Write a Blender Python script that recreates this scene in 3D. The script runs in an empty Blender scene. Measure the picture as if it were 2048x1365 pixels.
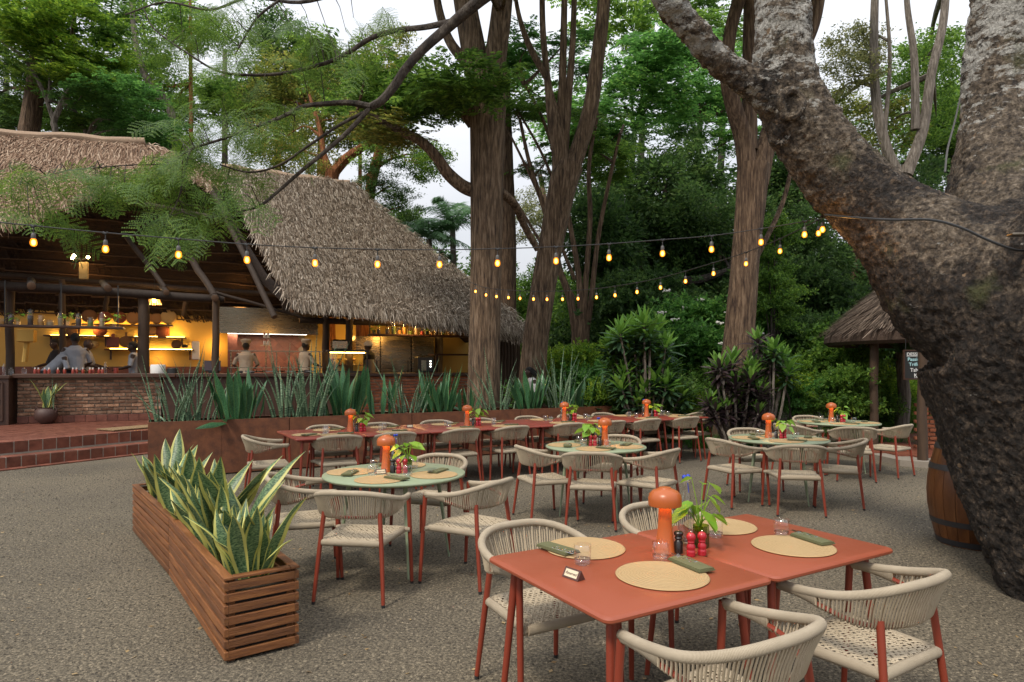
import bpy, math, random
import numpy as np
from mathutils import Vector, Matrix, Euler, noise as mnoise
random.seed(7); RNG = np.random.default_rng(11)
R = math.radians
sc = bpy.context.scene
COL = sc.collection
# ------------------------------------------------------------------ camera
CH = 1.6; F = 1310.0
cam = bpy.data.cameras.new("camera"); camo = bpy.data.objects.new("camera", cam); COL.objects.link(camo)
camo.location = (0, 0, CH); camo.rotation_euler = (R(90), 0, 0)
cam.sensor_width = 36; cam.lens = F / 2048 * 36; cam.shift_y = 52.5 / 2048
cam.clip_start = 0.05; cam.clip_end = 1500
sc.camera = camo
# ------------------------------------------------------------------ sky and sun
w = bpy.data.worlds.new("World"); sc.world = w; w.use_nodes = True
nt = w.node_tree; nt.nodes.clear()
SUN_EL, SUN_AZ = R(52), R(215)      # azimuth the light comes from, measured from +Y clockwise
sky = nt.nodes.new("ShaderNodeTexSky"); sky.sky_type = 'NISHITA'; sky.sun_disc = False
sky.sun_elevation = SUN_EL; sky.sun_rotation = SUN_AZ
bg = nt.nodes.new("ShaderNodeBackground"); bg.inputs[1].default_value = 0.082
out = nt.nodes.new("ShaderNodeOutputWorld")
tc = nt.nodes.new("ShaderNodeTexCoord")
mp = nt.nodes.new("ShaderNodeMapping"); mp.inputs['Scale'].default_value = (1.6, 1.6, 4.0)
nz = nt.nodes.new("ShaderNodeTexNoise"); nz.inputs['Scale'].default_value = 2.2; nz.inputs['Detail'].default_value = 6
cr = nt.nodes.new("ShaderNodeValToRGB")
cr.color_ramp.elements[0].position = 0.3; cr.color_ramp.elements[0].color = (0.80, 0.80, 0.80, 1)
cr.color_ramp.elements[1].position = 0.62; cr.color_ramp.elements[1].color = (0.95, 0.95, 0.95, 1)
mx = nt.nodes.new("ShaderNodeMixRGB"); mx.inputs[2].default_value = (7.0, 7.15, 7.5, 1)
L = nt.links
L.new(tc.outputs['Generated'], mp.inputs[0]); L.new(mp.outputs[0], nz.inputs[0]); L.new(nz.outputs[0], cr.inputs[0])
sep = nt.nodes.new('ShaderNodeSeparateXYZ'); mrz = nt.nodes.new('ShaderNodeMapRange'); mrz.inputs[1].default_value = 0.0; mrz.inputs[2].default_value = 1.0; mrz.inputs[3].default_value = .55; mrz.inputs[4].default_value = 1.75
mu = nt.nodes.new('ShaderNodeVectorMath'); mu.operation = 'SCALE'
L.new(tc.outputs['Generated'], sep.inputs[0]); L.new(sep.outputs['Z'], mrz.inputs[0]); L.new(cr.outputs[0], mx.inputs[0]); L.new(sky.outputs[0], mx.inputs[1]); L.new(mx.outputs[0], mu.inputs[0]); L.new(mrz.outputs[0], mu.inputs['Scale']); L.new(mu.outputs[0], bg.inputs[0]); L.new(bg.outputs[0], out.inputs[0])
sd = bpy.data.lights.new("sun", 'SUN'); sd.energy = 1.5; sd.angle = R(10); sd.color = (1.0, 0.91, 0.78)
so = bpy.data.objects.new("sun", sd); COL.objects.link(so)
d = Vector((math.sin(SUN_AZ) * math.cos(SUN_EL), math.cos(SUN_AZ) * math.cos(SUN_EL), math.sin(SUN_EL)))
so.rotation_euler = d.to_track_quat('Z', 'Y').to_euler(); so.location = (-6, -8, 14)
sc.view_settings.view_transform = 'Standard'; sc.view_settings.look = 'None'
sc.view_settings.exposure = 0.92; sc.view_settings.gamma = 1; sc.view_settings.use_curve_mapping = False
sc.cycles.max_bounces = 7; sc.cycles.transparent_max_bounces = 8; sc.cycles.caustics_reflective = False; sc.cycles.caustics_refractive = False
# ------------------------------------------------------------------ helpers
def W(px, py, Y): return Vector(((px - 1024) / F * Y, Y, CH + (735 - py) / F * Y))
def G(px, py, z=0.0):
    Y = (CH - z) * F / (py - 735); return Vector(((px - 1024) / F * Y, Y, z))
MATS = {}
def nodes_mat(name):
    m = bpy.data.materials.new(name); m.use_nodes = True; n = m.node_tree.nodes
    MATS[name] = m; return m, n, m.node_tree.links, n['Principled BSDF']
def ramp(n, cols, pos=None):
    r = n.new("ShaderNodeValToRGB"); e = r.color_ramp.elements
    k = len(cols); pos = pos or [i / (k - 1) for i in range(k)]
    while len(e) < k: e.new(0.5)
    for i in range(k): e[i].position = pos[i]; e[i].color = (*cols[i], 1)
    return r
def surf(name, cols, scale=6, rough=0.6, bump=0.3, bscale=None, stretch=(1, 1, 1), metallic=0, pos=None, coords='Object',
         detail=6, rnd=0.0, spec=0.5, dist=0.01, rough2=None):
    m, n, l, p = nodes_mat(name)
    t = n.new("ShaderNodeTexCoord"); mpg = n.new("ShaderNodeMapping"); mpg.inputs['Scale'].default_value = stretch
    l.new(t.outputs[coords], mpg.inputs[0])
    oi = n.new("ShaderNodeObjectInfo")
    if rnd:
        ad = n.new("ShaderNodeVectorMath"); ad.operation = 'ADD'
        mu = n.new("ShaderNodeMath"); mu.operation = 'MULTIPLY'; mu.inputs[1].default_value = 37.0
        l.new(oi.outputs['Random'], mu.inputs[0]); l.new(mpg.outputs[0], ad.inputs[0]); l.new(mu.outputs[0], ad.inputs[1]); vec = ad.outputs[0]
    else: vec = mpg.outputs[0]
    nz = n.new("ShaderNodeTexNoise"); nz.inputs['Scale'].default_value = scale; nz.inputs['Detail'].default_value = detail; nz.inputs['Roughness'].default_value = 0.62
    l.new(vec, nz.inputs[0]); rp = ramp(n, cols, pos); l.new(nz.outputs[0], rp.inputs[0])
    c = rp.outputs[0]
    if rnd:
        hs = n.new("ShaderNodeHueSaturation"); mr = n.new("ShaderNodeMapRange"); mr.inputs[3].default_value = 1 - rnd; mr.inputs[4].default_value = 1 + rnd
        l.new(oi.outputs['Random'], mr.inputs[0]); l.new(mr.outputs[0], hs.inputs['Value']); l.new(c, hs.inputs['Color']); c = hs.outputs[0]
    l.new(c, p.inputs['Base Color'])
    p.inputs['Roughness'].default_value = rough; p.inputs['Metallic'].default_value = metallic; p.inputs['Specular IOR Level'].default_value = spec
    if rough2 is not None:
        mr2 = n.new("ShaderNodeMapRange"); mr2.inputs[1].default_value = .3; mr2.inputs[2].default_value = .7; mr2.inputs[3].default_value = rough; mr2.inputs[4].default_value = rough2
        l.new(nz.outputs[0], mr2.inputs[0]); l.new(mr2.outputs[0], p.inputs['Roughness'])
    if bump:
        n2 = n.new("ShaderNodeTexNoise"); n2.inputs['Scale'].default_value = bscale or scale * 4; n2.inputs['Detail'].default_value = 5
        l.new(vec, n2.inputs[0]); b = n.new("ShaderNodeBump"); b.inputs['Strength'].default_value = bump; b.inputs['Distance'].default_value = dist
        l.new(n2.outputs[0], b.inputs['Height']); l.new(b.outputs[0], p.inputs['Normal'])
    return m
def leafmat(name, cols, trans=0.3, rough=0.55, pos=None, spec=0.3):
    m, n, l, p = nodes_mat(name)
    g = n.new("ShaderNodeNewGeometry"); rp = ramp(n, cols, pos); oi = n.new("ShaderNodeObjectInfo")
    ad = n.new("ShaderNodeMath"); ad.operation = 'MULTIPLY_ADD'; ad.inputs[1].default_value = 0.25
    sb = n.new("ShaderNodeMath"); sb.operation = 'MULTIPLY'; sb.inputs[1].default_value = 0.75
    l.new(g.outputs['Random Per Island'], sb.inputs[0]); l.new(oi.outputs['Random'], ad.inputs[0]); l.new(sb.outputs[0], ad.inputs[2])
    l.new(ad.outputs[0], rp.inputs[0]); l.new(rp.outputs[0], p.inputs['Base Color'])
    p.inputs['Roughness'].default_value = rough; p.inputs['Specular IOR Level'].default_value = spec
    tr = n.new("ShaderNodeBsdfTranslucent"); hs = n.new("ShaderNodeHueSaturation"); hs.inputs['Value'].default_value = 1.5; hs.inputs['Hue'].default_value = .49
    l.new(rp.outputs[0], hs.inputs['Color']); l.new(hs.outputs[0], tr.inputs[0])
    ms = n.new("ShaderNodeMixShader"); ms.inputs[0].default_value = trans
    l.new(p.outputs[0], ms.inputs[1]); l.new(tr.outputs[0], ms.inputs[2]); l.new(ms.outputs[0], n['Material Output'].inputs[0])
    return m
def glow(name, col, strength):
    m, n, l, p = nodes_mat(name); p.inputs['Base Color'].default_value = (*col, 1); p.inputs['Emission Color'].default_value = (*col, 1)
    p.inputs['Emission Strength'].default_value = strength; return m
def glassmat(name, col=(1, 1, 1), rough=0.02):
    m, n, l, p = nodes_mat(name)
    tr = n.new("ShaderNodeBsdfTransparent"); tr.inputs[0].default_value = (*[c * .96 for c in col], 1)
    gl = n.new("ShaderNodeBsdfGlossy"); gl.inputs[0].default_value = (1, 1, 1, 1); gl.inputs[1].default_value = rough
    lw = n.new("ShaderNodeLayerWeight"); lw.inputs[0].default_value = 0.15
    mr = n.new("ShaderNodeMapRange"); mr.inputs[3].default_value = .05; mr.inputs[4].default_value = .75
    l.new(lw.outputs['Facing'], mr.inputs[0])
    ms = n.new("ShaderNodeMixShader"); l.new(mr.outputs[0], ms.inputs[0]); l.new(tr.outputs[0], ms.inputs[1]); l.new(gl.outputs[0], ms.inputs[2])
    l.new(ms.outputs[0], n['Material Output'].inputs[0]); return m

class MB:
    def __init__(s): s.V = []; s.F = []; s.U = []; s.M = []; s.n = 0; s.T = Matrix.Identity(4); s.mi = 0
    def add(s, V, Fc, U=None):
        T = s.T
        for v in V: s.V.append(tuple(T @ Vector(v)))
        s.U += U if U is not None else [(v[0], v[1]) for v in V]
        k = s.n
        for f in Fc: s.F.append(tuple(i + k for i in f)); s.M.append(s.mi)
        s.n += len(V); return s
    def box(s, c, sz, rot=None, taper=1.0, bev=0.0):
        x, y, z = sz[0] / 2, sz[1] / 2, sz[2] / 2; t = taper
        if bev > 0:
            b = min(bev, x * .9, y * .9, z * .9); vs = []
            for (zz, ins) in ((-z, b), (-z + b, 0), (z - b, 0), (z, b)):
                for (px_, py_) in ((-1, -1), (1, -1), (1, 1), (-1, 1)): vs.append((px_ * (x - ins), py_ * (y - ins), zz))
            fs = [(3, 2, 1, 0), (12, 13, 14, 15)]
            for r_ in range(3):
                for k in range(4): a = r_ * 4 + k; b2 = r_ * 4 + (k + 1) % 4; fs.append((a, b2, b2 + 4, a + 4))
        else:
            vs = [(-x, -y, -z), (x, -y, -z), (x, y, -z), (-x, y, -z), (-x * t, -y * t, z), (x * t, -y * t, z), (x * t, y * t, z), (-x * t, y * t, z)]
            fs = [(3, 2, 1, 0), (4, 5, 6, 7), (0, 1, 5, 4), (1, 2, 6, 5), (2, 3, 7, 6), (3, 0, 4, 7)]
        c = Vector(c); rr = rot if rot is not None else Matrix.Identity(3)
        return s.add([tuple(rr @ Vector(v) + c) for v in vs], fs, [(v[0] + v[1], v[2]) for v in vs])
    def tube(s, pts, rad, n=8, cap=True, flat=None, up=None):
        pts = [Vector(p) for p in pts]; k = len(pts)
        if not hasattr(rad, '__len__'): rad = [rad] * k
        vs = []; us = []; ln = 0; prev = None
        for i, p in enumerate(pts):
            t = (pts[min(i + 1, k - 1)] - pts[max(i - 1, 0)]).normalized()
            if i: ln += (p - pts[i - 1]).length
            if prev is None:
                a = Vector(up) if up else (Vector((0, 0, 1)) if abs(t.z) < .9 else Vector((1, 0, 0)))
            else: a = prev
            a = (a - t * a.dot(t)).normalized(); prev = a; b = t.cross(a)
            fl = flat[i] if hasattr(flat, '__len__') else (flat or 1.0)
            for j in range(n):
                an = 2 * math.pi * j / n; q = p + a * (math.cos(an) * rad[i] * fl) + b * (math.sin(an) * rad[i])
                vs.append(tuple(q)); us.append((ln, j / n))
        fs = []
        for i in range(k - 1):
            for j in range(n):
                j2 = (j + 1) % n; fs.append((i * n + j, i * n + j2, (i + 1) * n + j2, (i + 1) * n + j))
        if cap: fs.append(tuple(range(n - 1, -1, -1))); fs.append(tuple((k - 1) * n + j for j in range(n)))
        return s.add(vs, fs, us)
    def lathe(s, prof, c=(0, 0, 0), n=20, cap=True):
        vs = []; us = []; k = len(prof)
        for (r, z) in prof:
            for j in range(n):
                a = 2 * math.pi * j / n; vs.append((c[0] + r * math.cos(a), c[1] + r * math.sin(a), c[2] + z)); us.append((j / n, z))
        fs = [(i * n + j, i * n + (j + 1) % n, (i + 1) * n + (j + 1) % n, (i + 1) * n + j) for i in range(k - 1) for j in range(n)]
        if cap:
            if prof[0][0] > 1e-5: fs.append(tuple(range(n - 1, -1, -1)))
            if prof[-1][0] > 1e-5: fs.append(tuple((k - 1) * n + j for j in range(n)))
        return s.add(vs, fs, us)
    def ell(s, c, r, n=12, m=8, rot=None):
        vs = []; rr = rot if rot is not None else Matrix.Identity(3)
        for i in range(m + 1):
            ph = math.pi * i / m
            for j in range(n):
                a = 2 * math.pi * j / n
                vs.append(tuple(rr @ Vector((r[0] * math.sin(ph) * math.cos(a), r[1] * math.sin(ph) * math.sin(a), -r[2] * math.cos(ph))) + Vector(c)))
        fs = [(i * n + j, i * n + (j + 1) % n, (i + 1) * n + (j + 1) % n, (i + 1) * n + j) for i in range(m) for j in range(n)]
        return s.add(vs, fs)
    def mesh(s, name, mats, smooth=False):
        me = bpy.data.meshes.new(name); me.from_pydata(s.V, [], s.F)
        if not isinstance(mats, (list, tuple)): mats = [mats]
        for m in mats: me.materials.append(m)
        if len(mats) > 1: me.polygons.foreach_set("material_index", s.M)
        uvl = me.uv_layers.new(name="UVMap"); li = np.empty(len(me.loops), dtype=np.int32); me.loops.foreach_get("vertex_index", li)
        U = np.array(s.U, dtype=np.float32)[li]; uvl.data.foreach_set("uv", U.ravel())
        if smooth:
            me.polygons.foreach_set("use_smooth", [True] * len(me.polygons))
            if smooth != 'all': me.set_sharp_from_angle(angle=R(40))
        me.update(); return me
    def build(s, name, mats, parent=None, smooth=True, **kw): return ob(name, s.mesh(name, mats, smooth), parent, **kw)
def ob(name, me, parent=None, loc=None, rot=None, scale=None, mw=None, **props):
    o = bpy.data.objects.new(name, me); COL.objects.link(o)
    if parent: o.parent = parent
    if loc is not None: o.location = loc
    if rot is not None: o.rotation_euler = rot
    if scale is not None: o.scale = scale if hasattr(scale, '__len__') else (scale,) * 3
    if mw is not None: o.matrix_local = mw
    for k, v in props.items():
        if v is not None: o[k] = v
    return o
def thing(name, label, cat, loc=(0, 0, 0), rz=0, group=None, scale=None):
    return ob(name, None, None, loc, (0, 0, rz), scale, label=label, category=cat, group=group)
def copy_tree(o, label=None, loc=None, rz=None, group=None, parent=None, scale=None):
    c = o.copy(); COL.objects.link(c); c.parent = parent
    if label: c['label'] = label
    if loc is not None: c.location = loc
    if rz is not None: c.rotation_euler = (0, 0, rz)
    if scale is not None: c.scale = (scale,) * 3
    if group: c['group'] = group
    for ch in KIDS.get(o.name, []) or [x for x in bpy.data.objects if x.parent == o]: copy_tree(ch, parent=c)
    return c
KIDS = {}
def remember(root):
    allo = list(bpy.data.objects)
    def rec(o):
        k = [x for x in allo if x.parent == o]; KIDS[o.name] = k
        for x in k: rec(x)
    rec(root); return root
def quads(name, Q, mats, mi=None, uv=None):
    """Q: (N,4,3) float array -> mesh of N separate quads"""
    N = len(Q); me = bpy.data.meshes.new(name); me.vertices.add(N * 4); me.loops.add(N * 4); me.polygons.add(N)
    me.vertices.foreach_set("co", Q.astype(np.float32).ravel()); me.loops.foreach_set("vertex_index", np.arange(N * 4, dtype=np.int32))
    me.polygons.foreach_set("loop_start", np.arange(0, N * 4, 4, dtype=np.int32)); me.polygons.foreach_set("loop_total", np.full(N, 4, dtype=np.int32))
    if not isinstance(mats, (list, tuple)): mats = [mats]
    for m in mats: me.materials.append(m)
    if mi is not None: me.polygons.foreach_set("material_index", mi.astype(np.int32))
    me.update(calc_edges=True); return me
def remesh(mb, name, mats, voxel, disp=(), smooth=True, iters=0):
    me0 = mb.mesh(name, mats, True); o = bpy.data.objects.new(name, me0); COL.objects.link(o)
    r = o.modifiers.new('r', 'REMESH'); r.mode = 'VOXEL'; r.voxel_size = voxel; r.use_smooth_shade = True
    if iters: sm = o.modifiers.new('s', 'SMOOTH'); sm.iterations = iters; sm.factor = .5
    for (sz, st) in disp:
        tx = bpy.data.textures.new('t', 'CLOUDS'); tx.noise_scale = sz; tx.noise_depth = 2
        dm = o.modifiers.new('d', 'DISPLACE'); dm.texture = tx; dm.strength = st; dm.mid_level = .5; dm.texture_coords = 'LOCAL'
    dg = bpy.context.evaluated_depsgraph_get(); me = bpy.data.meshes.new_from_object(o.evaluated_get(dg))
    me.name = name; bpy.data.objects.remove(o); bpy.data.meshes.remove(me0)
    me.polygons.foreach_set("use_smooth", [bool(smooth)] * len(me.polygons)); return me
def interp(pts, n):
    """Catmull-Rom through tuples of any length"""
    P = [np.array(p, float) for p in pts]; P = [2 * P[0] - P[1]] + P + [2 * P[-1] - P[-2]]; o = []
    for i in range(1, len(P) - 2):
        for k in range(n):
            t = k / n; a, b, c, d_ = P[i - 1], P[i], P[i + 1], P[i + 2]
            o.append(.5 * ((2 * b) + (c - a) * t + (2 * a - 5 * b + 4 * c - d_) * t * t + (3 * b - a - 3 * c + d_) * t ** 3))
    o.append(P[-2]); return o
# ------------------------------------------------------------------ materials
M_gravel = surf("gravel_ground", [(.026, .021, .015), (.098, .082, .057), (.175, .147, .104), (.40, .33, .23)], pos=[.32, .46, .58, .72], scale=50, rough=.95, bump=.9, bscale=70, detail=9, dist=.02)
def gravel_extra():
    m = M_gravel; n = m.node_tree.nodes; l = m.node_tree.links; p = n['Principled BSDF']
    src = p.inputs['Base Color'].links[0].from_socket
    t = n.new("ShaderNodeTexCoord"); a = n.new("ShaderNodeTexNoise"); a.inputs['Scale'].default_value = .55; a.inputs['Detail'].default_value = 5
    rp = ramp(n, [(.75, .745, .74), (1.12, 1.10, 1.05)], [.36, .64]); mxx = n.new("ShaderNodeMixRGB"); mxx.blend_type = 'MULTIPLY'; mxx.inputs[0].default_value = 1
    l.new(t.outputs['Object'], a.inputs[0]); l.new(a.outputs[0], rp.inputs[0]); l.new(src, mxx.inputs[1]); l.new(rp.outputs[0], mxx.inputs[2])
    v = n.new("ShaderNodeTexVoronoi"); v.inputs['Scale'].default_value = 75; l.new(t.outputs['Object'], v.inputs[0])
    r2 = ramp(n, [(0, 0, 0), (0, 0, 0), (1, 1, 1)], [0, .93, .96]); l.new(v.outputs['Color'], r2.inputs[0])
    m2 = n.new("ShaderNodeMixRGB"); m2.inputs[2].default_value = (.26, .21, .15, 1); l.new(r2.outputs[0], m2.inputs[0]); l.new(mxx.outputs[0], m2.inputs[1])
    l.new(m2.outputs[0], p.inputs['Base Color'])
gravel_extra()
M_stone = leafmat("gravel_chip", [(.035, .030, .023), (.10, .083, .058), (.22, .185, .13), (.44, .33, .20), (.60, .49, .34)], trans=0, rough=.9, pos=[0, .45, .78, .90, 1])
M_soil = surf("dark_soil", [(.012, .010, .008), (.05, .038, .026)], scale=30, rough=.95, bump=.8)
M_litter = surf("leaf_litter_soil", [(.018, .015, .010), (.06, .045, .028), (.03, .045, .015)], scale=9, rough=.95, bump=.8)
M_red = surf("terracotta_paint", [(.205, .034, .017), (.245, .043, .021)], scale=4, rough=.42, bump=.05, bscale=200, spec=.45)
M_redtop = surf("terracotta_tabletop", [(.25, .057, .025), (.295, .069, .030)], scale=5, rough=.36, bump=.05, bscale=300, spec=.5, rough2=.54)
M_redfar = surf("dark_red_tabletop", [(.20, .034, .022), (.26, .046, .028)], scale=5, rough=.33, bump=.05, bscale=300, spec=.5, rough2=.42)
M_green = surf("sage_green_paint", [(.235, .285, .18), (.27, .325, .21)], scale=4, rough=.36, bump=.04, bscale=300, spec=.5)
M_rub = surf("black_rubber", [(.012, .012, .012), (.02, .02, .02)], rough=.8, bump=0)
def ropemat():
    m, n, l, p = nodes_mat("beige_rope"); uv = n.new("ShaderNodeUVMap"); wv = n.new("ShaderNodeTexWave"); wv.inputs['Scale'].default_value = 75; wv.bands_direction = 'X'
    wv.inputs['Distortion'].default_value = .6; l.new(uv.outputs[0], wv.inputs[0]); rp = ramp(n, [(.37, .30, .21), (.50, .42, .305)], [0, .5]); l.new(wv.outputs['Fac'], rp.inputs[0])
    t = n.new("ShaderNodeTexCoord"); nz = n.new("ShaderNodeTexNoise"); nz.inputs['Scale'].default_value = 9; l.new(t.outputs['Object'], nz.inputs[0])
    mm = n.new("ShaderNodeMixRGB"); mm.blend_type = 'MULTIPLY'; mm.inputs[0].default_value = .5; r2 = ramp(n, [(.75, .73, .7), (1.1, 1.1, 1.1)], [.3, .7]); l.new(nz.outputs[0], r2.inputs[0])
    l.new(rp.outputs[0], mm.inputs[1]); l.new(r2.outputs[0], mm.inputs[2]); l.new(mm.outputs[0], p.inputs['Base Color'])
    b = n.new("ShaderNodeBump"); b.inputs['Strength'].default_value = .7; b.inputs['Distance'].default_value = .004; l.new(wv.outputs['Fac'], b.inputs['Height']); l.new(b.outputs[0], p.inputs['Normal'])
    p.inputs['Roughness'].default_value = .85; return m
M_rope = ropemat()
M_cord = surf("beige_cord", [(.35, .285, .195), (.50, .415, .295)], scale=20, rough=.85, bump=.3, bscale=300)
M_wood = surf("orange_brown_hardwood", [(.085, .022, .006), (.19, .058, .015), (.30, .105, .03)], pos=[.25, .5, .8], scale=5, rough=.5, bump=.4, bscale=30, stretch=(1, 1, 12), rnd=.28, rough2=.65)
M_woodh = surf("oiled_slat_wood", [(.07, .022, .006), (.165, .058, .014), (.27, .11, .03)], pos=[.25, .5, .8], scale=3, rough=.5, bump=.5, bscale=20, stretch=(1.2, 12, 16), rnd=.25, rough2=.7)
M_corten = surf("rusted_corten_steel", [(.070, .025, .012), (.115, .039, .016), (.155, .053, .021), (.20, .078, .03)], pos=[.3, .45, .6, .75], scale=7, rough=.75, bump=.25, bscale=60, detail=10)
M_pole = surf("rough_brown_pole", [(.022, .013, .008), (.050, .028, .015), (.09, .050, .026)], scale=5, rough=.8, bump=.8, bscale=12, stretch=(3, 3, .5), rnd=.15)
M_poleend = surf("cut_log_end", [(.16, .08, .035), (.28, .15, .07)], scale=20, rough=.8, bump=.3)
M_darkwood = surf("dark_stained_wood", [(.022, .010, .006), (.055, .024, .013), (.09, .04, .02)], scale=3, rough=.45, bump=.3, bscale=20, stretch=(.6, .6, 6), rnd=.15)
M_yellow = surf("ochre_plaster", [(.46, .29, .07), (.56, .37, .10)], scale=2, rough=.85, bump=.3, bscale=10)
M_brick = surf("weathered_brick", [(.075, .042, .030), (.21, .11, .062), (.32, .19, .12), (.38, .30, .23)], pos=[.25, .45, .62, .85], scale=9, rough=.9, bump=.7, bscale=40, rnd=.42)
M_brickr = surf("orange_brick", [(.12, .038, .02), (.28, .09, .04), (.40, .17, .09)], pos=[.25, .5, .8], scale=9, rough=.9, bump=.7, bscale=40, rnd=.35)
M_mortar = surf("sandy_mortar", [(.17, .145, .11), (.30, .26, .20)], scale=20, rough=.95, bump=.6)
M_tile = surf("glazed_terracotta_tile", [(.085, .026, .015), (.165, .052, .030), (.24, .09, .05)], pos=[.25, .5, .8], scale=6, rough=.42, bump=.2, bscale=30, rnd=.25, rough2=.6)
M_grout = surf("grey_grout", [(.20, .17, .14), (.32, .28, .23)], scale=20, rough=.95, bump=.4)
M_steel = surf("brushed_steel", [(.26, .21, .15), (.36, .30, .22)], scale=2, rough=.20, bump=.02, bscale=6, stretch=(1, 1, 6), metallic=1, rough2=.34)  # amber of the warm lamp reflections is put into the steel colour
M_black = surf("matt_black", [(.012, .012, .012), (.022, .021, .02)], scale=10, rough=.5, bump=0)
M_white = surf("white_cloth", [(.62, .60, .57), (.72, .70, .66)], scale=8, rough=.8, bump=.3, bscale=30)
M_glass = glassmat("clear_glass"); M_gglass = glassmat("green_bottle_glass", (.28, .42, .08)); M_bglass = glassmat("amber_bottle_glass", (.75, .45, .15))
M_water = glassmat("water", (.80, .82, .84), .05)
# ------------------------------------------------------------------ ground
def ground():
    mb = MB(); S = 260
    xs = [-S, -60, -25, -12, -6, -3, 0, 3, 6, 12, 25, 60, S]; ys = [-60, -10, 0, 2, 4, 6, 8, 10, 12, 14, 20, 40, 90, S]
    vs = [(x, y, 0) for y in ys for x in xs]; n = len(xs)
    mb.add(vs, [(j * n + i, j * n + i + 1, (j + 1) * n + i + 1, (j + 1) * n + i) for j in range(len(ys) - 1) for i in range(n - 1)])
    mb.build("ground", M_gravel, smooth=False, kind='structure')
ground()
def bedsoil():
    # planted ground beyond the gravel yard, gently mounded
    edge = [(2.2, 14.6), (4.2, 13.6), (6.3, 12.6), (9, 13.2), (13, 14), (30, 14)]
    mb = MB(); vs = []; far = 110; k = 10
    e = interp(edge, 6)
    for i, p in enumerate(e):
        for j in range(k):
            t = (j / (k - 1)) ** 2; y = p[1] + (far - p[1]) * t; x = p[0] + (p[0] * 4 - p[0]) * t * (1 if p[0] > 3 else 1.0)
            z = .03 + .22 * min(1, (y - p[1]) / 2.5) * (.7 + .3 * math.sin(i * 1.3 + j)) if j else -.02
            vs.append((x, y, z))
    mb.add(vs, [(i * k + j, (i + 1) * k + j, (i + 1) * k + j + 1, i * k + j + 1) for i in range(len(e) - 1) for j in range(k - 1)])
    mb.build("planting_bed", M_litter, kind='structure')
bedsoil()
def stones():
    N = 120000; Yr = 2.0 + RNG.random(N) ** 1.25 * 8.5; Xr = (RNG.random(N) - .5) * 2 * (Yr * .82 + .3)
    s = (.0030 + RNG.random(N) ** 3 * .0070) * (1 + Yr * .04)
    base = np.array([[1, 0, 0], [0, 1, 0], [-1, 0, 0], [0, -1, 0], [0, 0, 1]], float)
    P = np.repeat(base[None], N, 0) * (0.6 + .7 * RNG.random((N, 5, 3)))
    P[:, 4, 0] += (RNG.random(N) - .5) * .8; P[:, 4, 2] *= .75
    a = RNG.random(N) * 6.28; c, sn = np.cos(a)[:, None], np.sin(a)[:, None]
    X = P[:, :, 0] * c - P[:, :, 1] * sn; Y = P[:, :, 0] * sn + P[:, :, 1] * c
    V = np.stack([X * s[:, None] + Xr[:, None], Y * s[:, None] + Yr[:, None], P[:, :, 2] * s[:, None]], -1)
    V[:, :4, 2] = -.001 + RNG.random((N, 4)) * .002
    me = bpy.data.meshes.new("gravel"); me.vertices.add(N * 5); me.vertices.foreach_set("co", V.astype(np.float32).ravel())
    tri = np.array([[0, 1, 4], [1, 2, 4], [2, 3, 4], [3, 0, 4]]); T = (tri[None] + np.arange(N)[:, None, None] * 5).reshape(-1, 3)
    me.loops.add(len(T) * 3); me.polygons.add(len(T)); me.loops.foreach_set("vertex_index", T.astype(np.int32).ravel())
    me.polygons.foreach_set("loop_start", np.arange(0, len(T) * 3, 3, dtype=np.int32)); me.polygons.foreach_set("loop_total", np.full(len(T), 3, dtype=np.int32))
    me.materials.append(M_stone); me.update(calc_edges=True)
    ob("gravel", me, kind='stuff', label='loose grey and tan gravel chips covering the yard', category='gravel')
stones()
# ------------------------------------------------------------------ building frame: a along the bar counter, b towards the kitchen back wall
C0 = Vector((-10.5, 13.9, 0)); E1 = Vector((.921, .389, 0)); E2 = Vector((-.389, .921, 0)); BROT = math.atan2(.389, .921)
FZ = .40   # terrace floor level
def P(a, b, z): return C0 + E1 * a + E2 * b + Vector((0, 0, z))
def onb(px, py, b):
    rx = (px - 1024) / F; rz = (735 - py) / F; t = (b + C0.dot(E2)) / (rx * E2.x + E2.y); return Vector((rx * t, t, CH + rz * t))
def loc(v): q = v - C0; return (q.dot(E1), q.dot(E2), v.z)
BM3 = Matrix((E1, E2, Vector((0, 0, 1)))).transposed()
def bbox(mb, a0, a1, b0, b1, z0, z1, bev=0): mb.box(P((a0 + a1) / 2, (b0 + b1) / 2, (z0 + z1) / 2), (a1 - a0, b1 - b0, z1 - z0), BM3, bev=bev); return mb
# terrace
U = Vector((.507, .862, 0)).normalized(); N_ = Vector((U.y, -U.x, 0)); S0 = Vector((-7.77, 9.93, 0))
def poly_prism(mb, pts, z0, z1):
    k = len(pts); vs = [(p[0], p[1], z0) for p in pts] + [(p[0], p[1], z1) for p in pts]
    mb.add(vs, [tuple(range(k, 2 * k))] + [(i, (i + 1) % k, k + (i + 1) % k, k + i) for i in range(k)])
terr = ob("terrace", None, kind='structure')
def tpt(t, off, z=0): q = S0 + U * t - N_ * off; return Vector((q.x, q.y, z))
rise = [.03, .215, .40]
for i, (z0, z1, off) in enumerate(((-.05, .185, .30), (.0, FZ - .004, .62))):
    mb = MB(); a = tpt(-9, off); b = tpt(6.0, off)
    back = [P(13.2, -.3, 0), P(13.2, 7, 0), P(-9, 7, 0), P(-9, -1, 0)]
    poly_prism(mb, [(a.x, a.y), (b.x, b.y)] + [(q.x, q.y) for q in back], z0, z1)
    mb.build("step_core" if i == 0 else "floor_slab", M_grout, terr, smooth=False)
tile_v = MB(); tile_v.box((0, 0, 0), (.192, .02, .166), bev=.004); tvm = tile_v.mesh("tile", M_tile)
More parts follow.
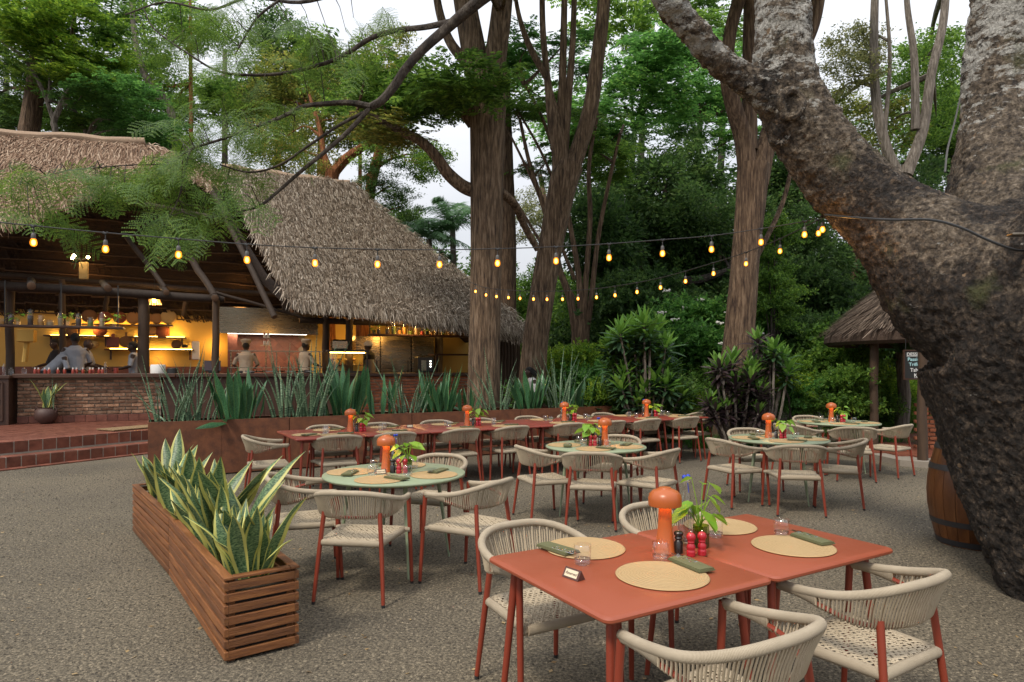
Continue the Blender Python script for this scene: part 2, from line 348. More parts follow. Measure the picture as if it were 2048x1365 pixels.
tile_h = MB(); tile_h.box((0, 0, 0), (.192, .29, .02), bev=.004); thm = tile_h.mesh("tile", M_tile)
tile_s = MB(); tile_s.box((0, 0, 0), (.198, .15, .02), bev=.004); tsm = tile_s.mesh("tile", M_tile)
uz = math.atan2(U.y, U.x)
for k in range(-14, 25):
    t = k * .208 + .1
    j = lambda s=.003: random.uniform(-s, s)
    ob("tile", tvm, terr, tpt(t, .307 + j(.001), .098), (j(.01), 0, uz + j(.01)))
    ob("tile", tvm, terr, tpt(t + .03, .627 + j(.001), .298), (j(.01), 0, uz + j(.01)))
    ob("tile", thm, terr, tpt(t, .300 + .145, .180 + j(.001)), (0, j(.004), uz))
    ob("tile", thm, terr, tpt(t + .03, .615 + .145, FZ - .008 + j(.001)), (0, j(.004), uz))
    ob("tile", tsm, terr, tpt(t + .01, .215, .012), (0, 0, uz))
mb = MB()     # the rest of the terrace floor, laid in long thin courses
for r in range(0, 46):
    off = .60 + .30 + r * .21
    for k in range(-26, 34):
        t = k * .205 + (r % 2) * .1; q = tpt(t, off)
        a_, b_, _ = loc(q)
        if b_ > 4.4 or a_ < -6 or a_ > 12: continue
        mb.box((q.x, q.y, FZ - .008 + random.uniform(-.0015, .0015)), (.198, .203, .02), Matrix.Rotation(uz, 3, 'Z'))
mb.build("floor_tiling", M_tile, terr, smooth=False, kind='stuff')
m_ = MB(); q = G(255, 857, FZ); m_.box((0, 0, 0), (1.5, .55, .02), bev=.004)
ob("doormat", m_.mesh("doormat", surf("coir_mat", [(.16, .10, .045), (.30, .20, .10)], scale=60, rough=.95, bump=.8)), None, (q.x + .25, q.y + .1, FZ + .022), (0, 0, uz + .05), label='tan coir doormat lying on the red tiled terrace by the rusty planter', category='mat')
# brick counters
def brick_wall(parent, a0, a1, b, z0, z1, mat, bl=.235, bh=.060, jt=.017, depth=.10, rows=None, face=-1):
    meshes = []
    for v in range(5):
        mb = MB(); mb.box((0, 0, 0), (bl - jt + random.uniform(-.006, .006), depth, bh), bev=.006)
        mb.V = [tuple(c + random.uniform(-.004, .004) for c in p) for p in mb.V]; meshes.append(mb.mesh("brick", mat, True))
    z = z0 + bh / 2; r = 0; cnt = 0
    while z + bh / 2 <= z1 + .01:
        a = a0 + (bl / 2 if r % 2 else 0)
        if r % 2: ob("brick", meshes[0], parent, P(a0 + bl / 4, b, z), (0, 0, BROT), (.46, 1, 1))
        while a + bl * .6 < a1:
            ob("brick", random.choice(meshes), parent, P(a + bl / 2, b + random.uniform(-.008, .008), z), (random.uniform(-.03, .03), random.uniform(-.012, .012), BROT + random.uniform(-.02, .02) + (math.pi if random.random() < .5 else 0)))
            a += bl; cnt += 1
        z += bh + jt; r += 1
    return cnt
bar = thing("bar_counter", "weathered brick bar counter with thick dark wooden top at the left of the terrace", "bar counter")
mb = MB(); bbox(mb, .005, 2.7, .016, .5, FZ, 1.40); mb.build("mortar_core", M_mortar, bar, smooth=False)
brick_wall(bar, 0, 2.7, .04, FZ + .17, 1.36, M_brick)
tm = MB(); tm.box((0, 0, 0), (.198, .02, .15), bev=.004); tmm = tm.mesh("skirting_tile", M_tile)
for k in range(13): ob("skirting_tile", tmm, bar, P(.1 + k * .206, -.006, FZ + .08), (0, 0, BROT))
mb = MB(); bbox(mb, -.05, 3.0, -.16, .62, 1.37, 1.46, bev=.012); mb.build("counter_top", M_darkwood, bar)
bar2 = thing("serving_counter", "dark wooden serving counter behind the sword-leaved plants", "counter")
for k in range(12):
    mb = MB(); bbox(mb, 2.75 + k * .36, 3.10 + k * .36, .03, .5, FZ, 1.36, bev=.006); mb.build("panel", M_darkwood, bar2)
mb = MB(); bbox(mb, 3.01, 7.12, -.12, .62, 1.37, 1.455, bev=.012); mb.build("counter_top", M_darkwood, bar2)
bar3 = thing("brick_counter", "orange brick kitchen counter with dark wooden ledge behind the right-hand plants", "counter")
mb = MB(); bbox(mb, 7.1, 10.6, .016, .5, FZ - .35, 1.40); mb.build("mortar_core", M_mortar, bar3, smooth=False)
brick_wall(bar3, 7.1, 10.6, .04, FZ - .1, 1.36, M_brickr)
mb = MB(); bbox(mb, 7.13, 10.8, -.12, .62, 1.37, 1.455, bev=.012); mb.build("counter_top", M_darkwood, bar3)
# carved cabinet at far left
cab = thing("carved_cabinet", "dark carved wooden cabinet at the left end of the bar", "cabinet")
mb = MB(); bbox(mb, -1.5, -.06, -.35, .3, FZ, 1.36, bev=.01); mb.build("carcass", M_darkwood, cab)
mb = MB(); bbox(mb, -1.52, -.04, -.38, .32, 1.36, 1.43, bev=.01); mb.build("top", M_darkwood, cab)
mb = MB()
for (u0, v0, u1, v1) in ((-.62, .62, -.42, .95), (-.42, .95, -.22, .62), (-.62, .95, -.42, .62), (-.42, .62, -.22, .95), (-.62, .62, -.22, .62), (-.62, 1.2, -.22, 1.2)):
    mb.tube([P(u0, -.36, v0), P(u1, -.36, v1)], .014, 6)
for (u0, v0, u1, v1) in ((-.66, .5, -.66, 1.28), (-.16, .5, -.16, 1.28), (-.66, .5, -.16, .5), (-.66, 1.28, -.16, 1.28)): mb.tube([P(u0, -.36, v0), P(u1, -.36, v1)], .022, 6)
mb.build("carving", M_darkwood, cab)
# back walls
rest = thing("restaurant_building", "open-sided thatched restaurant with lit yellow kitchen walls", "building")
mb = MB(); bbox(mb, -6, 4.12, 4.7, 4.9, FZ, 3.6); mb.build("yellow_wall", M_yellow, rest, smooth=False)
mb = MB(); bbox(mb, -6, 4.12, 4.66, 4.7, FZ, 1.62); mb.build("dado", M_tile, rest, smooth=False)
tw = ob("tiled_wall", None, rest)
mb = MB(); AT = loc(onb(609, 650, 4.5))[0]; bbox(mb, 4.12, AT, 4.5, 4.7, FZ, 3.4); mb.build("backing", M_grout, tw, smooth=False)
dt = MB(); dt.box((0, 0, 0), (.27, .02, .27), Matrix.Rotation(R(45), 3, 'Y'), bev=.004); dtm = dt.mesh("tile", M_tile)
for r in range(11):
    for k in range(9):
        aa = 4.32 + k * .385 + (r % 2) * .1925; zz = 1.0 + r * .1925
        if aa < AT - .12 and zz < 2.95: ob("tile", dtm, tw, P(aa, 4.49, zz), (0, 0, BROT))
mb = MB(); bbox(mb, AT, 12.2, 4.5, 4.7, FZ, 3.4); mb.build("yellow_wall", M_yellow, rest, smooth=False)
mb = MB(); bbox(mb, 4.06, 4.32, 3.7, 4.5, FZ, 3.3); mb.build("tile_pier", M_tile, rest, smooth=False)
# right end timber screen wall
for k in range(16):
    mb = MB(); mb.tube([P(10.75, .1 + k * .1, 0), P(10.75 + random.uniform(-.02, .02), .1 + k * .1, 2.5)], [.05, .045], 7); mb.build("screen_pole", M_pole, rest)
for k in range(9):
    mb = MB(); mb.tube([P(10.8 + k * .1, .02, 0), P(10.8 + k * .1 + random.uniform(-.02, .02), .02, 2.55)], [.05, .045], 7); mb.build("screen_pole", M_pole, rest)
M_poledk = surf('shade_darkened_pole', [(.010, .006, .004), (.028, .016, .009), (.05, .03, .018)], scale=5, rough=.8, bump=.8, bscale=12, stretch=(3, 3, .5), rnd=.15); M_poledkend = surf('shade_darkened_log_end', [(.06, .03, .014), (.11, .055, .025)], scale=20, rough=.8, bump=.3)  # pole colours darkened to carry the shade beneath the roof overhang
# posts and beams
def pole(p0, p1, r0, r1, name="post", n=10, parent=rest, wob=.012):
    k = 7; pts = []; rr = []
    for i in range(k):
        t = i / (k - 1); q = p0.lerp(p1, t); q = q + Vector((random.uniform(-wob, wob), random.uniform(-wob, wob), random.uniform(-wob, wob))); pts.append(q); rr.append((r0 + (r1 - r0) * t) * random.uniform(.95, 1.05))
    mb = MB(); mb.tube(pts, rr, n, cap=False); mb.mi = 1
    mb.tube([pts[0], pts[0] + (pts[0] - pts[1]).normalized() * .004], [rr[0] * .98, rr[0] * .9], n); mb.tube([pts[-1], pts[-1] + (pts[-1] - pts[-2]).normalized() * .004], [rr[-1] * .98, rr[-1] * .9], n)
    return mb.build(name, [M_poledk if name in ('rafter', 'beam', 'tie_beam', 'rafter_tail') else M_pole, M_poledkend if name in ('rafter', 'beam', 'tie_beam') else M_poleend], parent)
def at(px, py, b): return onb(px, py, b)
for (px, b, r0, top) in ((287, .7, .125, 592), (431, .3, .085, 600), (652, .6, .10, 628), (698, .35, .10, 630), (125, 2.2, .07, 560), (20, 1.0, .09, 570)):
    q = at(px, top, b); q0 = Vector((q.x, q.y, FZ)); pole(q0, q, r0, r0 * .92)
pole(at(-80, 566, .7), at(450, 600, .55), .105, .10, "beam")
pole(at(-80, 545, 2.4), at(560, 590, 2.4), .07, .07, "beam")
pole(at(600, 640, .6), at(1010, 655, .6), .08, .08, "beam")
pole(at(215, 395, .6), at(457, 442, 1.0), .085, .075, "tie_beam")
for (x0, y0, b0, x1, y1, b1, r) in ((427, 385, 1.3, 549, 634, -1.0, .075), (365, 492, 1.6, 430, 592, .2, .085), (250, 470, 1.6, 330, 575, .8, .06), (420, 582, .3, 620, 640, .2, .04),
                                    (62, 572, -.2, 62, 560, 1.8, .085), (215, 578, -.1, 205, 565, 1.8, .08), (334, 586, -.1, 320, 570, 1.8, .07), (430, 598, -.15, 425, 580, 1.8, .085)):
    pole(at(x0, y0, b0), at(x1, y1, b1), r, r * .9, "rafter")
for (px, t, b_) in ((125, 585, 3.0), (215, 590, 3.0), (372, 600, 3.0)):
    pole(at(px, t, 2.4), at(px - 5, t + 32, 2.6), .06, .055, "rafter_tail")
for (px, py) in ((700, 612), (590, 596), (815, 620)):
    pole(at(px + 14, py - 2, -.6), at(px - 6, py + 26, -1.05), .06, .05, "eave_bracket")
# ------------------------------------------------------------------ thatch
M_thatch = leafmat("grey_brown_thatch", [(.045, .033, .024), (.19, .145, .105), (.44, .36, .28), (.78, .69, .58)], trans=0, rough=.9, pos=[0, .35, .75, 1], spec=.2)
M_thatch2 = leafmat("reddish_thatch", [(.07, .036, .024), (.21, .13, .085), (.42, .30, .21), (.68, .56, .44)], trans=0, rough=.9, pos=[0, .35, .75, 1], spec=.2)
M_under = surf("shade_toned_thatch_underside", [(.006, .003, .002), (.022, .010, .005), (.055, .026, .012)], pos=[.3, .55, .8], scale=6, rough=.9, bump=1.0, bscale=16, stretch=(1, 1, 9), dist=.04)  # shade under the roof is put into this dark colour
M_tcore = surf("thatch_core", [(.03, .018, .012), (.08, .05, .035)], scale=14, rough=.95, bump=1, bscale=50)
def slab(corner, th=.22, nu=14, nv=10, name="thatch_core", parent=rest, mats=None, top=True):
    """corner: 4 points tl,tr,br,bl (top-left...). builds a thick curved slab"""
    tl, tr, br, bl = corner; nrm = (tr - tl).cross(bl - tl).normalized()
    if nrm.z < 0: nrm = -nrm
    mb = MB(); T = []; B = []
    for j in range(nv + 1):
        for i in range(nu + 1):
            u, v = i / nu, j / nv; p = (tl.lerp(tr, u)).lerp(bl.lerp(br, u), v)
            bulge = .07 * mnoise.noise(p * .9) - .10 * math.sin(v * math.pi)
            T.append(p + nrm * bulge); B.append(p - nrm * th + nrm * bulge)
    n = nu + 1; fs = [(j * n + i, j * n + i + 1, (j + 1) * n + i + 1, (j + 1) * n + i) for j in range(nv) for i in range(nu)]
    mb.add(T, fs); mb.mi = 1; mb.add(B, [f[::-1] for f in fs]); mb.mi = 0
    rim = [i for i in range(n)] + [j * n + nu for j in range(1, nv + 1)] + [nv * n + i for i in range(nu - 1, -1, -1)] + [j * n for j in range(nv - 1, 0, -1)]
    vs = [T[i] for i in rim] + [B[i] for i in rim]; k = len(rim); mb.add(vs, [(i, (i + 1) % k, k + (i + 1) % k, k + i) for i in range(k)])
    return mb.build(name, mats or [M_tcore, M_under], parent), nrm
def straw(corner, nrm, rows, per, ln=.34, wd=.016, name="thatch", mat=None, parent=rest, lift=.10, jit=.22, skew=0, vmax=1.0):
    tl, tr, br, bl = [np.array(c) for c in corner]; nr = np.array(nrm); Q = []
    for r in range(rows + 1):
        N = int(per * (.85 + .3 * RNG.random())); u = RNG.random(N); v0 = (r + (RNG.random(N) - .5) * .12 + .16 * np.sin(u * 23 + r * 1.7) + .18 * np.sin(u * 61 + r)) / rows; v0 = np.clip(v0, -.02, vmax)
        top = tl + (tr - tl) * u[:, None]; bot = bl + (br - bl) * u[:, None]
        base = top + (bot - top) * v0[:, None]; dn = bot - top; dl = np.linalg.norm(dn, axis=1)[:, None]; dn = dn / dl
        sd_ = np.cross(dn, nr); sd_ /= np.linalg.norm(sd_, axis=1)[:, None]
        bul = np.array([.07 * mnoise.noise(Vector(b) * .9) for b in base]) - .10 * np.sin(np.clip(v0, 0, 1) * np.pi)
        a = RNG.normal(skew, jit, N)[:, None]; dd = dn * np.cos(a) + sd_ * np.sin(a); sdd = sd_ * np.cos(a) - dn * np.sin(a)
        L_ = (ln * (.5 + .8 * RNG.random(N)))[:, None]; ww = (wd * (.5 + RNG.random(N)))[:, None]
        out_ = (lift * (.55 + .6 * RNG.random(N)))[:, None]
        p0 = base + nr * (bul[:, None] - .01); p1 = p0 + dd * L_ * .6 + nr * out_ * .8; p2 = p0 + dd * L_ + nr * out_ * (.55)
        Q.append(np.stack([p0 - sdd * ww, p0 + sdd * ww, p1 + sdd * ww, p1 - sdd * ww], 1)); Q.append(np.stack([p1 - sdd * ww, p1 + sdd * ww, p2 + sdd * ww * .3, p2 - sdd * ww * .3], 1))
    return ob(name, quads(name, np.concatenate(Q), mat or M_thatch), parent, kind='stuff')
RB = 1.8
# roof B, front slope: ridge to eave with hipped right end
B_tl, B_tr = at(452, 346, RB), at(697, 379, RB); B_bl, B_br = at(585, 603, -1.1), at(1052, 662, -1.1)
B_bl = at(580, 602, -1.05)
Bm = at(830, 624, -1.15)
cB = [B_tl, B_tr, B_br, B_bl]
o_, nB = slab(cB, th=.20, name="thatch_core"); straw(cB, nB, 18, 3600, ln=.40, wd=.0078, lift=.36, jit=.34)
# left slope A: from the ridge at far left down to the slanting entrance edge
A_tl, A_tr = at(-260, 262, RB), at(300, 296, RB)
A_ml, A_mr = at(-260, 556, -.9), at(352, 322, 1.35)
cA = [A_tl, A_tr, A_mr, A_ml]
o_, nA = slab(cA, th=.24, name="thatch_core"); straw(cA, nA, 24, 2400, ln=.42, wd=.0095, lift=.20, jit=.45, vmax=.95, mat=M_thatch2, skew=1.0)
# sticks hanging from the entrance edge
mb = MB()
for k in range(60):
    t = random.random(); q = A_ml.lerp(A_mr, t) + Vector((0, -.05, .0)); dv = Vector((random.uniform(-.3, .5), random.uniform(-.2, .1), -random.uniform(.15, .9))).normalized() * random.uniform(.12, .4)
    mb.tube([q, q + dv], [.006, .003], 4)
mb.build("loose_straw", M_thatch2, rest, smooth=False, kind='stuff')
# infill between the two slopes near the apex
cI = [at(285, 288, RB), at(450, 342, RB), at(432, 372, 1.5), at(335, 322, 1.45)]
o_, nI = slab(cI, th=.18, name="thatch_core", nu=6, nv=4); straw(cI, nI, 5, 500, ln=.3, lift=.12, mat=M_thatch2, jit=.5)
# back slope, seen from below
K_tl, K_tr = P(-6, RB, 6.85), B_tr + Vector((0, .05, -.05)); K_bl, K_br = P(-6, 5.3, 2.95), P(11.6, 5.3, 2.7)
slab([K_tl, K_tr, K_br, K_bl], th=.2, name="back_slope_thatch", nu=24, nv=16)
mb = MB()
for r in range(15):
    t = (r + .4) / 15
    for s_ in range(20):
        u0, u1 = s_ / 20, (s_ + 1.02) / 20; p0 = K_tl.lerp(K_tr, u0).lerp(K_bl.lerp(K_br, u0), t); p1 = K_tl.lerp(K_tr, u1).lerp(K_bl.lerp(K_br, u1), t); o2 = Vector((.12, -.28, -.22))
        mb.tube([p0 + o2 + Vector((0, 0, random.uniform(-.03, .03))), p1 + o2 + Vector((0, 0, random.uniform(-.03, .03)))], .022, 5)
mb.build("batten", M_pole, rest, kind='stuff')
# underside fringe of the back slope
cK = [K_tl + Vector((.1, -.25, -.2)), K_tr + Vector((.1, -.25, -.2)), K_br + Vector((.1, -.25, -.2)), K_bl + Vector((.1, -.25, -.2))]
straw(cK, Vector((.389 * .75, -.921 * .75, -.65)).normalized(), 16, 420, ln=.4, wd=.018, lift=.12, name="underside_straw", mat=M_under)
# right hip slope
slab([B_tr, B_tr + E2 * .05 + E1 * .02, P(11.7, 5.2, 2.6), B_br], th=.2, name="thatch_core", nu=6, nv=8)
# ragged eave of roof B and thick ridge caps
straw([at(820, 612, -1.12), at(1048, 655, -1.12), at(1058, 668, -1.2), at(822, 627, -1.2)], nB, 3, 900, ln=.34, wd=.012, lift=.06, name="eave_fringe", jit=.3)
def ridge(p0, p1, r=.10, name="ridge_cap"):
    pts = [p0.lerp(p1, i / 12) + Vector((0, 0, .03 * math.sin(i * 1.7))) for i in range(13)]
    mb = MB(); mb.tube(pts, [r * random.uniform(.9, 1.1) for _ in pts], 9); mb.build(name, surf("ridge_straw", [(.22, .14, .09), (.40, .29, .20)], scale=30, rough=.9, bump=.8), rest)
ridge(at(-260, 252, RB), at(290, 287, RB), .12); ridge(at(445, 338, RB), at(700, 371, RB), .13)
# woven eave mat under roof B
mb = MB()
e0, e1_ = at(560, 596, -1.0), at(832, 618, -1.12)
for k in range(9):
    z = .0 - k * .035; mb.tube([e0 + Vector((0, .02 * k, z)), e0.lerp(e1_, .5) + Vector((0, .02 * k, z - .02)), e1_ + Vector((0, .02 * k, z))], .02, 6)
mb.build("woven_eave_mat", M_pole, rest)
# right rake edge bundle
mb = MB(); pr = [at(428, 375, 1.35), at(480, 470, .6), at(530, 550, -.3), at(590, 606, -1.1)]
for k in range(5):
    mb.tube([p + Vector((-.03 * k, .03 * k, -.03 * k)) for p in pr], .05, 6)
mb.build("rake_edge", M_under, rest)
# ------------------------------------------------------------------ kitchen interior
WB = 4.6
GL_AMB = glow("amber_lamp_glow", (1.0, .50, .12), 9); GL_STRIP = glow("warm_strip_glow", (1.0, .60, .14), 22); GL_WHITE = glow("white_strip_glow", (1, .93, .8), 5)
def light(kind, p, e, col=(1, .6, .25), size=.1, name="lamp_or_fill_light", parent=None, rot=None, sy=None):
    d = bpy.data.lights.new(name, kind); d.energy = e; d.color = col
    if kind == 'AREA':
        d.size = size
        if sy: d.shape = 'RECTANGLE'; d.size_y = sy
    else: d.shadow_soft_size = size
    o = bpy.data.objects.new(name, d); COL.objects.link(o); o.location = p; o.parent = parent
    if rot: o.rotation_euler = rot
    return o
def shelf(px0, px1, py, b, dp=.3, lab="", lit=True, brk=True):
    p0 = at(px0, py, b - dp); p1 = at(px1, py, b - dp); a0, _, z = loc(p0); a1 = loc(p1)[0]
    t = thing("wall_shelf", lab, "shelf")
    mb = MB(); bbox(mb, a0, a1, b - dp, b + .05, z - .035, z, bev=.006); mb.build("board", M_darkwood, t)
    if brk:
        for a in (a0 + .12, a1 - .12): mb = MB(); bbox(mb, a - .02, a + .02, b - .05, b + .05, z - .3, z - .035); mb.build("bracket", M_darkwood, t)
    if lit:
        mb = MB(); bbox(mb, a0 + .1, a1 - .05, b + .0, b + .02, z + .001, z + .016); mb.build("light_strip", GL_STRIP, t)
    return a0, a1, z
shelf(300, 345, 648, WB, lab="topmost short wall shelf holding round woven trays beside the thick post", lit=True)
s1 = shelf(143, 345, 646.5, WB, lab="upper long wall shelf with round woven trays", lit=True)
s2 = shelf(86, 218, 670, WB, lab="middle wall shelf above the bartenders' heads", lit=True)
s3 = shelf(258, 372, 673, WB, lab="middle wall shelf right of the thick post", lit=True)
s4 = shelf(208, 388, 698, WB, lab="lowest wall shelf with boards and a small dark basket", lit=True)
M_bask = [surf("woven_tray_%s" % k, c, scale=50, rough=.85, bump=1, bscale=90) for k, c in (("tan", [(.28, .13, .045), (.42, .22, .08)]), ("red", [(.16, .04, .018), (.26, .07, .03)]), ("brown", [(.10, .05, .022), (.2, .10, .04)]), ("straw", [(.42, .27, .10), (.55, .38, .16)]))]
def tray(px, py, d, mi, lab, b=WB, elong=1.0):
    c = at(px, py, b - .10); r = d / F * c.y / 2; mb = MB(); mb.lathe([(0, .03), (r * .6, .025), (r * .92, .0), (r, -.035), (r * 1.02, -.03), (r * .95, .012), (r * .6, .045), (0, .05)], n=28, cap=False)
    for k in range(1, 6): mb.lathe([(r * k / 6 - .004, .01 + .02), (r * k / 6, .0), (r * k / 6 + .004, .03)], n=28, cap=False)
    mb.V = [(v[0] * elong, v[1], v[2]) for v in mb.V]
    o = mb.build("woven_tray", M_bask[mi]); o.location = c; o.rotation_euler = (R(78), 0, BROT); o['label'] = lab; o['category'] = 'tray'; o['group'] = 'woven trays on the kitchen wall shelves'
for a in ((337, 634, 29, 3, "large pale straw tray at the right end of the top shelf"), (313, 637, 22, 0, "medium tan tray between the large straw tray and the thick post"), (267, 636, 26, 0, "tan tray just left of the thick post on the top shelf"),
          (239, 635, 24, 1, "deep red tray left of the tan tray on the top shelf"), (209, 634, 24, 1, "red tray half behind the tall ribbed jar"), (178, 632, 27, 2, "dark brown tray behind the bottles on the top shelf"), (299, 636, 17, 0, "small tan tray partly hidden by the thick post"),
          (143, 663, 20, 2, "brown tray on the middle shelf over the bartenders"), (200, 661, 25, 1, "dark red tray on the middle shelf left of the post"), (304, 662, 20, 0, "orange tan tray on the middle shelf right of the post"),
          (324, 663, 26, 1, "wide reddish tray on the middle shelf right of the post"), (134, 684, 26, 2, "brown round tray behind the bartender's shoulder"), (188, 689, 15, 3, "pale round tray behind the bald bartender"), (353, 689, 19, 2, "dark oval basket standing on the lowest shelf")): tray(*a)
M_tub = surf("dark_red_board", [(.10, .02, .012), (.16, .035, .02)], rough=.6)
c = at(226, 685, WB - .15); mb = MB(); mb.box((0, 0, 0), (.30, .04, .30), bev=.03); mb.box((0, -.005, .19), (.08, .03, .12), bev=.01); o = mb.build("serving_board", M_tub); o.location = c; o.rotation_euler = (R(-8), 0, BROT); o['label'] = "dark red square serving board leaning on the lowest shelf"; o['category'] = 'board'
c = at(252, 684, WB - .12); mb = MB(); mb.lathe([(0, 0), (.16, 0), (.17, .02), (.16, .035), (0, .035)], n=24); mb.box((0, .2, .018), (.06, .14, .025), bev=.01); o = mb.build("round_paddle", M_bask[2]); o.location = c; o.rotation_euler = (R(84), 0, BROT); o['label'] = "round brown paddle board leaning beside the thick post"; o['category'] = 'board'
c = at(370, 692, WB - .2); mb = MB(); mb.lathe([(.07, 0), (.085, .04), (.09, .09), (.075, .095), (0, .08)], n=16); o = mb.build("small_basket", M_black); o.location = c - Vector((0, 0, .06)); o['label'] = "small dark round basket at the right end of the lowest shelf"; o['category'] = 'basket'
# hanging front shelf with bottles
hs = thing("hanging_bar_shelf", "long dark shelf hung over the bar with jars and bottles", "shelf")
p0 = at(-60, 651, .35); p1 = at(248, 657, .35); a0, _, z0 = loc(p0); a1 = loc(p1)[0]; HZ = loc(at(120, 652, .35))[2]
mb = MB(); bbox(mb, a0, a1, .2, .55, HZ - .05, HZ, bev=.008); mb.build("board", M_darkwood, hs)
for a in (a0 + .6, loc(at(122, 650, .35))[0], a1 - .12): mb = MB(); bbox(mb, a - .012, a + .012, .36, .39, HZ, HZ + .95); mb.build("hanger", M_black, hs)
M_fill = {k: surf("preserve_" + k, c, scale=12, rough=.5, bump=.3) for k, c in (("amber", [(.30, .13, .02), (.5, .25, .05)]), ("dark", [(.02, .012, .008), (.06, .03, .02)]), ("red", [(.25, .02, .01), (.4, .05, .02)]), ("seed", [(.2, .13, .06), (.45, .35, .2)]), ("green", [(.06, .10, .01), (.14, .18, .03)]))}
def jar(p, r, h, fill, lab, rz=0, cat="jar", lidm=None, grp=None, neck=.8):
    t = thing("glass_jar", lab, cat, p, rz, grp)
    mb = MB(); mb.lathe([(r * .9, 0), (r, .01), (r, h * .82), (r * neck, h * .9), (r * neck, h * .97)], n=14, cap=False); mb.build("glass", M_glass, t)
    if fill: mb = MB(); mb.lathe([(0, .006), (r * .9, .006), (r * .92, h * .62), (0, h * .63)], n=12); mb.build("contents", M_fill[fill], t)
    mb = MB(); mb.lathe([(0, h * .93), (r * neck * 1.08, h * .93), (r * neck * 1.08, h), (r * .3, h * 1.02), (r * .2, h * 1.06), (0, h * 1.06)], n=12); mb.build("lid", lidm or M_glass, t)
def sprig(root, n, L_, mat, rng, droop=.6, leaf=.07, name="leaf", base=(0, 0, 0), spread=1.0):
    for k in range(n):
        a = k * 2.4 + rng.random(); r = (.25 + .75 * rng.random()) * L_ * spread; h = base[2] + L_ * (.25 + .8 * rng.random())
        tip = Vector((base[0] + r * math.cos(a), base[1] + r * math.sin(a), h)); b0 = Vector(base)
        mb = MB(); mb.tube([b0, b0.lerp(tip, .5) + Vector((0, 0, .25 * r)), tip], [.0025, .002, .0015], 4, cap=False)
        o_dir = Vector((math.cos(a), math.sin(a), -droop * rng.random() - .1)).normalized(); s_ = Vector((-math.sin(a), math.cos(a), rng.uniform(-.5, .5))).normalized(); nn = o_dir.cross(s_)
        l = leaf * rng.uniform(.7, 1.25); ww = l * .36; prof = [(0, .12), (.12, .85), (.32, 1), (.6, .72), (.82, .33), (1, .02)]
        vs = []; 
        for (t, wv) in prof:
            c = tip + o_dir * (t * l) + nn * (-.14 * l * t * t)
            vs += [tuple(c - s_ * ww * wv + nn * .18 * ww * wv), tuple(c), tuple(c + s_ * ww * wv + nn * .18 * ww * wv)]
        fs = []
        for i in range(5): fs += [(i * 3, i * 3 + 1, i * 3 + 4, i * 3 + 3), (i * 3 + 1, i * 3 + 2, i * 3 + 5, i * 3 + 4)]
        mb.add(vs, fs); mb.build(name, mat, root)
M_pothos = leafmat("bright_pothos_leaf", [(.12, .27, .02), (.19, .38, .035), (.32, .42, .05)], trans=.35, rough=.38, pos=[0, .7, 1], spec=.5)
shelf_items = [(4, .055, .13, "amber", "small lidded jar of amber preserve at the left end of the hanging shelf"), (22, .05, .24, "dark", "tall dark jar beside the leafy sprig on the hanging shelf"),
    (61, .058, .34, "dark", "tallest dark lettered jar on the hanging shelf"), (82, .065, .22, "amber", "wide amber jar in the middle of the hanging shelf"), (100, .07, .12, "seed", "low jar of seeds on the hanging shelf"),
    (121, .055, .29, "seed", "tall ribbed jar of seeds at the black hanger"), (157, .06, .28, "dark", "dark lettered canister jar on the hanging shelf"), (181, .062, .2, "green", "short jar with dark base on the hanging shelf"), (204, .058, .31, "seed", "tall speckled jar of grains on the hanging shelf")]
for px, r, h, f, lab in shelf_items:
    q = at(px, 650, .38); jar((q.x, q.y, HZ), r, h, f, lab, lidm=M_glass if f != "dark" else M_black)
for px, lab in ((36, "leafy sprig in glass at the left of the hanging shelf"), (135, "leafy sprig in small glass behind the ribbed jar"), (228, "leafy sprig in glass at the right end of the hanging shelf")):
    q = at(px, 650, .33); t = thing("potted_sprig", lab, "plant", (q.x, q.y, HZ)); mb = MB(); mb.lathe([(.035, 0), (.04, .12)], n=12, cap=False); mb.build("glass", M_glass, t); sprig(t, 11, .2, M_pothos, random, leaf=.10, base=(0, 0, .08))
# counter-top sauce bottles
M_sauce = surf("red_sauce", [(.22, .02, .01), (.3, .04, .02)], rough=.3, bump=0)
def sauce():
    t = thing("sauce_bottle", "small bottle of red sauce with pale cap in the row on the bar top", "bottle", group="sauce bottles lined up on the bar top")
    mb = MB(); mb.lathe([(0, .0), (.028, 0), (.03, .07), (.018, .095), (.012, .10)], n=10); mb.build("glass", M_sauce, t)
    mb = MB(); mb.lathe([(.014, .098), (.015, .13), (0, .132)], n=10); mb.build("cap", M_white, t); return remember(t)
sb = sauce(); CT = 1.462
for i, px in enumerate((70, 77, 90, 98, 116, 129, 146, 153, 166, 180, 186, 198, 205)):
    q = at(px, 742, .12 + .05 * (i % 3)); o = sb if i == 0 else copy_tree(sb); o.location = (q.x, q.y, CT); o['label'] = 'pale-capped red sauce bottle, %s from the left on the bar top' % ('first', 'second', 'third', 'fourth', 'fifth', 'sixth', 'seventh', 'eighth', 'ninth', 'tenth', 'eleventh', 'twelfth', 'last')[i]
for px, r, h, f, lab, c in ((48, .05, .12, None, "upturned wine glass shape at the left end of the bar top", "glass"), (22, .045, .16, None, "clear lidded jar on the cabinet top at far left", "jar"), (8, .03, .24, None, "thin glass bottle at far left beyond the bar", "bottle"), (211, .03, .25, None, "tall clear bottle near the middle of the bar top", "bottle")):
    q = at(px, 742, .2); jar((q.x, q.y, CT if px > 30 else 1.43), r, h, f, lab, cat=c, neck=.5)
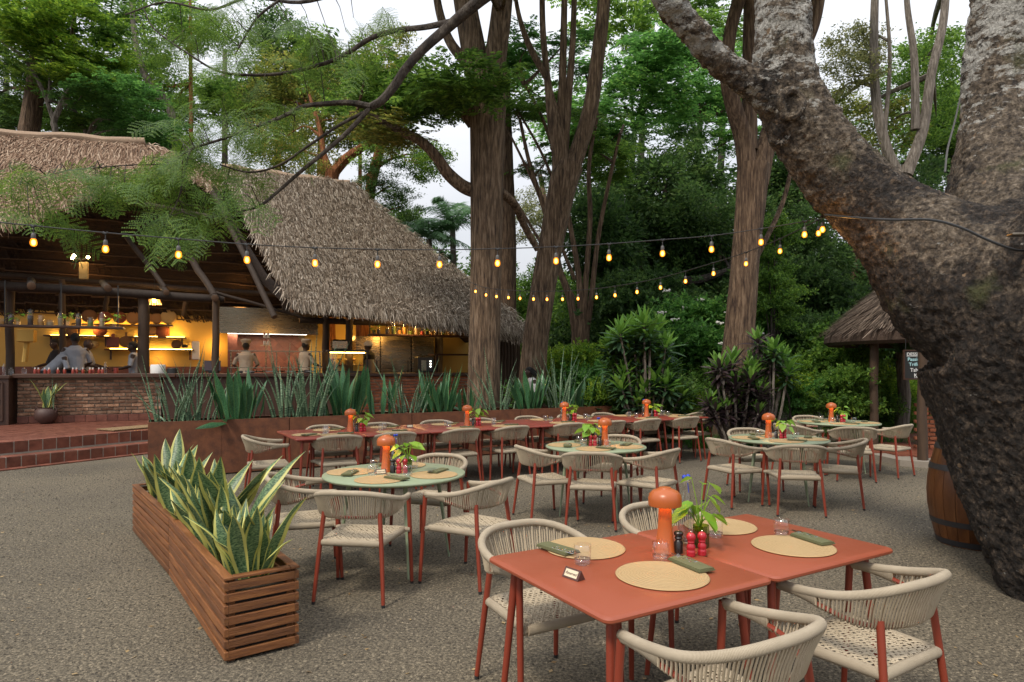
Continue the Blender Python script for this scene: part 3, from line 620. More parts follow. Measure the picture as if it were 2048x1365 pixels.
for px, w_, h, col, lab, cat in ((232, .10, .12, "red", "red plastic tub beyond the bar", "tub"), (316, .32, .2, "white", "round pale food warmer beside the screen", "food warmer"), (345, .25, .12, "dark", "dark pan on the counter behind the tall post", "pan")):
    q = at(px, 742, .75 if px < 300 else .3); mb = MB(); mb.lathe([(0, 0), (w_ * .5, 0), (w_ * .5, h * .9), (w_ * .45, h), (0, h * 1.02)], n=18); o = mb.build(lab.split()[-1] if 0 else "counter_vessel", M_fill["red"] if col == "red" else (M_white if col == "white" else M_black)); o.location = (q.x, q.y, CT); o['label'] = lab; o['category'] = cat
# screen
q = at(425, 742, .3); t = thing("till_screen", "black till screen standing on the serving counter", "screen", (q.x, q.y, CT), BROT)
mb = MB(); mb.box((0, 0, .17), (.36, .03, .26), Matrix.Rotation(R(-12), 3, 'X'), bev=.01); mb.build("display", M_black, t)
mb = MB(); mb.box((0, -.018, .17), (.32, .004, .22), Matrix.Rotation(R(-12), 3, 'X')); mb.build("screen_glass", surf("dim_screen", [(.02, .012, .015), (.05, .02, .02)], rough=.15, bump=0), t)
mb = MB(); mb.box((0, .05, .03), (.2, .16, .06), bev=.01); mb.build("stand", M_black, t)
# extractor hood
hd = thing("extractor_hood", "long brushed steel extractor hood over the cooking line", "hood")
h0 = loc(at(432, 664, 3.4)); h1 = loc(at(636, 668, 3.4))
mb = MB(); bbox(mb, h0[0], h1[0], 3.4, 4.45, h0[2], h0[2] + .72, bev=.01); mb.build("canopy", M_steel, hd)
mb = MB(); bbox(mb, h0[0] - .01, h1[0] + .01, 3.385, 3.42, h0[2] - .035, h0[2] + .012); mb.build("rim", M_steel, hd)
mb = MB(); bbox(mb, h0[0] + .3, h1[0] - .3, 3.5, 3.7, h0[2] - .03, h0[2] - .02); mb.build("light_strip", GL_WHITE, hd)
light('AREA', P((h0[0] + h1[0]) / 2, 3.7, h0[2] - .06), 16, (1, .72, .42), 2.2, sy=.3, parent=hd, rot=(0, 0, BROT))
# cooking pass: steel gantry
ga = thing("pass_gantry", "steel pass gantry with glass shelf on the serving counter", "gantry")
g0 = loc(at(462, 703, .3)); g1 = loc(at(640, 703, .3))
for a in (g0[0], (g0[0] + g1[0]) / 2, g1[0]):
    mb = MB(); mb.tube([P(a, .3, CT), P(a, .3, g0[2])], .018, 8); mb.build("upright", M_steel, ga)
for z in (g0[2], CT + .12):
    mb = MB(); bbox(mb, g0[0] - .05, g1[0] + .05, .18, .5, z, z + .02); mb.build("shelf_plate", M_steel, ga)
for k in range(7):
    q = at(500 + k * 20, 740, .35); mb = MB(); mb.lathe([(0, .02), (.10, .02), (.12, .05), (.11, .05), (0, .035)], n=16); o = mb.build("serving_dish", M_steel if k % 2 else M_white); o.location = (q.x, q.y, CT); o['label'] = "round serving dish on the pass, %s from the left" % ["first", "second", "third", "fourth", "fifth", "sixth", "seventh"][k]; o['category'] = 'dish'; o['group'] = 'dishes laid out under the pass gantry'
# spice bottles hanging rack in front of tiles
for px in (529, 536):
    for py in (690, 676):
        q = at(px, py, 3.3); mb = MB(); mb.lathe([(0, 0), (.035, 0), (.035, .09), (.02, .12), (0, .12)], n=10); mb.mi = 1; mb.lathe([(.022, .115), (.03, .14), (0, .16)], n=10); o = mb.build("squeeze_bottle", [M_white, M_fill["red"]]); o.location = q
        o['label'] = "white and red squeeze bottle, %s %s of the four before the tiles" % ("lower" if py == 690 else "upper", "left" if px == 529 else "right"); o['category'] = 'bottle'
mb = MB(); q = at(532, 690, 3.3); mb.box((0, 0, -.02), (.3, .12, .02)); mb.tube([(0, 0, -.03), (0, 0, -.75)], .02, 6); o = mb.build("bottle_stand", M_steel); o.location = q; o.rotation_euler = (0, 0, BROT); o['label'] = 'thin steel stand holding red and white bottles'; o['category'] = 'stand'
# cold display case
dc = thing("display_case", "glass pastry display case lit inside on the brick counter", "display case")
d0 = loc(at(655, 703, .35)); d1 = loc(at(731, 703, .35)); dz = d0[2]
for a in (d0[0], d1[0]):
    for b in (.1, .55): mb = MB(); mb.tube([P(a, b, CT), P(a, b, dz)], .02, 6); mb.build("corner_post", M_black, dc)
for z in (CT, dz): mb = MB(); bbox(mb, d0[0] - .03, d1[0] + .03, .07, .58, z - .02 if z > CT else z, z + .03 if z > CT else z + .04); mb.build("frame", M_black, dc)
for z in (.16, .3): mb = MB(); bbox(mb, d0[0] + .02, d1[0] - .02, .14, .52, CT + z, CT + z + .008); mb.build("glass_shelf", M_glass, dc)
mb = MB(); bbox(mb, d0[0] + .02, d1[0] - .02, .095, .105, CT + .04, dz - .02); mb.build("glass_front", M_glass, dc)
mb = MB(); bbox(mb, d0[0] + .03, d1[0] - .03, .50, .53, CT + .04, dz - .02); mb.build("back_panel", M_yellow, dc)
mb = MB(); bbox(mb, d0[0] + .05, d1[0] - .05, .16, .19, dz - .045, dz - .025); mb.build("light_strip", GL_STRIP, dc)
for k in range(9):
    a = d0[0] + .12 + (k % 5) * (d1[0] - d0[0] - .24) / 4; mb = MB(); mb.ell((0, 0, .03), (.06, .05, .035), 10, 6); o = mb.build("cake", M_bask[k % 4]); o.location = P(a, .33, CT + (.175 if k < 5 else .31)); o['label'] = "small cake on the %s shelf of the display case, %s from its left" % ("lower" if k < 5 else "upper", ["first", "second", "third", "fourth", "fifth"][k % 5]); o['category'] = 'cake'; o['group'] = 'cakes in the display case'
# toaster-like steel box
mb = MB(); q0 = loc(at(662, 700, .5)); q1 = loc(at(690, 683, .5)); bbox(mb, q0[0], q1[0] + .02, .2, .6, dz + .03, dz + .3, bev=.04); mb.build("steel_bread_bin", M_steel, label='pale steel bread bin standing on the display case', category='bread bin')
# big steel fridges/ovens at right
for i, (x0, x1, y, lab) in enumerate(((712, 760, 672, "left brushed steel fridge behind the brick counter"), (762, 822, 672, "middle brushed steel fridge with warm reflection"), (824, 868, 670, "right steel oven behind the coffee machine"))):
    p0 = loc(at(x0, y, 2.7)); p1 = loc(at(x1, y, 2.7)); t = thing("steel_fridge", lab, "fridge")
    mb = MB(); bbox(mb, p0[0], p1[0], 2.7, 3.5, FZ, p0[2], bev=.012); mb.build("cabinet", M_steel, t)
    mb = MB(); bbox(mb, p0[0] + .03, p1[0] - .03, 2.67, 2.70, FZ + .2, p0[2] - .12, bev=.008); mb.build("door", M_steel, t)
    mb = MB(); mb.tube([P(p1[0] - .1, 2.64, 1.3), P(p1[0] - .1, 2.64, 1.8)], .014, 6); mb.build("handle", M_black, t)
t = thing("coffee_machine", "black and steel coffee machine on the brick counter", "coffee machine"); q = loc(at(846, 740, .4))
mb = MB(); bbox(mb, q[0] - .2, q[0] + .22, .15, .6, CT, CT + .42, bev=.02); mb.build("body", M_black, t)
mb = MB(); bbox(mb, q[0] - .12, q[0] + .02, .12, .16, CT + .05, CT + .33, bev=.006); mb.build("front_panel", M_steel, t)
for k in range(3): mb = MB(); mb.box(P(q[0] + .14, .135, CT + .16 + k * .07), (.03, .02, .03), BM3); mb.build("button", GL_WHITE, t)
t = thing("work_table", "dark kitchen work table at the right of the open kitchen", "table")
q0 = loc(at(868, 708, 1.4)); q1 = loc(at(930, 708, 1.4))
mb = MB(); bbox(mb, q0[0], q1[0] + .4, 1.3, 2.0, q0[2] - .04, q0[2]); mb.build("table_top", M_darkwood, t)
for a in (q0[0] + .05, q1[0] + .3): mb = MB(); bbox(mb, a, a + .06, 1.35, 1.42, FZ, q0[2] - .04); mb.build("leg", M_darkwood, t)
# right hanging shelf
h2 = thing("hanging_kitchen_shelf", "hanging wooden shelf of jars and plants over the right counter", "shelf")
r0 = loc(at(738, 668, .3)); r1 = loc(at(1000, 672, .3)); RZ = r0[2]
mb = MB(); bbox(mb, r0[0], r1[0], .15, .5, RZ - .05, RZ, bev=.008); mb.build("board", M_darkwood, h2)
for px in (740, 830, 928): a = loc(at(px, 665, .3))[0]; mb = MB(); bbox(mb, a - .015, a + .015, .3, .33, RZ, RZ + .75); mb.build("hanger", M_black, h2)
for i, (px, r, h, f) in enumerate(((757, .05, .2, "dark"), (775, .06, .22, "dark"), (787, .06, .33, "green"), (797, .07, .18, "amber"), (807, .05, .3, "amber"), (820, .06, .16, "green"), (832, .055, .3, "seed"), (844, .055, .15, "red"), (863, .05, .14, "amber"), (873, .05, .28, "dark"), (899, .06, .15, "amber"), (911, .05, .17, "seed"))):
    q = at(px, 665, .32); jar((q.x, q.y, RZ), r, h, f, "%s jar on the right hanging shelf, %s from its left end" % ({"dark": "dark", "green": "green", "amber": "amber", "seed": "grain", "red": "red"}[f], ["first", "second", "third", "fourth", "fifth", "sixth", "seventh", "eighth", "ninth", "tenth", "eleventh", "twelfth"][i]), lidm=M_black if i % 2 else M_glass)
for px, lab in ((748, "leafy plant at the left end of the right hanging shelf"), (854, "leafy plant in the middle of the right hanging shelf"), (886, "leafy plant near the tree on the right hanging shelf")):
    q = at(px, 665, .3); t = thing("shelf_plant", lab, "plant", (q.x, q.y, RZ)); mb = MB(); mb.lathe([(.04, 0), (.05, .1)], n=12); mb.build("pot", M_gglass, t); sprig(t, 9, .16, M_pothos, random, leaf=.08, base=(0, 0, .08))
# paper towel box, soap dispenser on wall
mb = MB(); q = loc(at(392, 700, WB)); bbox(mb, q[0] - .1, q[0] + .1, 4.44, 4.6, q[2] - .3, q[2] + .25, bev=.03); mb.build("soap_dispenser", M_white, label='white soap dispenser on the pillar right of the yellow wall', category='soap dispenser')
mb = MB(); q = loc(at(55, 685, 3.0)); bbox(mb, q[0] - .17, q[0] + .17, 2.8, 3.1, q[2], q[2] + .32, bev=.02); mb.tube([P(q[0], 2.95, q[2]), P(q[0] - .05, 2.95, q[2] - .5)], .06, 8); mb.build("floor_lamp", M_yellow, label='square cream shaded lamp behind the left end of the bar', category='lamp')
# kitchen lamps and added warm fill lights
def pendant(px, py, b, lab, e):
    q = at(px, py, b); t = thing("pendant_lamp", lab, "lamp", q)
    mb = MB()
    for k in range(16): a = k / 16 * 6.283; mb.tube([(.07 * math.cos(a), .07 * math.sin(a), .14), (.16 * math.cos(a), .16 * math.sin(a), -.10)], .012, 4)
    mb.build("shade", M_bask[3], t); mb = MB(); mb.ell((0, 0, 0), (.05, .05, .06), 10, 8); mb.build("bulb", glow("pendant_bulb", (1, .55, .15), 25), t)
    mb = MB(); mb.tube([(0, 0, .14), (0, 0, .7)], .005, 4); mb.build("cord", M_black, t); light('POINT', q + Vector((0, 0, -.16)), e, size=.06, parent=None)
pendant(309, 601, 1.6, "straw shaded pendant lamp glowing behind the thick post", 26)
ls = thing("spotlight_cluster", "cluster of three warm spotlights on a pale bracket under the thatch", "spotlight", at(165, 518, 1.9))
for dx, dy in ((-.18, .0), (.2, .02), (-.14, .06)):
    mb = MB(); mb.ell((dx, -.1, dy), (.035, .035, .035), 10, 8); mb.build("bulb", glow("spot_bulb", (1, .72, .35), 40), ls); mb = MB(); mb.tube([(dx, -.06, dy), (0, 0, -.02)], .012, 5); mb.build("arm", M_black, ls)
mb = MB(); mb.box((0, .05, -.28), (.2, .06, .42), bev=.01); mb.build("bracket", M_bask[3], ls)
light('POINT', at(165, 560, 3.2), 9, (1, .48, .14), .15); light('POINT', at(480, 585, 3.4), 5, (1, .48, .14), .15)  # added orange uplights for the thatch underside, no fixtures of their own
q = at(818, 634, -.1); t = thing("eave_bulb", "bare warm bulb glowing under the thatch eave above the jars", "lamp", q); mb = MB(); mb.ell((0, 0, 0), (.05, .05, .055), 12, 8); mb.build("bulb", glow("eave_bulb_glow", (1, .62, .2), 60), t); mb = MB(); mb.tube([(0, 0, .05), (0, 0, .2)], .02, 6); mb.build("socket", M_black, t)
light('POINT', q + Vector((0, .1, -.1)), 18, (1, .55, .2), .06)
for (a, b, z, e) in ((0.6, 4.42, 2.66, 7), (2.6, 4.42, 2.66, 7), (3.7, 4.40, 2.25, 9), (2.2, 4.4, 1.85, 6), (-2.2, 3.6, 2.9, 4), (7.6, 3.6, 2.5, 14), (8.8, 2.2, 2.9, 14), (10.4, 1.8, 2.8, 5), (5.2, 1.0, 2.6, 7), (8.4, 1.5, 2.5, 8)):
    light('POINT', P(a, b, z), e * 0.95, (1, .54, .13), .12)  # added fill without fixtures; those at the wall stand for the shelf strips
# ------------------------------------------------------------------ people
M_skin = surf("dark_skin", [(.035, .017, .010), (.055, .027, .017)], scale=5, rough=.55, bump=.05); M_hair = surf("black_hair", [(.006, .005, .004), (.014, .012, .010)], scale=80, rough=.85, bump=.8)
M_shirt = surf("grey_white_shirt", [(.28, .29, .32), (.36, .37, .40)], scale=6, rough=.85, bump=.5, bscale=9, dist=.03); M_trous = surf("black_trousers", [(.012, .012, .015), (.02, .02, .024)], rough=.85, bump=.3)
M_chef = surf("cream_chef_jacket", [(.32, .26, .20), (.40, .34, .27)], scale=6, rough=.85, bump=.5, bscale=9, dist=.03)
def person(label, p, rz, lean=0.0, head=(0, 0, 0), arms=((-.05, .28, 1.08), (.05, .28, 1.08)), hat=None, shirt=M_shirt, hair='short', h=1.70, apron=None, walk=0):
    t = thing("person", label, "person", p, rz, scale=h / 1.70)
    ln = Matrix.Rotation(-lean, 3, 'X'); hip = Vector((0, 0, .92))
    def u(v): return hip + ln @ (Vector(v) - hip)
    sh = [u((-.165, 0, 1.40)), u((.165, 0, 1.40))]; neck = u((0, .0, 1.47)); hc = u((0, .03, 1.585)) + Vector(head)
    mb = MB()
    mb.tube([u((0, 0, .88)), u((0, 0, 1.05)), u((0, .01, 1.22)), u((0, 0, 1.36)), u((0, 0, 1.43))], [.145, .135, .15, .16, .09], 14, flat=[.7, .68, .66, .6, .7], up=(0, 1, 0))
    mb.tube([u((0, 0, 1.38)), neck.lerp(hc, .5)], [.062, .055], 10)
    mb.ell(hc, (.076, .094, .115), 16, 12); mb.ell(hc + Vector((0, .03, -.06)), (.055, .06, .055), 12, 8)
    mb.ell(hc + Vector((0, .096, -.01)), (.015, .022, .026), 8, 6)
    mb.ell(hc + Vector((0, .085, -.052)), (.028, .014, .010), 8, 6)
    for s in (-1, 1): mb.ell(hc + Vector((s * .078, -.005, -.005)), (.012, .02, .032), 8, 6)
    sl = MB()
    for s, tgt in ((0, arms[0]), (1, arms[1])):
        sgn = -1 if s == 0 else 1; hd_ = Vector((tgt[0] + sgn * .18, tgt[1], tgt[2])) if tgt[2] < 3 else Vector(tgt)
        d_ = hd_ - sh[s]; mid = sh[s] + d_ * .5 + Vector((sgn * .07, -.08, -.10 if d_.length < .5 else -.03))
        mb.tube([sh[s], mid, hd_], [.052, .042, .028], 9); sl.tube([sh[s] - Vector((sgn * .03, 0, 0)), sh[s].lerp(mid, .5), mid], [.058, .053, .05], 10)
        dn = (hd_ - mid).normalized(); side = dn.cross(Vector((0, 0, 1))).normalized()
        mb.tube([hd_, hd_ + dn * .085], [.03, .036], 8, flat=.5)
        for f_ in range(4): b0 = hd_ + dn * .08 + side * (f_ - 1.5) * .018; mb.tube([b0, b0 + dn * .035, b0 + dn * (.06 - .004 * abs(f_ - 1.5)) + Vector((0, 0, -.015))], [.010, .009, .008], 6)
        mb.tube([hd_ + dn * .02 + side * .03 * -sgn, hd_ + dn * .05 + side * .055 * -sgn], [.011, .009], 6)
    leg = MB(); w2 = walk
    for s in (-1, 1):
        k = Vector((s * .10, s * w2 * .5 + .02, .50)); f_ = Vector((s * .105, s * w2, .09)); mb.tube([(s * .09, 0, .90), k, f_], [.088, .058, .042], 10)
        leg.tube([(s * .085, 0, .98), (s * .09, 0, .86), k, f_ + Vector((0, 0, .0))], [.10, .11, .075, .065], 10); mb.tube([f_ + Vector((0, -.05, -.05)), f_ + Vector((0, .16, -.06))], [.045, .035], 8)
    leg.tube([(0, 0, .86), (0, 0, 1.0)], [.15, .15], 14, flat=.7, up=(0, 1, 0))
    ob("body", remesh(mb, "body", M_skin, .011, iters=2), t)
    sl.tube([u((0, 0, .84)), u((0, 0, .95)), u((0, 0, 1.06)), u((0, .01, 1.22)), u((0, 0, 1.37)), u((0, 0, 1.455))], [.17, .16, .15, .165, .178, .080], 16, flat=[.72, .7, .70, .68, .62, .8], up=(0, 1, 0))
    ob("shirt", remesh(sl, "shirt", shirt, .013, disp=((.12, .02),), iters=2), t); ob("trousers", remesh(leg, "trousers", M_trous, .016, iters=1), t)
    sh_ = MB()
    for s in (-1, 1): sh_.box((s * .105, s * w2 + .05, .045), (.10, .27, .09), bev=.03)
    sh_.build("shoes", M_black, t)
    for s in (-1, 1):
        e = MB(); e.ell(hc + Vector((s * .03, .083, .012)), (.012, .008, .008), 8, 6); e.build("eye", M_white, t)
        e = MB(); e.ell(hc + Vector((s * .03, .0895, .012)), (.005, .004, .005), 6, 5); e.build("iris", M_hair, t)
    hb = MB()
    if hair == 'short': hb.ell(hc + Vector((0, -.012, .025)), (.083, .098, .105), 14, 10)
    elif hair == 'locks':
        hb.ell(hc + Vector((0, -.015, .025)), (.085, .10, .105), 14, 10)
        for k in range(46):
            a = random.uniform(0, 6.28) ; v0 = hc + Vector((.07 * math.cos(a), -.02 + .07 * math.sin(a), random.uniform(.04, .10))); v1 = v0 + Vector((.05 * math.cos(a), .02 * math.sin(a) - .05, -.06)); hb.tube([v0, v1, v1 + Vector((random.uniform(-.02, .02), -.04, -random.uniform(.05, .13)))], [.009, .009, .006], 5)
    if hair != 'bald':
        hm = hb.mesh("hair", M_hair, True)
        # keep the face clear: push the front lower shell back inside the head
        for v in hm.vertices:
            q_ = v.co - hc
            if q_.y > .02 and q_.z < .055: v.co = hc + Vector((q_.x * .85, q_.y * .6, max(q_.z, -.02) * .9))
        ob("hair", hm, t)
    if hat == 'chef':
        m2 = MB(); m2.lathe([(.092, .035), (.095, .085), (.118, .11), (.122, .145), (.095, .175), (0, .18)], c=hc, n=20, cap=False); ob("cap", m2.mesh("cap", M_chef, True), t)
    if hat == 'white':
        m2 = MB(); m2.ell(hc + Vector((0, -.02, .05)), (.098, .118, .085), 16, 10); ob("cap", m2.mesh("cap", M_white, True), t)
    if apron: m2 = MB(); m2.tube([u((0, .01, .5)), u((0, .01, 1.0)), u((0, .015, 1.25))], [.19, .18, .17], 14, flat=.75, up=(0, 1, 0), cap=False); ob("apron", m2.mesh("apron", apron, True), t)
    return t
def pp(px, py, b, htop, z0=FZ): 
    q = at(px, py, b); return Vector((q.x, q.y, z0)), (q.z - z0)
def setperson(label, px, pytop, b, ang, **kw):
    q, hh = pp(px, pytop, b, 0); q2 = dict(kw); lean = kw.get('lean', 0)
    top = .92 + (.78 * math.cos(lean)); return person(label, q, ang, h=hh / top * 1.70 if lean else hh, **kw)
setperson("man with short black hair and grey shirt standing back turned behind the bar", 151, 667, 1.25, BROT + .35, hair='short', arms=((-.02, .30, 1.12), (.05, .28, 1.05)))
setperson("worker in a white cap bending forward over the bar at left", 90, 693, 1.15, -1.0, lean=.75, hat='white', hair='bald', head=(0, .02, -.02), arms=((0, .62, .98), (0, .6, .98)))
setperson("bald man facing sideways between the bartender and the shelves", 173, 679, 2.2, -1.3, hair='bald')
setperson("person with black hair peering past the thick post", 268, 684, 1.5, 2.0, hair='short')
setperson("person with black hair far behind the bending worker", 113, 679, 3.4, 2.6, hair='short', shirt=M_trous)
setperson("chef in a cream jacket and cap with back turned at the cooking line", 492, 683, 2.2, BROT, hat='chef', hair='short', shirt=M_chef)
setperson("chef with a cream cap stooping at the right end of the tiled wall", 610, 683, 2.4, -.6, hat='chef', hair='short', shirt=M_chef)
setperson("cook in a dark top, white cap and pale apron by the steel fridge", 738, 683, 1.5, 1.2, hat='white', hair='short', shirt=M_trous, apron=M_chef)
qx = W(1071, 732, 14.6)
person("woman with long black locks and a white top walking behind the rusty planter", (qx.x, qx.y, 0), 1.9, lean=.22, hair='locks', shirt=M_white, h=1.62, walk=.14, arms=((0, .2, .95), (0, -.1, .9)))
# ------------------------------------------------------------------ tree trunks
def barkmat(name, c, rough=.95, stretch=(7, 7, .8), scale=3.2, bump=1.0, dist=.05):
    return surf(name, c, pos=[.34, .50, .66], scale=scale, rough=rough, bump=bump, bscale=scale * 2.6, stretch=stretch, detail=9, dist=dist)
M_bark = barkmat("fissured_brown_bark", [(.028, .016, .010), (.125, .080, .046), (.25, .175, .115)])
M_bark2 = barkmat("reddish_brown_bark", [(.034, .018, .011), (.115, .070, .041), (.22, .145, .09)])
M_bark3 = barkmat("pale_grey_bark", [(.09, .075, .06), (.19, .16, .13), (.30, .26, .22)])
M_bark4 = barkmat("orange_glow_bark", [(.10, .035, .012), (.26, .09, .03), (.38, .17, .07)])  # orange light falling on these trunks is put into the bark colour
M_bark5 = barkmat("dark_branch_bark", [(.016, .012, .010), (.045, .034, .027), (.085, .07, .055)], stretch=(3, 3, 1))
def bark_tube(mb, pts, n=22, ridge=.05, sub=7, seed=0, kk=9):
    """pts: (x,y,z,r)"""
    Q = interp(pts, sub); rr = random.Random(seed); ph = [rr.random() * 6.28 for _ in range(6)]
    C = [Vector(q[:3]) for q in Q]; prev = None; vs = []; us = []; k = len(Q)
    for i, q in enumerate(Q):
        t = (C[min(i + 1, k - 1)] - C[max(i - 1, 0)]).normalized()
        a = prev if prev is not None else Vector((1, 0, 0)); a = (a - t * a.dot(t)).normalized(); prev = a; b = t.cross(a); z = i * .35
        for j in range(n):
            an = 6.2832 * j / n
            m = 1 + ridge * (math.sin(an * 3 + ph[0] + z * .25) + .6 * math.sin(an * kk + ph[1] + 1.2 * math.sin(z * .4)) + .4 * math.sin(an * 5 + ph[2] - z * .3)) + ridge * .5 * mnoise.noise(C[i] * 2.3 + a * math.cos(an) * 2 + b * math.sin(an) * 2)
            vs.append(tuple(C[i] + (a * math.cos(an) + b * math.sin(an)) * float(q[3]) * m)); us.append((j / n, i * .1))
    fs = [(i * n + j, i * n + (j + 1) % n, (i + 1) * n + (j + 1) % n, (i + 1) * n + j) for i in range(k - 1) for j in range(n)]
    fs.append(tuple((k - 1) * n + j for j in range(n))); fs.append(tuple(range(n - 1, -1, -1))); mb.add(vs, fs, us)
def ipts(L_):   # (px, py, Y, width px in photo) -> world point with radius
    o = []
    for (px, py, Y, wd) in L_: q = W(px, py, Y); o.append((q.x, q.y, q.z, wd / F * Y / 2 * .93))
    return o
# ------------------------------------------------------------------ leaf clumps (shared mesh library)
def leaves(c, dr, nrm, ln, wd):
    """diamond-ish leaf quads"""
    sdv = np.cross(dr, nrm); sdv /= np.linalg.norm(sdv, axis=1)[:, None] + 1e-9
    ln = ln[:, None]; wd = wd[:, None]
    return np.stack([c, c + dr * ln * .45 + sdv * wd, c + dr * ln, c + dr * ln * .45 - sdv * wd], 1)
def unit(a): return a / (np.linalg.norm(a, axis=1)[:, None] + 1e-9)
def clump(name, kind, n, seed):
    r = np.random.default_rng(seed)
    if kind == 'feather':      # flat layered sprays of fine fronds
        K = 26; cc = r.normal(0, 1, (K, 3)); cc = unit(cc) * (r.random(K) ** .4)[:, None] * [1.0, 1.0, .42]; per = n // K; Q = []
        for k in range(K):
            m = per // 14; az = r.random() * 6.28; Qs = []
            for f in range(m):
                a = az + r.normal(0, 1.3); d = np.array([math.cos(a), math.sin(a), r.normal(-.12, .18)]); d /= np.linalg.norm(d)
                st = cc[k] + r.normal(0, .14, 3) * [1, 1, .3]; L0 = .26 * (.6 + .8 * r.random()); t = np.linspace(.1, 1, 7)
                side = np.cross(d, [0, 0, 1.]); side /= np.linalg.norm(side)
                for sg in (-1, 1):
                    c = st + d * (t * L0)[:, None] + np.array([0, 0, -1]) * (t ** 2 * .05)[:, None]
                    dr = unit(np.tile(side * sg + d * .45 + [0, 0, -.15], (7, 1)) + r.normal(0, .12, (7, 3)))
                    Qs.append(leaves(c, dr, np.tile([0, 0, 1.], (7, 1)) + r.normal(0, .75, (7, 3)), .12 * (1 - .5 * np.abs(t - .45)) * (1 + .2 * r.random(7)), np.full(7, .022)))
            Q.append(np.concatenate(Qs))
        return np.concatenate(Q)
    if kind == 'broad':
        K = 30; cc = unit(r.normal(0, 1, (K, 3))) * (r.random(K) ** .35)[:, None] * .85; idx = r.integers(0, K, n)
        off = unit(r.normal(0, 1, (n, 3))) * (r.random(n) ** .5)[:, None] * .30; c = cc[idx] + off
        dr = unit(off * 2.0 + c * .6 + r.normal(0, .25, (n, 3)) + [0, 0, -.15]); nn = unit(np.cross(dr, r.normal(0, 1, (n, 3))) + [0, 0, .9])
        return leaves(c, dr, nn, .095 * (.6 + .8 * r.random(n)), .027 * (.6 + .8 * r.random(n)))
    if kind == 'fine':
        K = 40; cc = unit(r.normal(0, 1, (K, 3))) * (r.random(K) ** .4)[:, None] * [.95, .95, .8]; idx = r.integers(0, K, n)
        off = r.normal(0, .13, (n, 3)) * [1, 1, .6]; c = cc[idx] + off; dr = unit(r.normal(0, 1, (n, 3)) * [1, 1, .5] + [0, 0, -.2]); nn = unit(r.normal(0, .5, (n, 3)) + [0, 0, 1])
        return leaves(c, dr, nn, .085 * (.6 + .9 * r.random(n)), .020 * (.6 + .8 * r.random(n)))
    if kind == 'bush':         # large-leaved understory, leaves on arching shoots
        Q = []; S = n // 22
        for s in range(S):
            a = r.random() * 6.28; el = r.random() * 1.2 + .1; d = np.array([math.cos(a) * math.cos(el), math.sin(a) * math.cos(el), math.sin(el)]); st = r.normal(0, .35, 3) * [1, 1, .3]; L0 = .5 + .55 * r.random(); t = np.linspace(.25, 1, 22)
            c = st + d * (t * L0)[:, None] + np.array([0, 0, -.22]) * (t ** 2)[:, None]; rad = r.normal(0, 1, (22, 3)); dr = unit(rad + d * .6 + [0, 0, -.1]); nn = unit(np.cross(dr, r.normal(0, 1, (22, 3))) + [0, 0, 1.1])
            Q.append(leaves(c, dr, nn, .13 * (.6 + .7 * r.random(22)), .036 * (.6 + .7 * r.random(22))))
        return np.concatenate(Q)
GRN = {
 'mid': leafmat("mid_green_foliage", [(0.0328, 0.0751, 0.0177), (0.0696, 0.1537, 0.0281), (0.1299, 0.2518, 0.0393), (0.2494, 0.3731, 0.0534)], trans=.5),
 'bright': leafmat("bright_green_foliage", [(0.0413, 0.0945, 0.0153), (0.0938, 0.1974, 0.0229), (0.1875, 0.315, 0.0306), (0.3562, 0.4253, 0.045)], trans=.5),
 'dark': leafmat("dark_green_foliage", [(0.0201, 0.0461, 0.0167), (0.0417, 0.0921, 0.0265), (0.0758, 0.1516, 0.0374), (0.147, 0.2304, 0.0599)], trans=.5),
 'olive': leafmat("olive_green_foliage", [(0.045, 0.0678, 0.0187), (0.1053, 0.1436, 0.0306), (0.1944, 0.2334, 0.0459), (0.3726, 0.3052, 0.0612)], trans=.5),
 'grey': leafmat("grey_green_foliage", [(0.055, 0.0683, 0.0314), (0.1162, 0.1397, 0.0553), (0.2025, 0.2142, 0.079), (0.3187, 0.3034, 0.1156)], trans=.5),
 'emerald': leafmat("emerald_green_foliage", [(0.0316, 0.093, 0.0237), (0.0601, 0.1661, 0.0365), (0.1029, 0.2656, 0.0538), (0.2056, 0.3719, 0.0752)], trans=.5)}
CL = {}
for kind, n, k in (('feather', 2700, 6), ('broad', 3600, 5), ('fine', 3000, 5), ('bush', 2200, 4)):
    CL[kind] = [quads("foliage", clump(kind, kind, n, 100 + i * 7 + len(kind)), GRN['mid']) for i in range(k)]
def put_clump(kind, colr, p, s, parent, sq=1.0, name="foliage"):
    o = ob(name, random.choice(CL[kind]), parent, p, (random.uniform(-.25, .25), random.uniform(-.25, .25), random.uniform(0, 6.28)), (s, s, s * sq))
    o.material_slots[0].link = 'OBJECT'; o.material_slots[0].material = GRN[colr]; return o
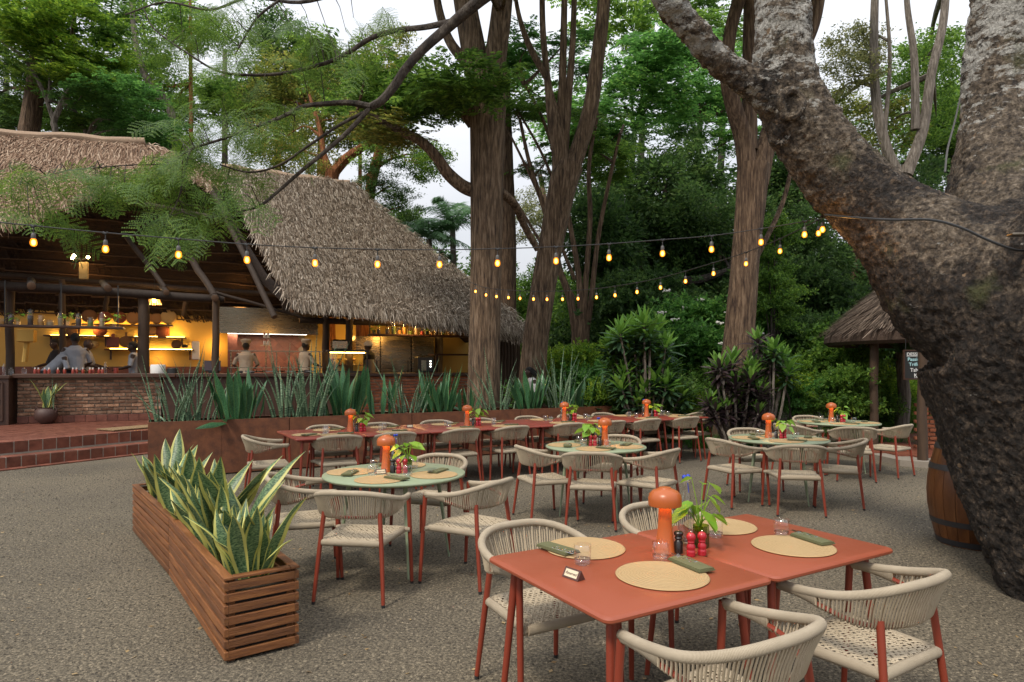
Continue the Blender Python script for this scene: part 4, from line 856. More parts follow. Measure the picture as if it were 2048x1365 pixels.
def tree(label, stems, crown, bark, kind='feather', colr='mid', ridge=.05, n=14, name="tree", cat="tree", twigs=True):
    """stems: lists of (px,py,Y,w); crown: (px,py,Y, rx,ry px, count, size m, depth spread m)"""
    base = stems[0][0]; bq = W(base[0], base[1], base[2]); t = thing(name, label, cat, (bq.x, bq.y, 0)); inv = Vector((bq.x, bq.y, 0))
    mb = MB(); P3 = []
    for i, s in enumerate(stems):
        q = ipts(s); q = [(a - inv.x, b - inv.y, c, r) for a, b, c, r in q]
        if i == 0: q = [(q[0][0], q[0][1], -.1, q[0][3] * 1.25)] + q if q[0][2] > .15 else q
        bark_tube(mb, q, n=n if i == 0 else max(7, n - 4), ridge=ridge, seed=i + int(base[0])); P3 += [Vector(a[:3]) for a in interp([z[:3] for z in q], 4)]
    rr = random.Random(int(base[0] * 7)); cl = []
    for c in crown:
        px, py, Y, rx, ry, cnt, s, dep = c[:8]; kd = c[8] if len(c) > 8 else kind; cc = c[9] if len(c) > 9 else colr
        for k in range(max(3, int(cnt * .72))):
            a = rr.random() * 6.28; u_ = rr.random() ** .5; q = W(px + rx * u_ * math.cos(a), py + ry * u_ * math.sin(a), Y + rr.uniform(-dep, dep)) - inv
            cl.append((q, s * rr.uniform(.75, 1.25), kd, cc))
    if twigs:
        for (q, s, kd, cc) in cl:     # a thin limb from the nearest stem into each clump
            nb = min(P3, key=lambda v: (v - q).length + (0 if v.z < q.z else 4)); 
            if (nb - q).length < 14: m = nb.lerp(q, .5) + Vector((rr.uniform(-.3, .3), rr.uniform(-.3, .3), rr.uniform(-.1, .5))); L_ = (nb - q).length; r0 = .016 * L_ + .022; mb.tube(interp([nb, m, q], 3), [r0, r0 * .9, r0 * .75, r0 * .6, r0 * .45, r0 * .3, .01][:7], 5, cap=False)
    mb.build("trunk", bark, t)
    for (q, s, kd, cc) in cl: put_clump(kd, cc, q, s * (1.12 if kd in ('feather', 'fine') else 1.0), t, sq=.62 if kd == 'feather' else .9)
    return t
# --- the twin-stemmed tree in the middle
tree("tall fissured tree in the middle, forking into two stems above the string lights",
     [[(968, 872, 13.3, 96), (968, 800, 13.3, 74), (968, 690, 13.3, 67), (970, 560, 13.3, 66), (972, 400, 13.3, 68), (974, 260, 13.3, 72), (974, 190, 13.3, 80)],
      [(968, 230, 13.3, 56), (952, 130, 13.3, 54), (938, 50, 13.3, 50), (925, -30, 13.4, 46), (905, -140, 13.6, 40)],
      [(982, 230, 13.3, 50), (990, 130, 13.2, 46), (1000, 50, 13.1, 44), (1010, -40, 13, 40), (1030, -160, 13, 36)],
      [(955, 385, 13.3, 30), (925, 372, 13.2, 28), (895, 345, 13.1, 26), (872, 312, 13.0, 23), (842, 283, 13, 21), (800, 262, 13, 19), (752, 238, 13, 17), (700, 228, 13, 12)],
      [(945, 250, 13.3, 22), (915, 212, 13.2, 18), (880, 188, 13.1, 14), (840, 178, 13, 11), (790, 160, 13, 7)],
      [(935, 130, 13.3, 24), (900, 85, 13.3, 20), (880, 30, 13.4, 17), (868, -40, 13.5, 14)],
      [(1003, 385, 13.35, 20), (1030, 410, 13.6, 17), (1048, 450, 14, 15), (1075, 500, 14.3, 12)]],
     [(820, 180, 13, 130, 60, 7, .95, 1.2, 'feather', 'mid'), (760, 250, 13, 70, 30, 4, .7, .8, 'feather', 'olive'), (880, -160, 13, 260, 90, 12, 1.4, 3, 'feather', 'mid'), (880, 215, 13.8, 40, 45, 4, .7, .8, 'feather', 'mid')], M_bark, ridge=.05, n=34)
tree("straight brown trunk standing right behind the twin-stemmed tree",
     [[(1015, 800, 19.2, 60), (1014, 640, 19.2, 40), (1012, 480, 19.2, 42), (1008, 340, 19.2, 40), (1004, 180, 19.2, 36), (1002, 60, 19.2, 30), (1000, -60, 19.2, 26)]], [(1040, -160, 16, 130, 60, 6, 1.5, 1.5)], M_bark2, n=26)
tree("leaning brown tree with a V fork, right of the thatched roof end",
     [[(1062, 800, 15.2, 62), (1068, 700, 15.2, 54), (1082, 600, 15.2, 52), (1103, 480, 15.2, 52), (1126, 370, 15.2, 60), (1140, 330, 15.2, 60)],
      [(1120, 390, 15.2, 36), (1118, 300, 15.2, 34), (1108, 240, 15.2, 32), (1096, 170, 15.2, 16), (1086, 60, 15.2, 13), (1084, -60, 15.2, 11)],
      [(1112, 300, 15.2, 26), (1122, 210, 15.2, 18), (1126, 110, 15.2, 15), (1130, -60, 15.2, 12)],
      [(1125, 340, 15.2, 22), (1136, 200, 15.2, 17), (1145, 90, 15.2, 13), (1150, -60, 15.2, 11)],
      [(1138, 350, 15.2, 40), (1162, 285, 15.2, 36), (1182, 210, 15.2, 33), (1194, 120, 15.2, 30), (1204, 40, 15.2, 28), (1212, -60, 15.2, 26)],
      [(1096, 160, 15.2, 15), (1060, 95, 15.1, 13), (1040, 40, 15, 10), (1028, -20, 15, 8)]],
     [(1150, -180, 16, 200, 60, 9, 1.5, 2)], M_bark, n=28)
tree("cluster of slim brown stems rising from one base behind the leaning tree",
     [[(1158, 780, 18, 41.0), (1160, 700, 18, 37.7), (1162, 640, 18, 37.7)], [(1155, 690, 18, 19.7), (1140, 600, 18, 16.4), (1112, 520, 18, 13.1), (1092, 430, 18, 11.5), (1060, 330, 18, 9.0), (1040, 240, 18, 6.6)],
      [(1160, 680, 18, 16.4), (1158, 560, 18, 13.1), (1140, 450, 18, 10.7), (1124, 360, 18, 9.0), (1090, 250, 18, 7.4), (1050, 170, 18, 4.9)],
      [(1164, 680, 18, 16.4), (1172, 560, 18, 12.3), (1180, 440, 18, 10.7), (1178, 330, 18, 9.0), (1195, 230, 18, 6.6)], [(1170, 680, 18, 14.8), (1182, 600, 18, 12.3), (1196, 480, 18, 9.8), (1215, 380, 18, 8.2), (1240, 270, 18, 6.6)],
      [(1150, 560, 18, 8.2), (1100, 440, 18, 6.6), (1050, 330, 18, 5.7), (1010, 250, 18, 4.1)], [(1150, 600, 18, 8.2), (1090, 500, 18, 6.6), (1030, 400, 18, 5.7)], [(1130, 420, 18, 7.4), (1080, 300, 18, 5.7), (1010, 180, 18, 4.1)]],
     [(1090, 250, 19, 110, 60, 8, .95, 1.5, 'feather', 'mid'), (1080, 120, 19, 110, 60, 7, .95, 1.5, 'feather', 'emerald'), (1240, 300, 19, 60, 60, 4, .9, 1), (1075, 350, 19, 50, 35, 3, .6, 1)], M_bark2, n=16)
tree("tall brown tree with a smooth V fork, left of the giant leaning tree",
     [[(1462, 905, 13.6, 92), (1464, 830, 13.6, 72), (1470, 740, 13.6, 64), (1480, 640, 13.6, 60), (1490, 520, 13.6, 56), (1500, 420, 13.6, 60), (1508, 330, 13.6, 66)],
      [(1497, 360, 13.6, 40), (1488, 280, 13.6, 38), (1470, 220, 13.5, 34), (1455, 150, 13.4, 30), (1462, 60, 13.4, 26), (1490, -40, 13.4, 30)],
      [(1515, 370, 13.6, 44), (1532, 290, 13.7, 40), (1560, 210, 13.8, 34), (1600, 110, 13.8, 30), (1628, 40, 13.8, 28), (1645, -60, 13.8, 26)],
      [(1500, 300, 13.6, 30), (1498, 180, 13.6, 30), (1500, 60, 13.6, 30), (1502, -60, 13.6, 28)],
      [(1490, 560, 13.6, 12), (1560, 420, 14.2, 10), (1585, 330, 14.4, 8)]],
     [(1480, -170, 14, 260, 60, 11, 1.5, 3)], M_bark2, n=34)
# --- background trees right of centre
def bgt(label, px, pyb, Y, w_, top, cols, crown, bark=M_bark3, fork=(), lean=0):
    st = [[(px, pyb, Y, w_ * 1.25), (px + lean * .3, pyb + (top - pyb) * .35, Y, w_), (px + lean * .7, pyb + (top - pyb) * .7, Y, w_ * .85), (px + lean, top, Y, w_ * .6)]]
    for f in fork: st.append(list(f))
    return tree(label, st, crown, bark, colr=cols, n=12)
bgt("pale grey tree with two upright stems seen between the giant tree's limbs", 1810, 700, 17, 26, 330, 'mid', [(1700, 250, 19, 70, 70, 7, 1.0, 2, 'fine', 'olive'), (1760, 420, 20, 90, 60, 8, 1.1, 2, 'broad', 'dark'), (1820, 170, 20, 80, 90, 7, 1.0, 2, 'fine', 'mid'), (1690, 120, 18, 50, 50, 3, .7, 1, 'fine', 'grey')],
    M_bark3, fork=([(1795, 350, 17, 24), (1770, 290, 17, 22), (1752, 200, 17, 20), (1748, 90, 17, 18), (1752, -60, 17, 15)], [(1812, 350, 17, 26), (1845, 260, 17, 22), (1862, 150, 17, 19), (1885, 50, 17, 17), (1895, -60, 17, 14)], [(1830, 260, 17, 18), (1828, 120, 17, 15), (1815, 20, 17, 12), (1810, -60, 17, 10)], [(1770, 260, 17, 10), (1780, 120, 17, 8), (1770, -30, 17, 6)]))
bgt("broad dark evergreen with spreading low limbs behind the white-flowered shrubs", 1300, 800, 22, 44, 560, 'dark', [(1300, 470, 23, 130, 70, 15, 1.6, 2, 'broad', 'dark'), (1370, 520, 23, 110, 60, 10, 1.5, 2, 'broad', 'dark'), (1250, 560, 23, 90, 40, 6, 1.2, 2, 'broad', 'mid')],
    M_bark5, fork=([(1300, 640, 22, 30), (1260, 580, 22, 26), (1225, 545, 22, 22), (1190, 530, 22, 14)], [(1305, 620, 22, 30), (1330, 570, 21.5, 24), (1400, 560, 21, 18), (1460, 540, 21, 12)], [(1305, 630, 22, 26), (1280, 540, 22, 20), (1290, 460, 22, 14)]))
for i, (px, Y, w_, top, colr, kd, cx, cy, rx, ry, cnt, s, lab) in enumerate((
    (1230, 26, 16, 260, 'emerald', 'feather', 1270, 220, 120, 110, 10, 1.7, "layered emerald-green tree spreading behind the leaning tree's fork"),
    (1380, 27, 18, 240, 'emerald', 'feather', 1400, 180, 130, 120, 12, 1.8, "layered green tree filling the sky left of the giant tree's side limb"),
    (1340, 24, 14, 380, 'dark', 'fine', 1330, 370, 140, 70, 11, 1.6, "dark leafy tree between the leaning tree and the V-forked tree"),
    (1430, 22, 14, 420, 'dark', 'broad', 1440, 440, 80, 90, 8, 1.4, "dense dark tree touching the left side of the V-forked trunk"),
    (1590, 25, 14, 380, 'dark', 'broad', 1600, 450, 90, 120, 12, 1.5, "dense dark tree between the V-forked trunk and the giant tree"),
    (1700, 30, 14, 300, 'dark', 'broad', 1720, 500, 110, 100, 12, 1.8, "dark shaded tree above the small thatched kiosk"),
    (1900, 26, 16, 200, 'mid', 'fine', 1900, 300, 70, 120, 12, 1.7, "fine-leaved tree showing in the gap beside the giant tree's right limb"),
    (1160, 32, 16, 350, 'grey', 'fine', 1080, 440, 60, 40, 5, 1.4, "hazy grey-green tree in the gap right of the twin-stemmed tree"),
    (1075, 30, 14, 560, 'mid', 'broad', 1080, 600, 60, 60, 9, 1.3, "rounded mid-green tree behind the end of the thatched roof"),
    (1210, 24, 14, 500, 'mid', 'broad', 1215, 590, 60, 60, 9, 1.3, "leafy tree behind the slim stem cluster"),
    (1430, 34, 16, 60, 'mid', 'feather', 1450, 60, 110, 80, 8, 2.3, "tall pale green treetop above the V fork"),
    (1580, 30, 16, 200, 'emerald', 'feather', 1600, 300, 90, 60, 8, 1.8, "feathery tree behind the giant tree's left limb"),
    (1270, 33, 16, 60, 'mid', 'feather', 1290, 50, 80, 60, 5, 2.2, "feathery treetop at the top right of the leaning tree"))):
    bgt(lab, px, 760, Y, w_, top, colr, [(cx, cy, Y, rx, ry, cnt, s, 2.2, kd, colr)], M_bark if i % 2 else M_bark5, lean=cx - px)
# dark mass of forest far behind
def forest():
    t = ob("forest", None, kind='stuff', label='dense dark forest closing off the view behind the garden', category='forest')
    rr = random.Random(5); Q = []
    arr = np.empty((len(CL['broad'][0].vertices) * 3,), dtype=np.float32); CL['broad'][0].vertices.foreach_get("co", arr)
    for k in range(170):
        px = rr.uniform(1020, 2300) if k < 115 else rr.uniform(-200, 1020); right = k < 115
        py = rr.uniform(570 if px > 1230 else 620, 790) if right else rr.uniform(560, 780); Y = rr.uniform(30, 42)
        put_clump('broad', rr.choice(['dark', 'dark', 'mid']), W(px, py, Y), rr.uniform(1.8, 2.8), t, name="foliage")
forest()
# --- left background trees over the roofs
tree("stout brown forked tree rising above the left roof ridge", [[(50, 700, 21, 44), (52, 420, 21, 42), (55, 290, 21, 40), (66, 200, 21, 36), (74, 110, 21, 26), (82, 0, 21, 20), (86, -60, 21, 18)], [(64, 230, 21, 24), (85, 165, 21, 20), (128, 130, 21, 16), (142, 95, 21, 12), (150, 20, 21, 8)]],
     [(60, 90, 21, 110, 70, 8, 1.3, 2, 'feather', 'mid'), (110, 50, 20, 80, 50, 6, 1.1, 2, 'feather', 'bright'), (40, 180, 23, 70, 50, 5, 1.1, 2, 'feather', 'dark'), (70, -60, 21, 150, 60, 6, 1.5, 2)], M_bark2, n=18)
tree("slim grey tree with wavy stems left of the roof peak", [[(112, 600, 20, 16), (112, 290, 20, 13), (108, 245, 20, 12), (125, 200, 20, 9), (145, 150, 20, 8), (150, 90, 20, 6)], [(110, 250, 20, 10), (85, 180, 20, 8), (50, 120, 20, 7), (0, 80, 20, 5)], [(110, 240, 20, 9), (140, 185, 20, 8), (180, 172, 20, 7), (200, 165, 20, 4)], [(98, 205, 20, 8), (105, 120, 20, 6), (128, 100, 20, 4)]],
     [(190, 130, 20, 60, 45, 7, .9, 1, 'feather', 'bright'), (220, 190, 20.5, 80, 40, 8, .9, 1.5, 'feather', 'emerald'), (150, 210, 22, 70, 40, 6, .9, 1.5, 'feather', 'mid')], M_bark3, n=10)
tree("grey tree with a slanting stem beside the roof peak", [[(165, 600, 22, 14), (172, 285, 22, 10), (160, 250, 22, 9), (140, 195, 22, 7)], [(150, 290, 22, 8), (190, 255, 22, 7), (225, 220, 22, 6)], [(330, 500, 24, 20), (345, 240, 24, 16), (290, 150, 24, 14), (268, 60, 24, 10), (262, -40, 24, 9)]],
     [(260, 220, 23, 70, 40, 6, 1.0, 2, 'feather', 'emerald'), (270, 80, 26, 70, 70, 6, 1.3, 2, 'feather', 'dark')], M_bark3, n=10)
for i, (px, Y, w_, top, colr, kd, cx, cy, rx, ry, cnt, s, bk, lab) in enumerate((
    (385, 24, 10, 0, 'mid', 'fine', 370, 130, 80, 90, 9, 1.1, M_bark4, "thin tree with orange light painted on its bark, rising behind the overhanging branch"),
    (640, 24, 24, 240, 'olive', 'fine', 650, 200, 110, 80, 15, 1.2, M_bark4, "tree with painted orange light and golden leaves behind the far roof ridge"),
    (560, 30, 14, 60, 'dark', 'fine', 540, 160, 110, 90, 12, 1.3, M_bark3, "tall dark fine-leaved tree behind the middle of the roof"),
    (450, 30, 14, 100, 'mid', 'feather', 450, 220, 90, 60, 9, 1.4, M_bark3, "feathery mid-green tree between the two roof ridges"),
    (10, 28, 14, 60, 'dark', 'feather', 20, 230, 70, 40, 8, 1.4, M_bark3, "dark feathery tree at the far left edge above the roof"),
    (210, 30, 14, 200, 'dark', 'broad', 210, 260, 130, 40, 9, 1.4, M_bark3, "dark tree hugging the left roof ridge"),
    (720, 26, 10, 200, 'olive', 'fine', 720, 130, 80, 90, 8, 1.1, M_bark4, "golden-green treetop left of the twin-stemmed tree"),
    (870, 30, 12, 600, 'mid', 'broad', 820, 470, 60, 50, 8, 1.1, M_bark3, "bright leafy tree behind the right slope of the thatched roof"))):
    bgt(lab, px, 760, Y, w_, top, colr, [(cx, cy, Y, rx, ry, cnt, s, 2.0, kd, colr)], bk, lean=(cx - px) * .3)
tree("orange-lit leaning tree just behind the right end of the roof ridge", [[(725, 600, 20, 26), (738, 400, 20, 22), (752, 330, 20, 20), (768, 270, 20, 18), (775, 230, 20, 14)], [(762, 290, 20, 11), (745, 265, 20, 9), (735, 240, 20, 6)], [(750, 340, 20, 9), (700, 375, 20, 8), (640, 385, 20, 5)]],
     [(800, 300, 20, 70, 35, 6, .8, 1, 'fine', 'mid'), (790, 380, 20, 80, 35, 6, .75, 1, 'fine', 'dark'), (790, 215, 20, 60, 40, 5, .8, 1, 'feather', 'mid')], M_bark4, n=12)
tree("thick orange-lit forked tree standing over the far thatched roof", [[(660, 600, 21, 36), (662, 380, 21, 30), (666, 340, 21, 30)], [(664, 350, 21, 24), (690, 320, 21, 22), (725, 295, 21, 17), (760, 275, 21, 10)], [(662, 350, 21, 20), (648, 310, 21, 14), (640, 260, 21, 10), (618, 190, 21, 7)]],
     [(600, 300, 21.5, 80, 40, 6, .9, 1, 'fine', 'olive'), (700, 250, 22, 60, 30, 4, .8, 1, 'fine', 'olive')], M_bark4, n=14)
# palms
M_palm = leafmat("palm_frond_green", [(.05, .12, .05), (.09, .20, .08), (.14, .27, .12)], trans=.3, rough=.45)
def palm(label, px, py, Y, nf, L_, up=.6, wl=.55, broad=False):
    c = W(px, py, Y); t = thing("palm_tree", label, "palm", (c.x, c.y, 0)); mb = MB(); mb.tube([(0, 0, 0), (.1, 0, c.z * .5), (0, 0, c.z)], [.16, .13, .10], 10); mb.build("trunk", M_bark3, t)
    for f in range(nf):
        az = f * 2.399; el = random.uniform(.1, 1.25) * up + .1; Q = []; n = 62; r = np.random.default_rng(f + int(px)); s0 = Vector((0, 0, c.z)); pts = []
        for i in range(n + 1):
            s = i / n; pts.append(s0 + Vector((math.cos(az) * L_ * s * math.cos(el), math.sin(az) * L_ * s * math.cos(el), L_ * (s * math.sin(el) - .62 * s * s))))
        mb = MB(); mb.tube(pts[::9], [.02] * 7 + [.005] if len(pts[::9]) == 8 else .012, 5, cap=False)
        for i in range(4, n):
            d = (pts[i + 1] - pts[i]).normalized(); sdv = d.cross(Vector((0, 0, 1))).normalized(); ll = wl * math.sin(math.pi * min(1, .12 + i / n * .9)) ** .6
            for sg in (-1, 1):
                e = pts[i] + (sdv * sg * .8 + d * .55 + Vector((0, 0, random.uniform(-.75, -.2) if not broad else .05))).normalized() * ll; m = pts[i].lerp(e, .5) + Vector((0, 0, .05)); w_ = d * .011
                mb.add([tuple(pts[i] - w_), tuple(pts[i] + w_), tuple(m + w_ * 1.3), tuple(m - w_ * 1.3), tuple(e)], [(0, 1, 2, 3), (3, 2, 4)])
        mb.build("frond", M_palm, t, smooth=False)
palm("tall drooping palm beside the twin-stemmed trunk", 905, 455, 24, 16, 2.7, up=1.1)
palm("drooping palm behind the right slope of the thatched roof", 858, 480, 23, 14, 2.0, up=.9)
palm("short bright palm poking over the thatched roof end", 872, 545, 21, 11, 1.3, up=1.3, wl=.45, broad=True)
palm("small fern palm behind the kiosk post", 1800, 705, 14.5, 9, 1.4, up=.7, wl=.22, broad=True)
# ------------------------------------------------------------------ overhanging feathery branch close to the viewer
def pinnate(seed, L_=.24, np_=6, nl=8):
    r = random.Random(seed); Q = []
    for i in range(np_):
        s = .15 + .85 * i / (np_ - 1); droop = -.22 * s * s * L_
        for sg in (-1, 1):
            pl = L_ * .52 * math.sin(math.pi * (.22 + .66 * s)) + .01; d = Vector((.55, sg * .85, -.12 + r.uniform(-.15, .12))).normalized(); o = Vector((L_ * s, 0, droop)); side = d.cross(Vector((0, 0, 1))).normalized()
            for j in range(nl):
                t = (j + .6) / nl; c = o + d * (t * pl) + Vector((0, 0, -.14 * t * t * pl)); ll = .0135 * (1.15 - .5 * t) * (L_ / .24)
                for s2 in (-1, 1):
                    e = c + ((side * s2 + d * .5).normalized() + Vector((0, 0, r.uniform(-.3, .1)))) * ll; w_ = d * (.0062 * (L_ / .24)); m = c.lerp(e, .5)
                    Q.append([tuple(c), tuple(m + w_), tuple(e), tuple(m - w_)])
    for a, b in ((0, .5), (.5, 1)):
        w_ = .002; Q.append([(L_ * a, -w_, -.22 * a * a * L_), (L_ * b, -w_, -.22 * b * b * L_), (L_ * b, w_, -.22 * b * b * L_), (L_ * a, w_, -.22 * a * a * L_)])
    return np.array(Q)
def spray(seed, nf=5):
    r = random.Random(seed); Q = []
    for f in range(nf):
        q = pinnate(seed * 31 + f, .21 * r.uniform(.7, 1.15)); s = f / nf; az = (1 if f % 2 else -1) * r.uniform(.5, 1.1) * (1 - s * .7); Mx = Matrix.Translation((s * .30, 0, -.05 * s * s)) @ Matrix.Rotation(az, 4, 'Z') @ Matrix.Rotation(r.uniform(-.1, .45), 4, 'Y') @ Matrix.Rotation(r.uniform(-.5, .5), 4, 'X')
        M_ = np.array(Mx); Q.append(q @ M_[:3, :3].T + M_[:3, 3])
    w_ = .003; Q.append(np.array([[(0, -w_, 0), (.3, -w_, -.05), (.3, w_, -.05), (0, w_, 0)]])); return np.concatenate(Q)
M_feather = leafmat("feathery_leaf_green", [(0.0322, 0.072, 0.015), (0.0633, 0.13, 0.0225), (0.1092, 0.2, 0.03), (0.1955, 0.28, 0.0413)], trans=.4, rough=.5)
SPR = [quads("leaf_spray", spray(k), M_feather) for k in range(5)]
br = thing("overhanging_branch", "dark curving branch with feathery leaves hanging in front of the thatched roofs", "branch")
mb = MB()
BY = 7.2
BRL = [[(1060, -70, 6.9, 30), (962, 0, 7, 26), (900, 52, BY, 22), (845, 100, BY, 20), (810, 140, BY, 19), (790, 170, BY, 19), (765, 200, BY, 18), (742, 214, BY, 17)],
       [(742, 214, BY, 15), (700, 206, BY, 13), (650, 208, BY, 11), (605, 214, BY, 9), (560, 236, 7.1, 8), (500, 258, 7.0, 7), (440, 280, 6.9, 6), (380, 300, 6.8, 5), (340, 330, 6.7, 4)],
       [(742, 214, BY, 11), (700, 260, BY, 10), (655, 300, BY, 9), (600, 345, BY, 8), (560, 380, BY, 7), (520, 412, 7.1, 6), (478, 425, 7.1, 4), (462, 442, 7.0, 3)],
       [(735, 222, BY, 8), (680, 250, BY, 7), (620, 290, BY, 6), (560, 330, BY, 5), (500, 345, 7.1, 4), (440, 330, 7, 3)],
       [(900, 45, BY, 14), (850, 55, 7.3, 12), (790, 62, 7.4, 11), (740, 78, 7.4, 10), (690, 110, 7.4, 9), (640, 130, 7.4, 8), (560, 148, 7.4, 7), (480, 150, 7.4, 6), (430, 140, 7.4, 5), (380, 110, 7.4, 4), (310, 60, 7.4, 3), (286, 15, 7.4, 2)],
       [(560, 0, 7.6, 6), (520, 30, 7.6, 5), (495, 65, 7.6, 4), (470, 110, 7.6, 3)], [(700, -20, 7.8, 9), (600, 5, 7.8, 8), (500, -4, 7.8, 6), (420, 20, 7.8, 5), (330, 5, 7.8, 4), (250, 30, 7.8, 3)],
       [(380, 300, 6.8, 4), (368, 350, 6.6, 3.2), (356, 400, 6.5, 2.5), (335, 440, 6.4, 2), (312, 470, 6.4, 1.5)], [(340, 330, 6.7, 3), (280, 330, 6.5, 2.5), (200, 335, 6.4, 2), (120, 345, 6.3, 1.6), (40, 370, 6.2, 1.2)]]
tips = []
for i, s in enumerate(BRL):
    q = ipts(s); bark_tube(mb, q, n=9, ridge=.03, sub=5, seed=i)
    if i: tips += [(Vector(a[:3]), i) for a in interp(q, 6)]
mb.build("limb", M_bark5, br)
rr = random.Random(3); mt = MB(); cnt = 0
def add_spray(p, s=1.0, az=None, pit=None):
    az = rr.uniform(0, 6.28) if az is None else az; pit = rr.uniform(.1, 1.0) if pit is None else pit
    ob("leaf_spray", rr.choice(SPR), br, p, (rr.uniform(-.4, .4), pit, az), s * rr.uniform(.75, 1.25))
regions = [((330, 330), 70, 45, 6.7, 20), ((365, 410), 38, 60, 6.5, 17), ((325, 462), 28, 25, 6.4, 6), ((120, 350), 120, 45, 6.3, 26), ((60, 420), 50, 30, 6.2, 8), ((230, 360), 50, 30, 6.4, 6), ((430, 290), 110, 50, 6.9, 20), ((440, 240), 120, 60, 7.0, 18),
           ((560, 220), 90, 60, 7.2, 18), ((480, 60), 190, 65, 7.6, 34), ((640, 60), 100, 60, 7.5, 16), ((350, 40), 90, 45, 7.8, 12), ((500, 370), 60, 45, 7.0, 10), ((720, 30), 70, 40, 7.6, 8), ((520, 150), 150, 40, 7.4, 12)]
for (c, rx, ry, Y, n_) in regions:
    for k in range(int(n_ * .62)):
        a = rr.random() * 6.28; u_ = rr.random() ** .6; p = W(c[0] + rx * u_ * math.cos(a), c[1] + ry * u_ * math.sin(a), Y + rr.uniform(-.5, .5))
        nb = min(tips, key=lambda v: (v[0] - p).length)[0]; m = nb.lerp(p, .5) + Vector((0, 0, rr.uniform(-.02, .1)))
        mt.tube([nb, m, p], [.006, .004, .003], 4, cap=False); dv = (p - nb); add_spray(p, 1.15, az=math.atan2(dv.y, dv.x) + rr.uniform(-.8, .8), pit=rr.uniform(.0, .9))
mt.build("twig", M_bark5, br, kind='stuff')
# ------------------------------------------------------------------ understorey
def shrub(label, px, pyb, Y, rx, ry, cnt, s, colr, kind='bush', name="shrub", cat="shrub", dep=.6, flowers=0):
    """pyb: image row of its middle"""
    g = W(px, pyb, Y); t = thing(name, label, cat, (g.x, g.y, 0)); rr = random.Random(int(px * 3 + pyb)); mb = MB(); pts = []
    for k in range(cnt):
        a = rr.random() * 6.28; u_ = rr.random() ** .5; q = W(px + rx * u_ * math.cos(a), pyb + ry * u_ * math.sin(a), Y + rr.uniform(-dep, dep)); q.z = max(q.z, .12 * s); q -= Vector((g.x, g.y, 0)); pts.append(q)
        o = put_clump(kind, colr, q, s * rr.uniform(.8, 1.25), t); mb.tube([Vector((q.x * .25, q.y * .25, 0)), q.lerp(Vector((0, 0, q.z * .5)), .4), q], [.03, .022, .012], 5, cap=False)
    mb.build("stems", M_bark5, t)
    if flowers:
        fm = MB()
        for k in range(flowers):
            q = rr.choice(pts) + Vector((rr.uniform(-.6, .6), rr.uniform(-.9, -.4), rr.uniform(.0, .6)))
            for j in range(14): c = q + Vector((rr.uniform(-.09, .09), rr.uniform(-.05, .05), rr.uniform(-.03, .03))); fm.ell(c, (.03, .03, .02), 5, 3)
        fm.build("flower_cluster", M_white, t)
    return t
shrub("large white-flowered shrub between the leaning tree and the V-forked tree", 1400, 675, 16.5, 95, 55, 24, .85, 'emerald', flowers=24)
shrub("dark shrub in front of the low metal-roofed shed", 1190, 785, 15.4, 60, 34, 10, .6, 'emerald')
shrub("fine dark green shrub under the white-flowered shrub", 1290, 790, 15.0, 70, 40, 12, .55, 'mid')
shrub("low bright ground shrub beside the dark rosette cane", 1360, 815, 14.6, 55, 22, 12, .38, 'bright', kind='broad')
shrub("dark shrub left of the V-forked trunk base", 1420, 800, 15.2, 35, 40, 8, .5, 'mid')
shrub("tall dark shrub right of the V-forked trunk", 1600, 700, 16.5, 60, 80, 16, .8, 'dark')
shrub("leafy climbing mass on the dark tree behind the V-forked trunk", 1548, 560, 15.6, 22, 110, 16, .50, 'mid')
shrub("broad dark shrub below the small thatched kiosk roof", 1680, 740, 15.5, 70, 55, 15, .75, 'mid')
shrub("low mid-green shrub behind the far right table", 1610, 800, 13.2, 45, 28, 9, .42, 'emerald')
shrub("bright clipped hedge behind the kiosk post", 1770, 800, 15.5, 90, 35, 22, .5, 'bright', kind='broad')
shrub("dark hedge under the bright clipped hedge", 1740, 835, 15.0, 80, 18, 12, .45, 'mid', kind='broad')
shrub("dark shrub right of the rusty planter end", 1240, 830, 14.2, 35, 30, 8, .42, 'mid')
shrub("shaded shrub in front of the shed roof edge", 1115, 815, 15.5, 60, 35, 9, .6, 'emerald')
shrub("big shaded shrub at the left of the V-forked trunk top", 1300, 620, 19, 90, 50, 14, .9, 'dark')
shrub("dark shrub mass behind the hedge and kiosk", 1850, 720, 19, 130, 90, 18, 1.0, 'dark')
shrub("dark shrub mass far behind the V-forked tree", 1560, 640, 21, 120, 90, 20, 1.1, 'dark')
shrub("shrub mass behind the slim stems", 1190, 700, 20, 90, 60, 12, .9, 'dark')
shrub("bright green low shrub left of the many-headed cane shrub", 1235, 800, 13.9, 32, 30, 9, .42, 'bright')
shrub("pale leafy sapling right of the purple cane shrub", 1592, 770, 12.6, 26, 38, 8, .34, 'bright')
shrub("broad-leaved green shrub left of the kiosk post", 1690, 785, 12.9, 36, 42, 10, .42, 'mid')
shrub("bright green shrub below the leaning tree", 1150, 735, 15.9, 40, 26, 9, .5, 'bright')
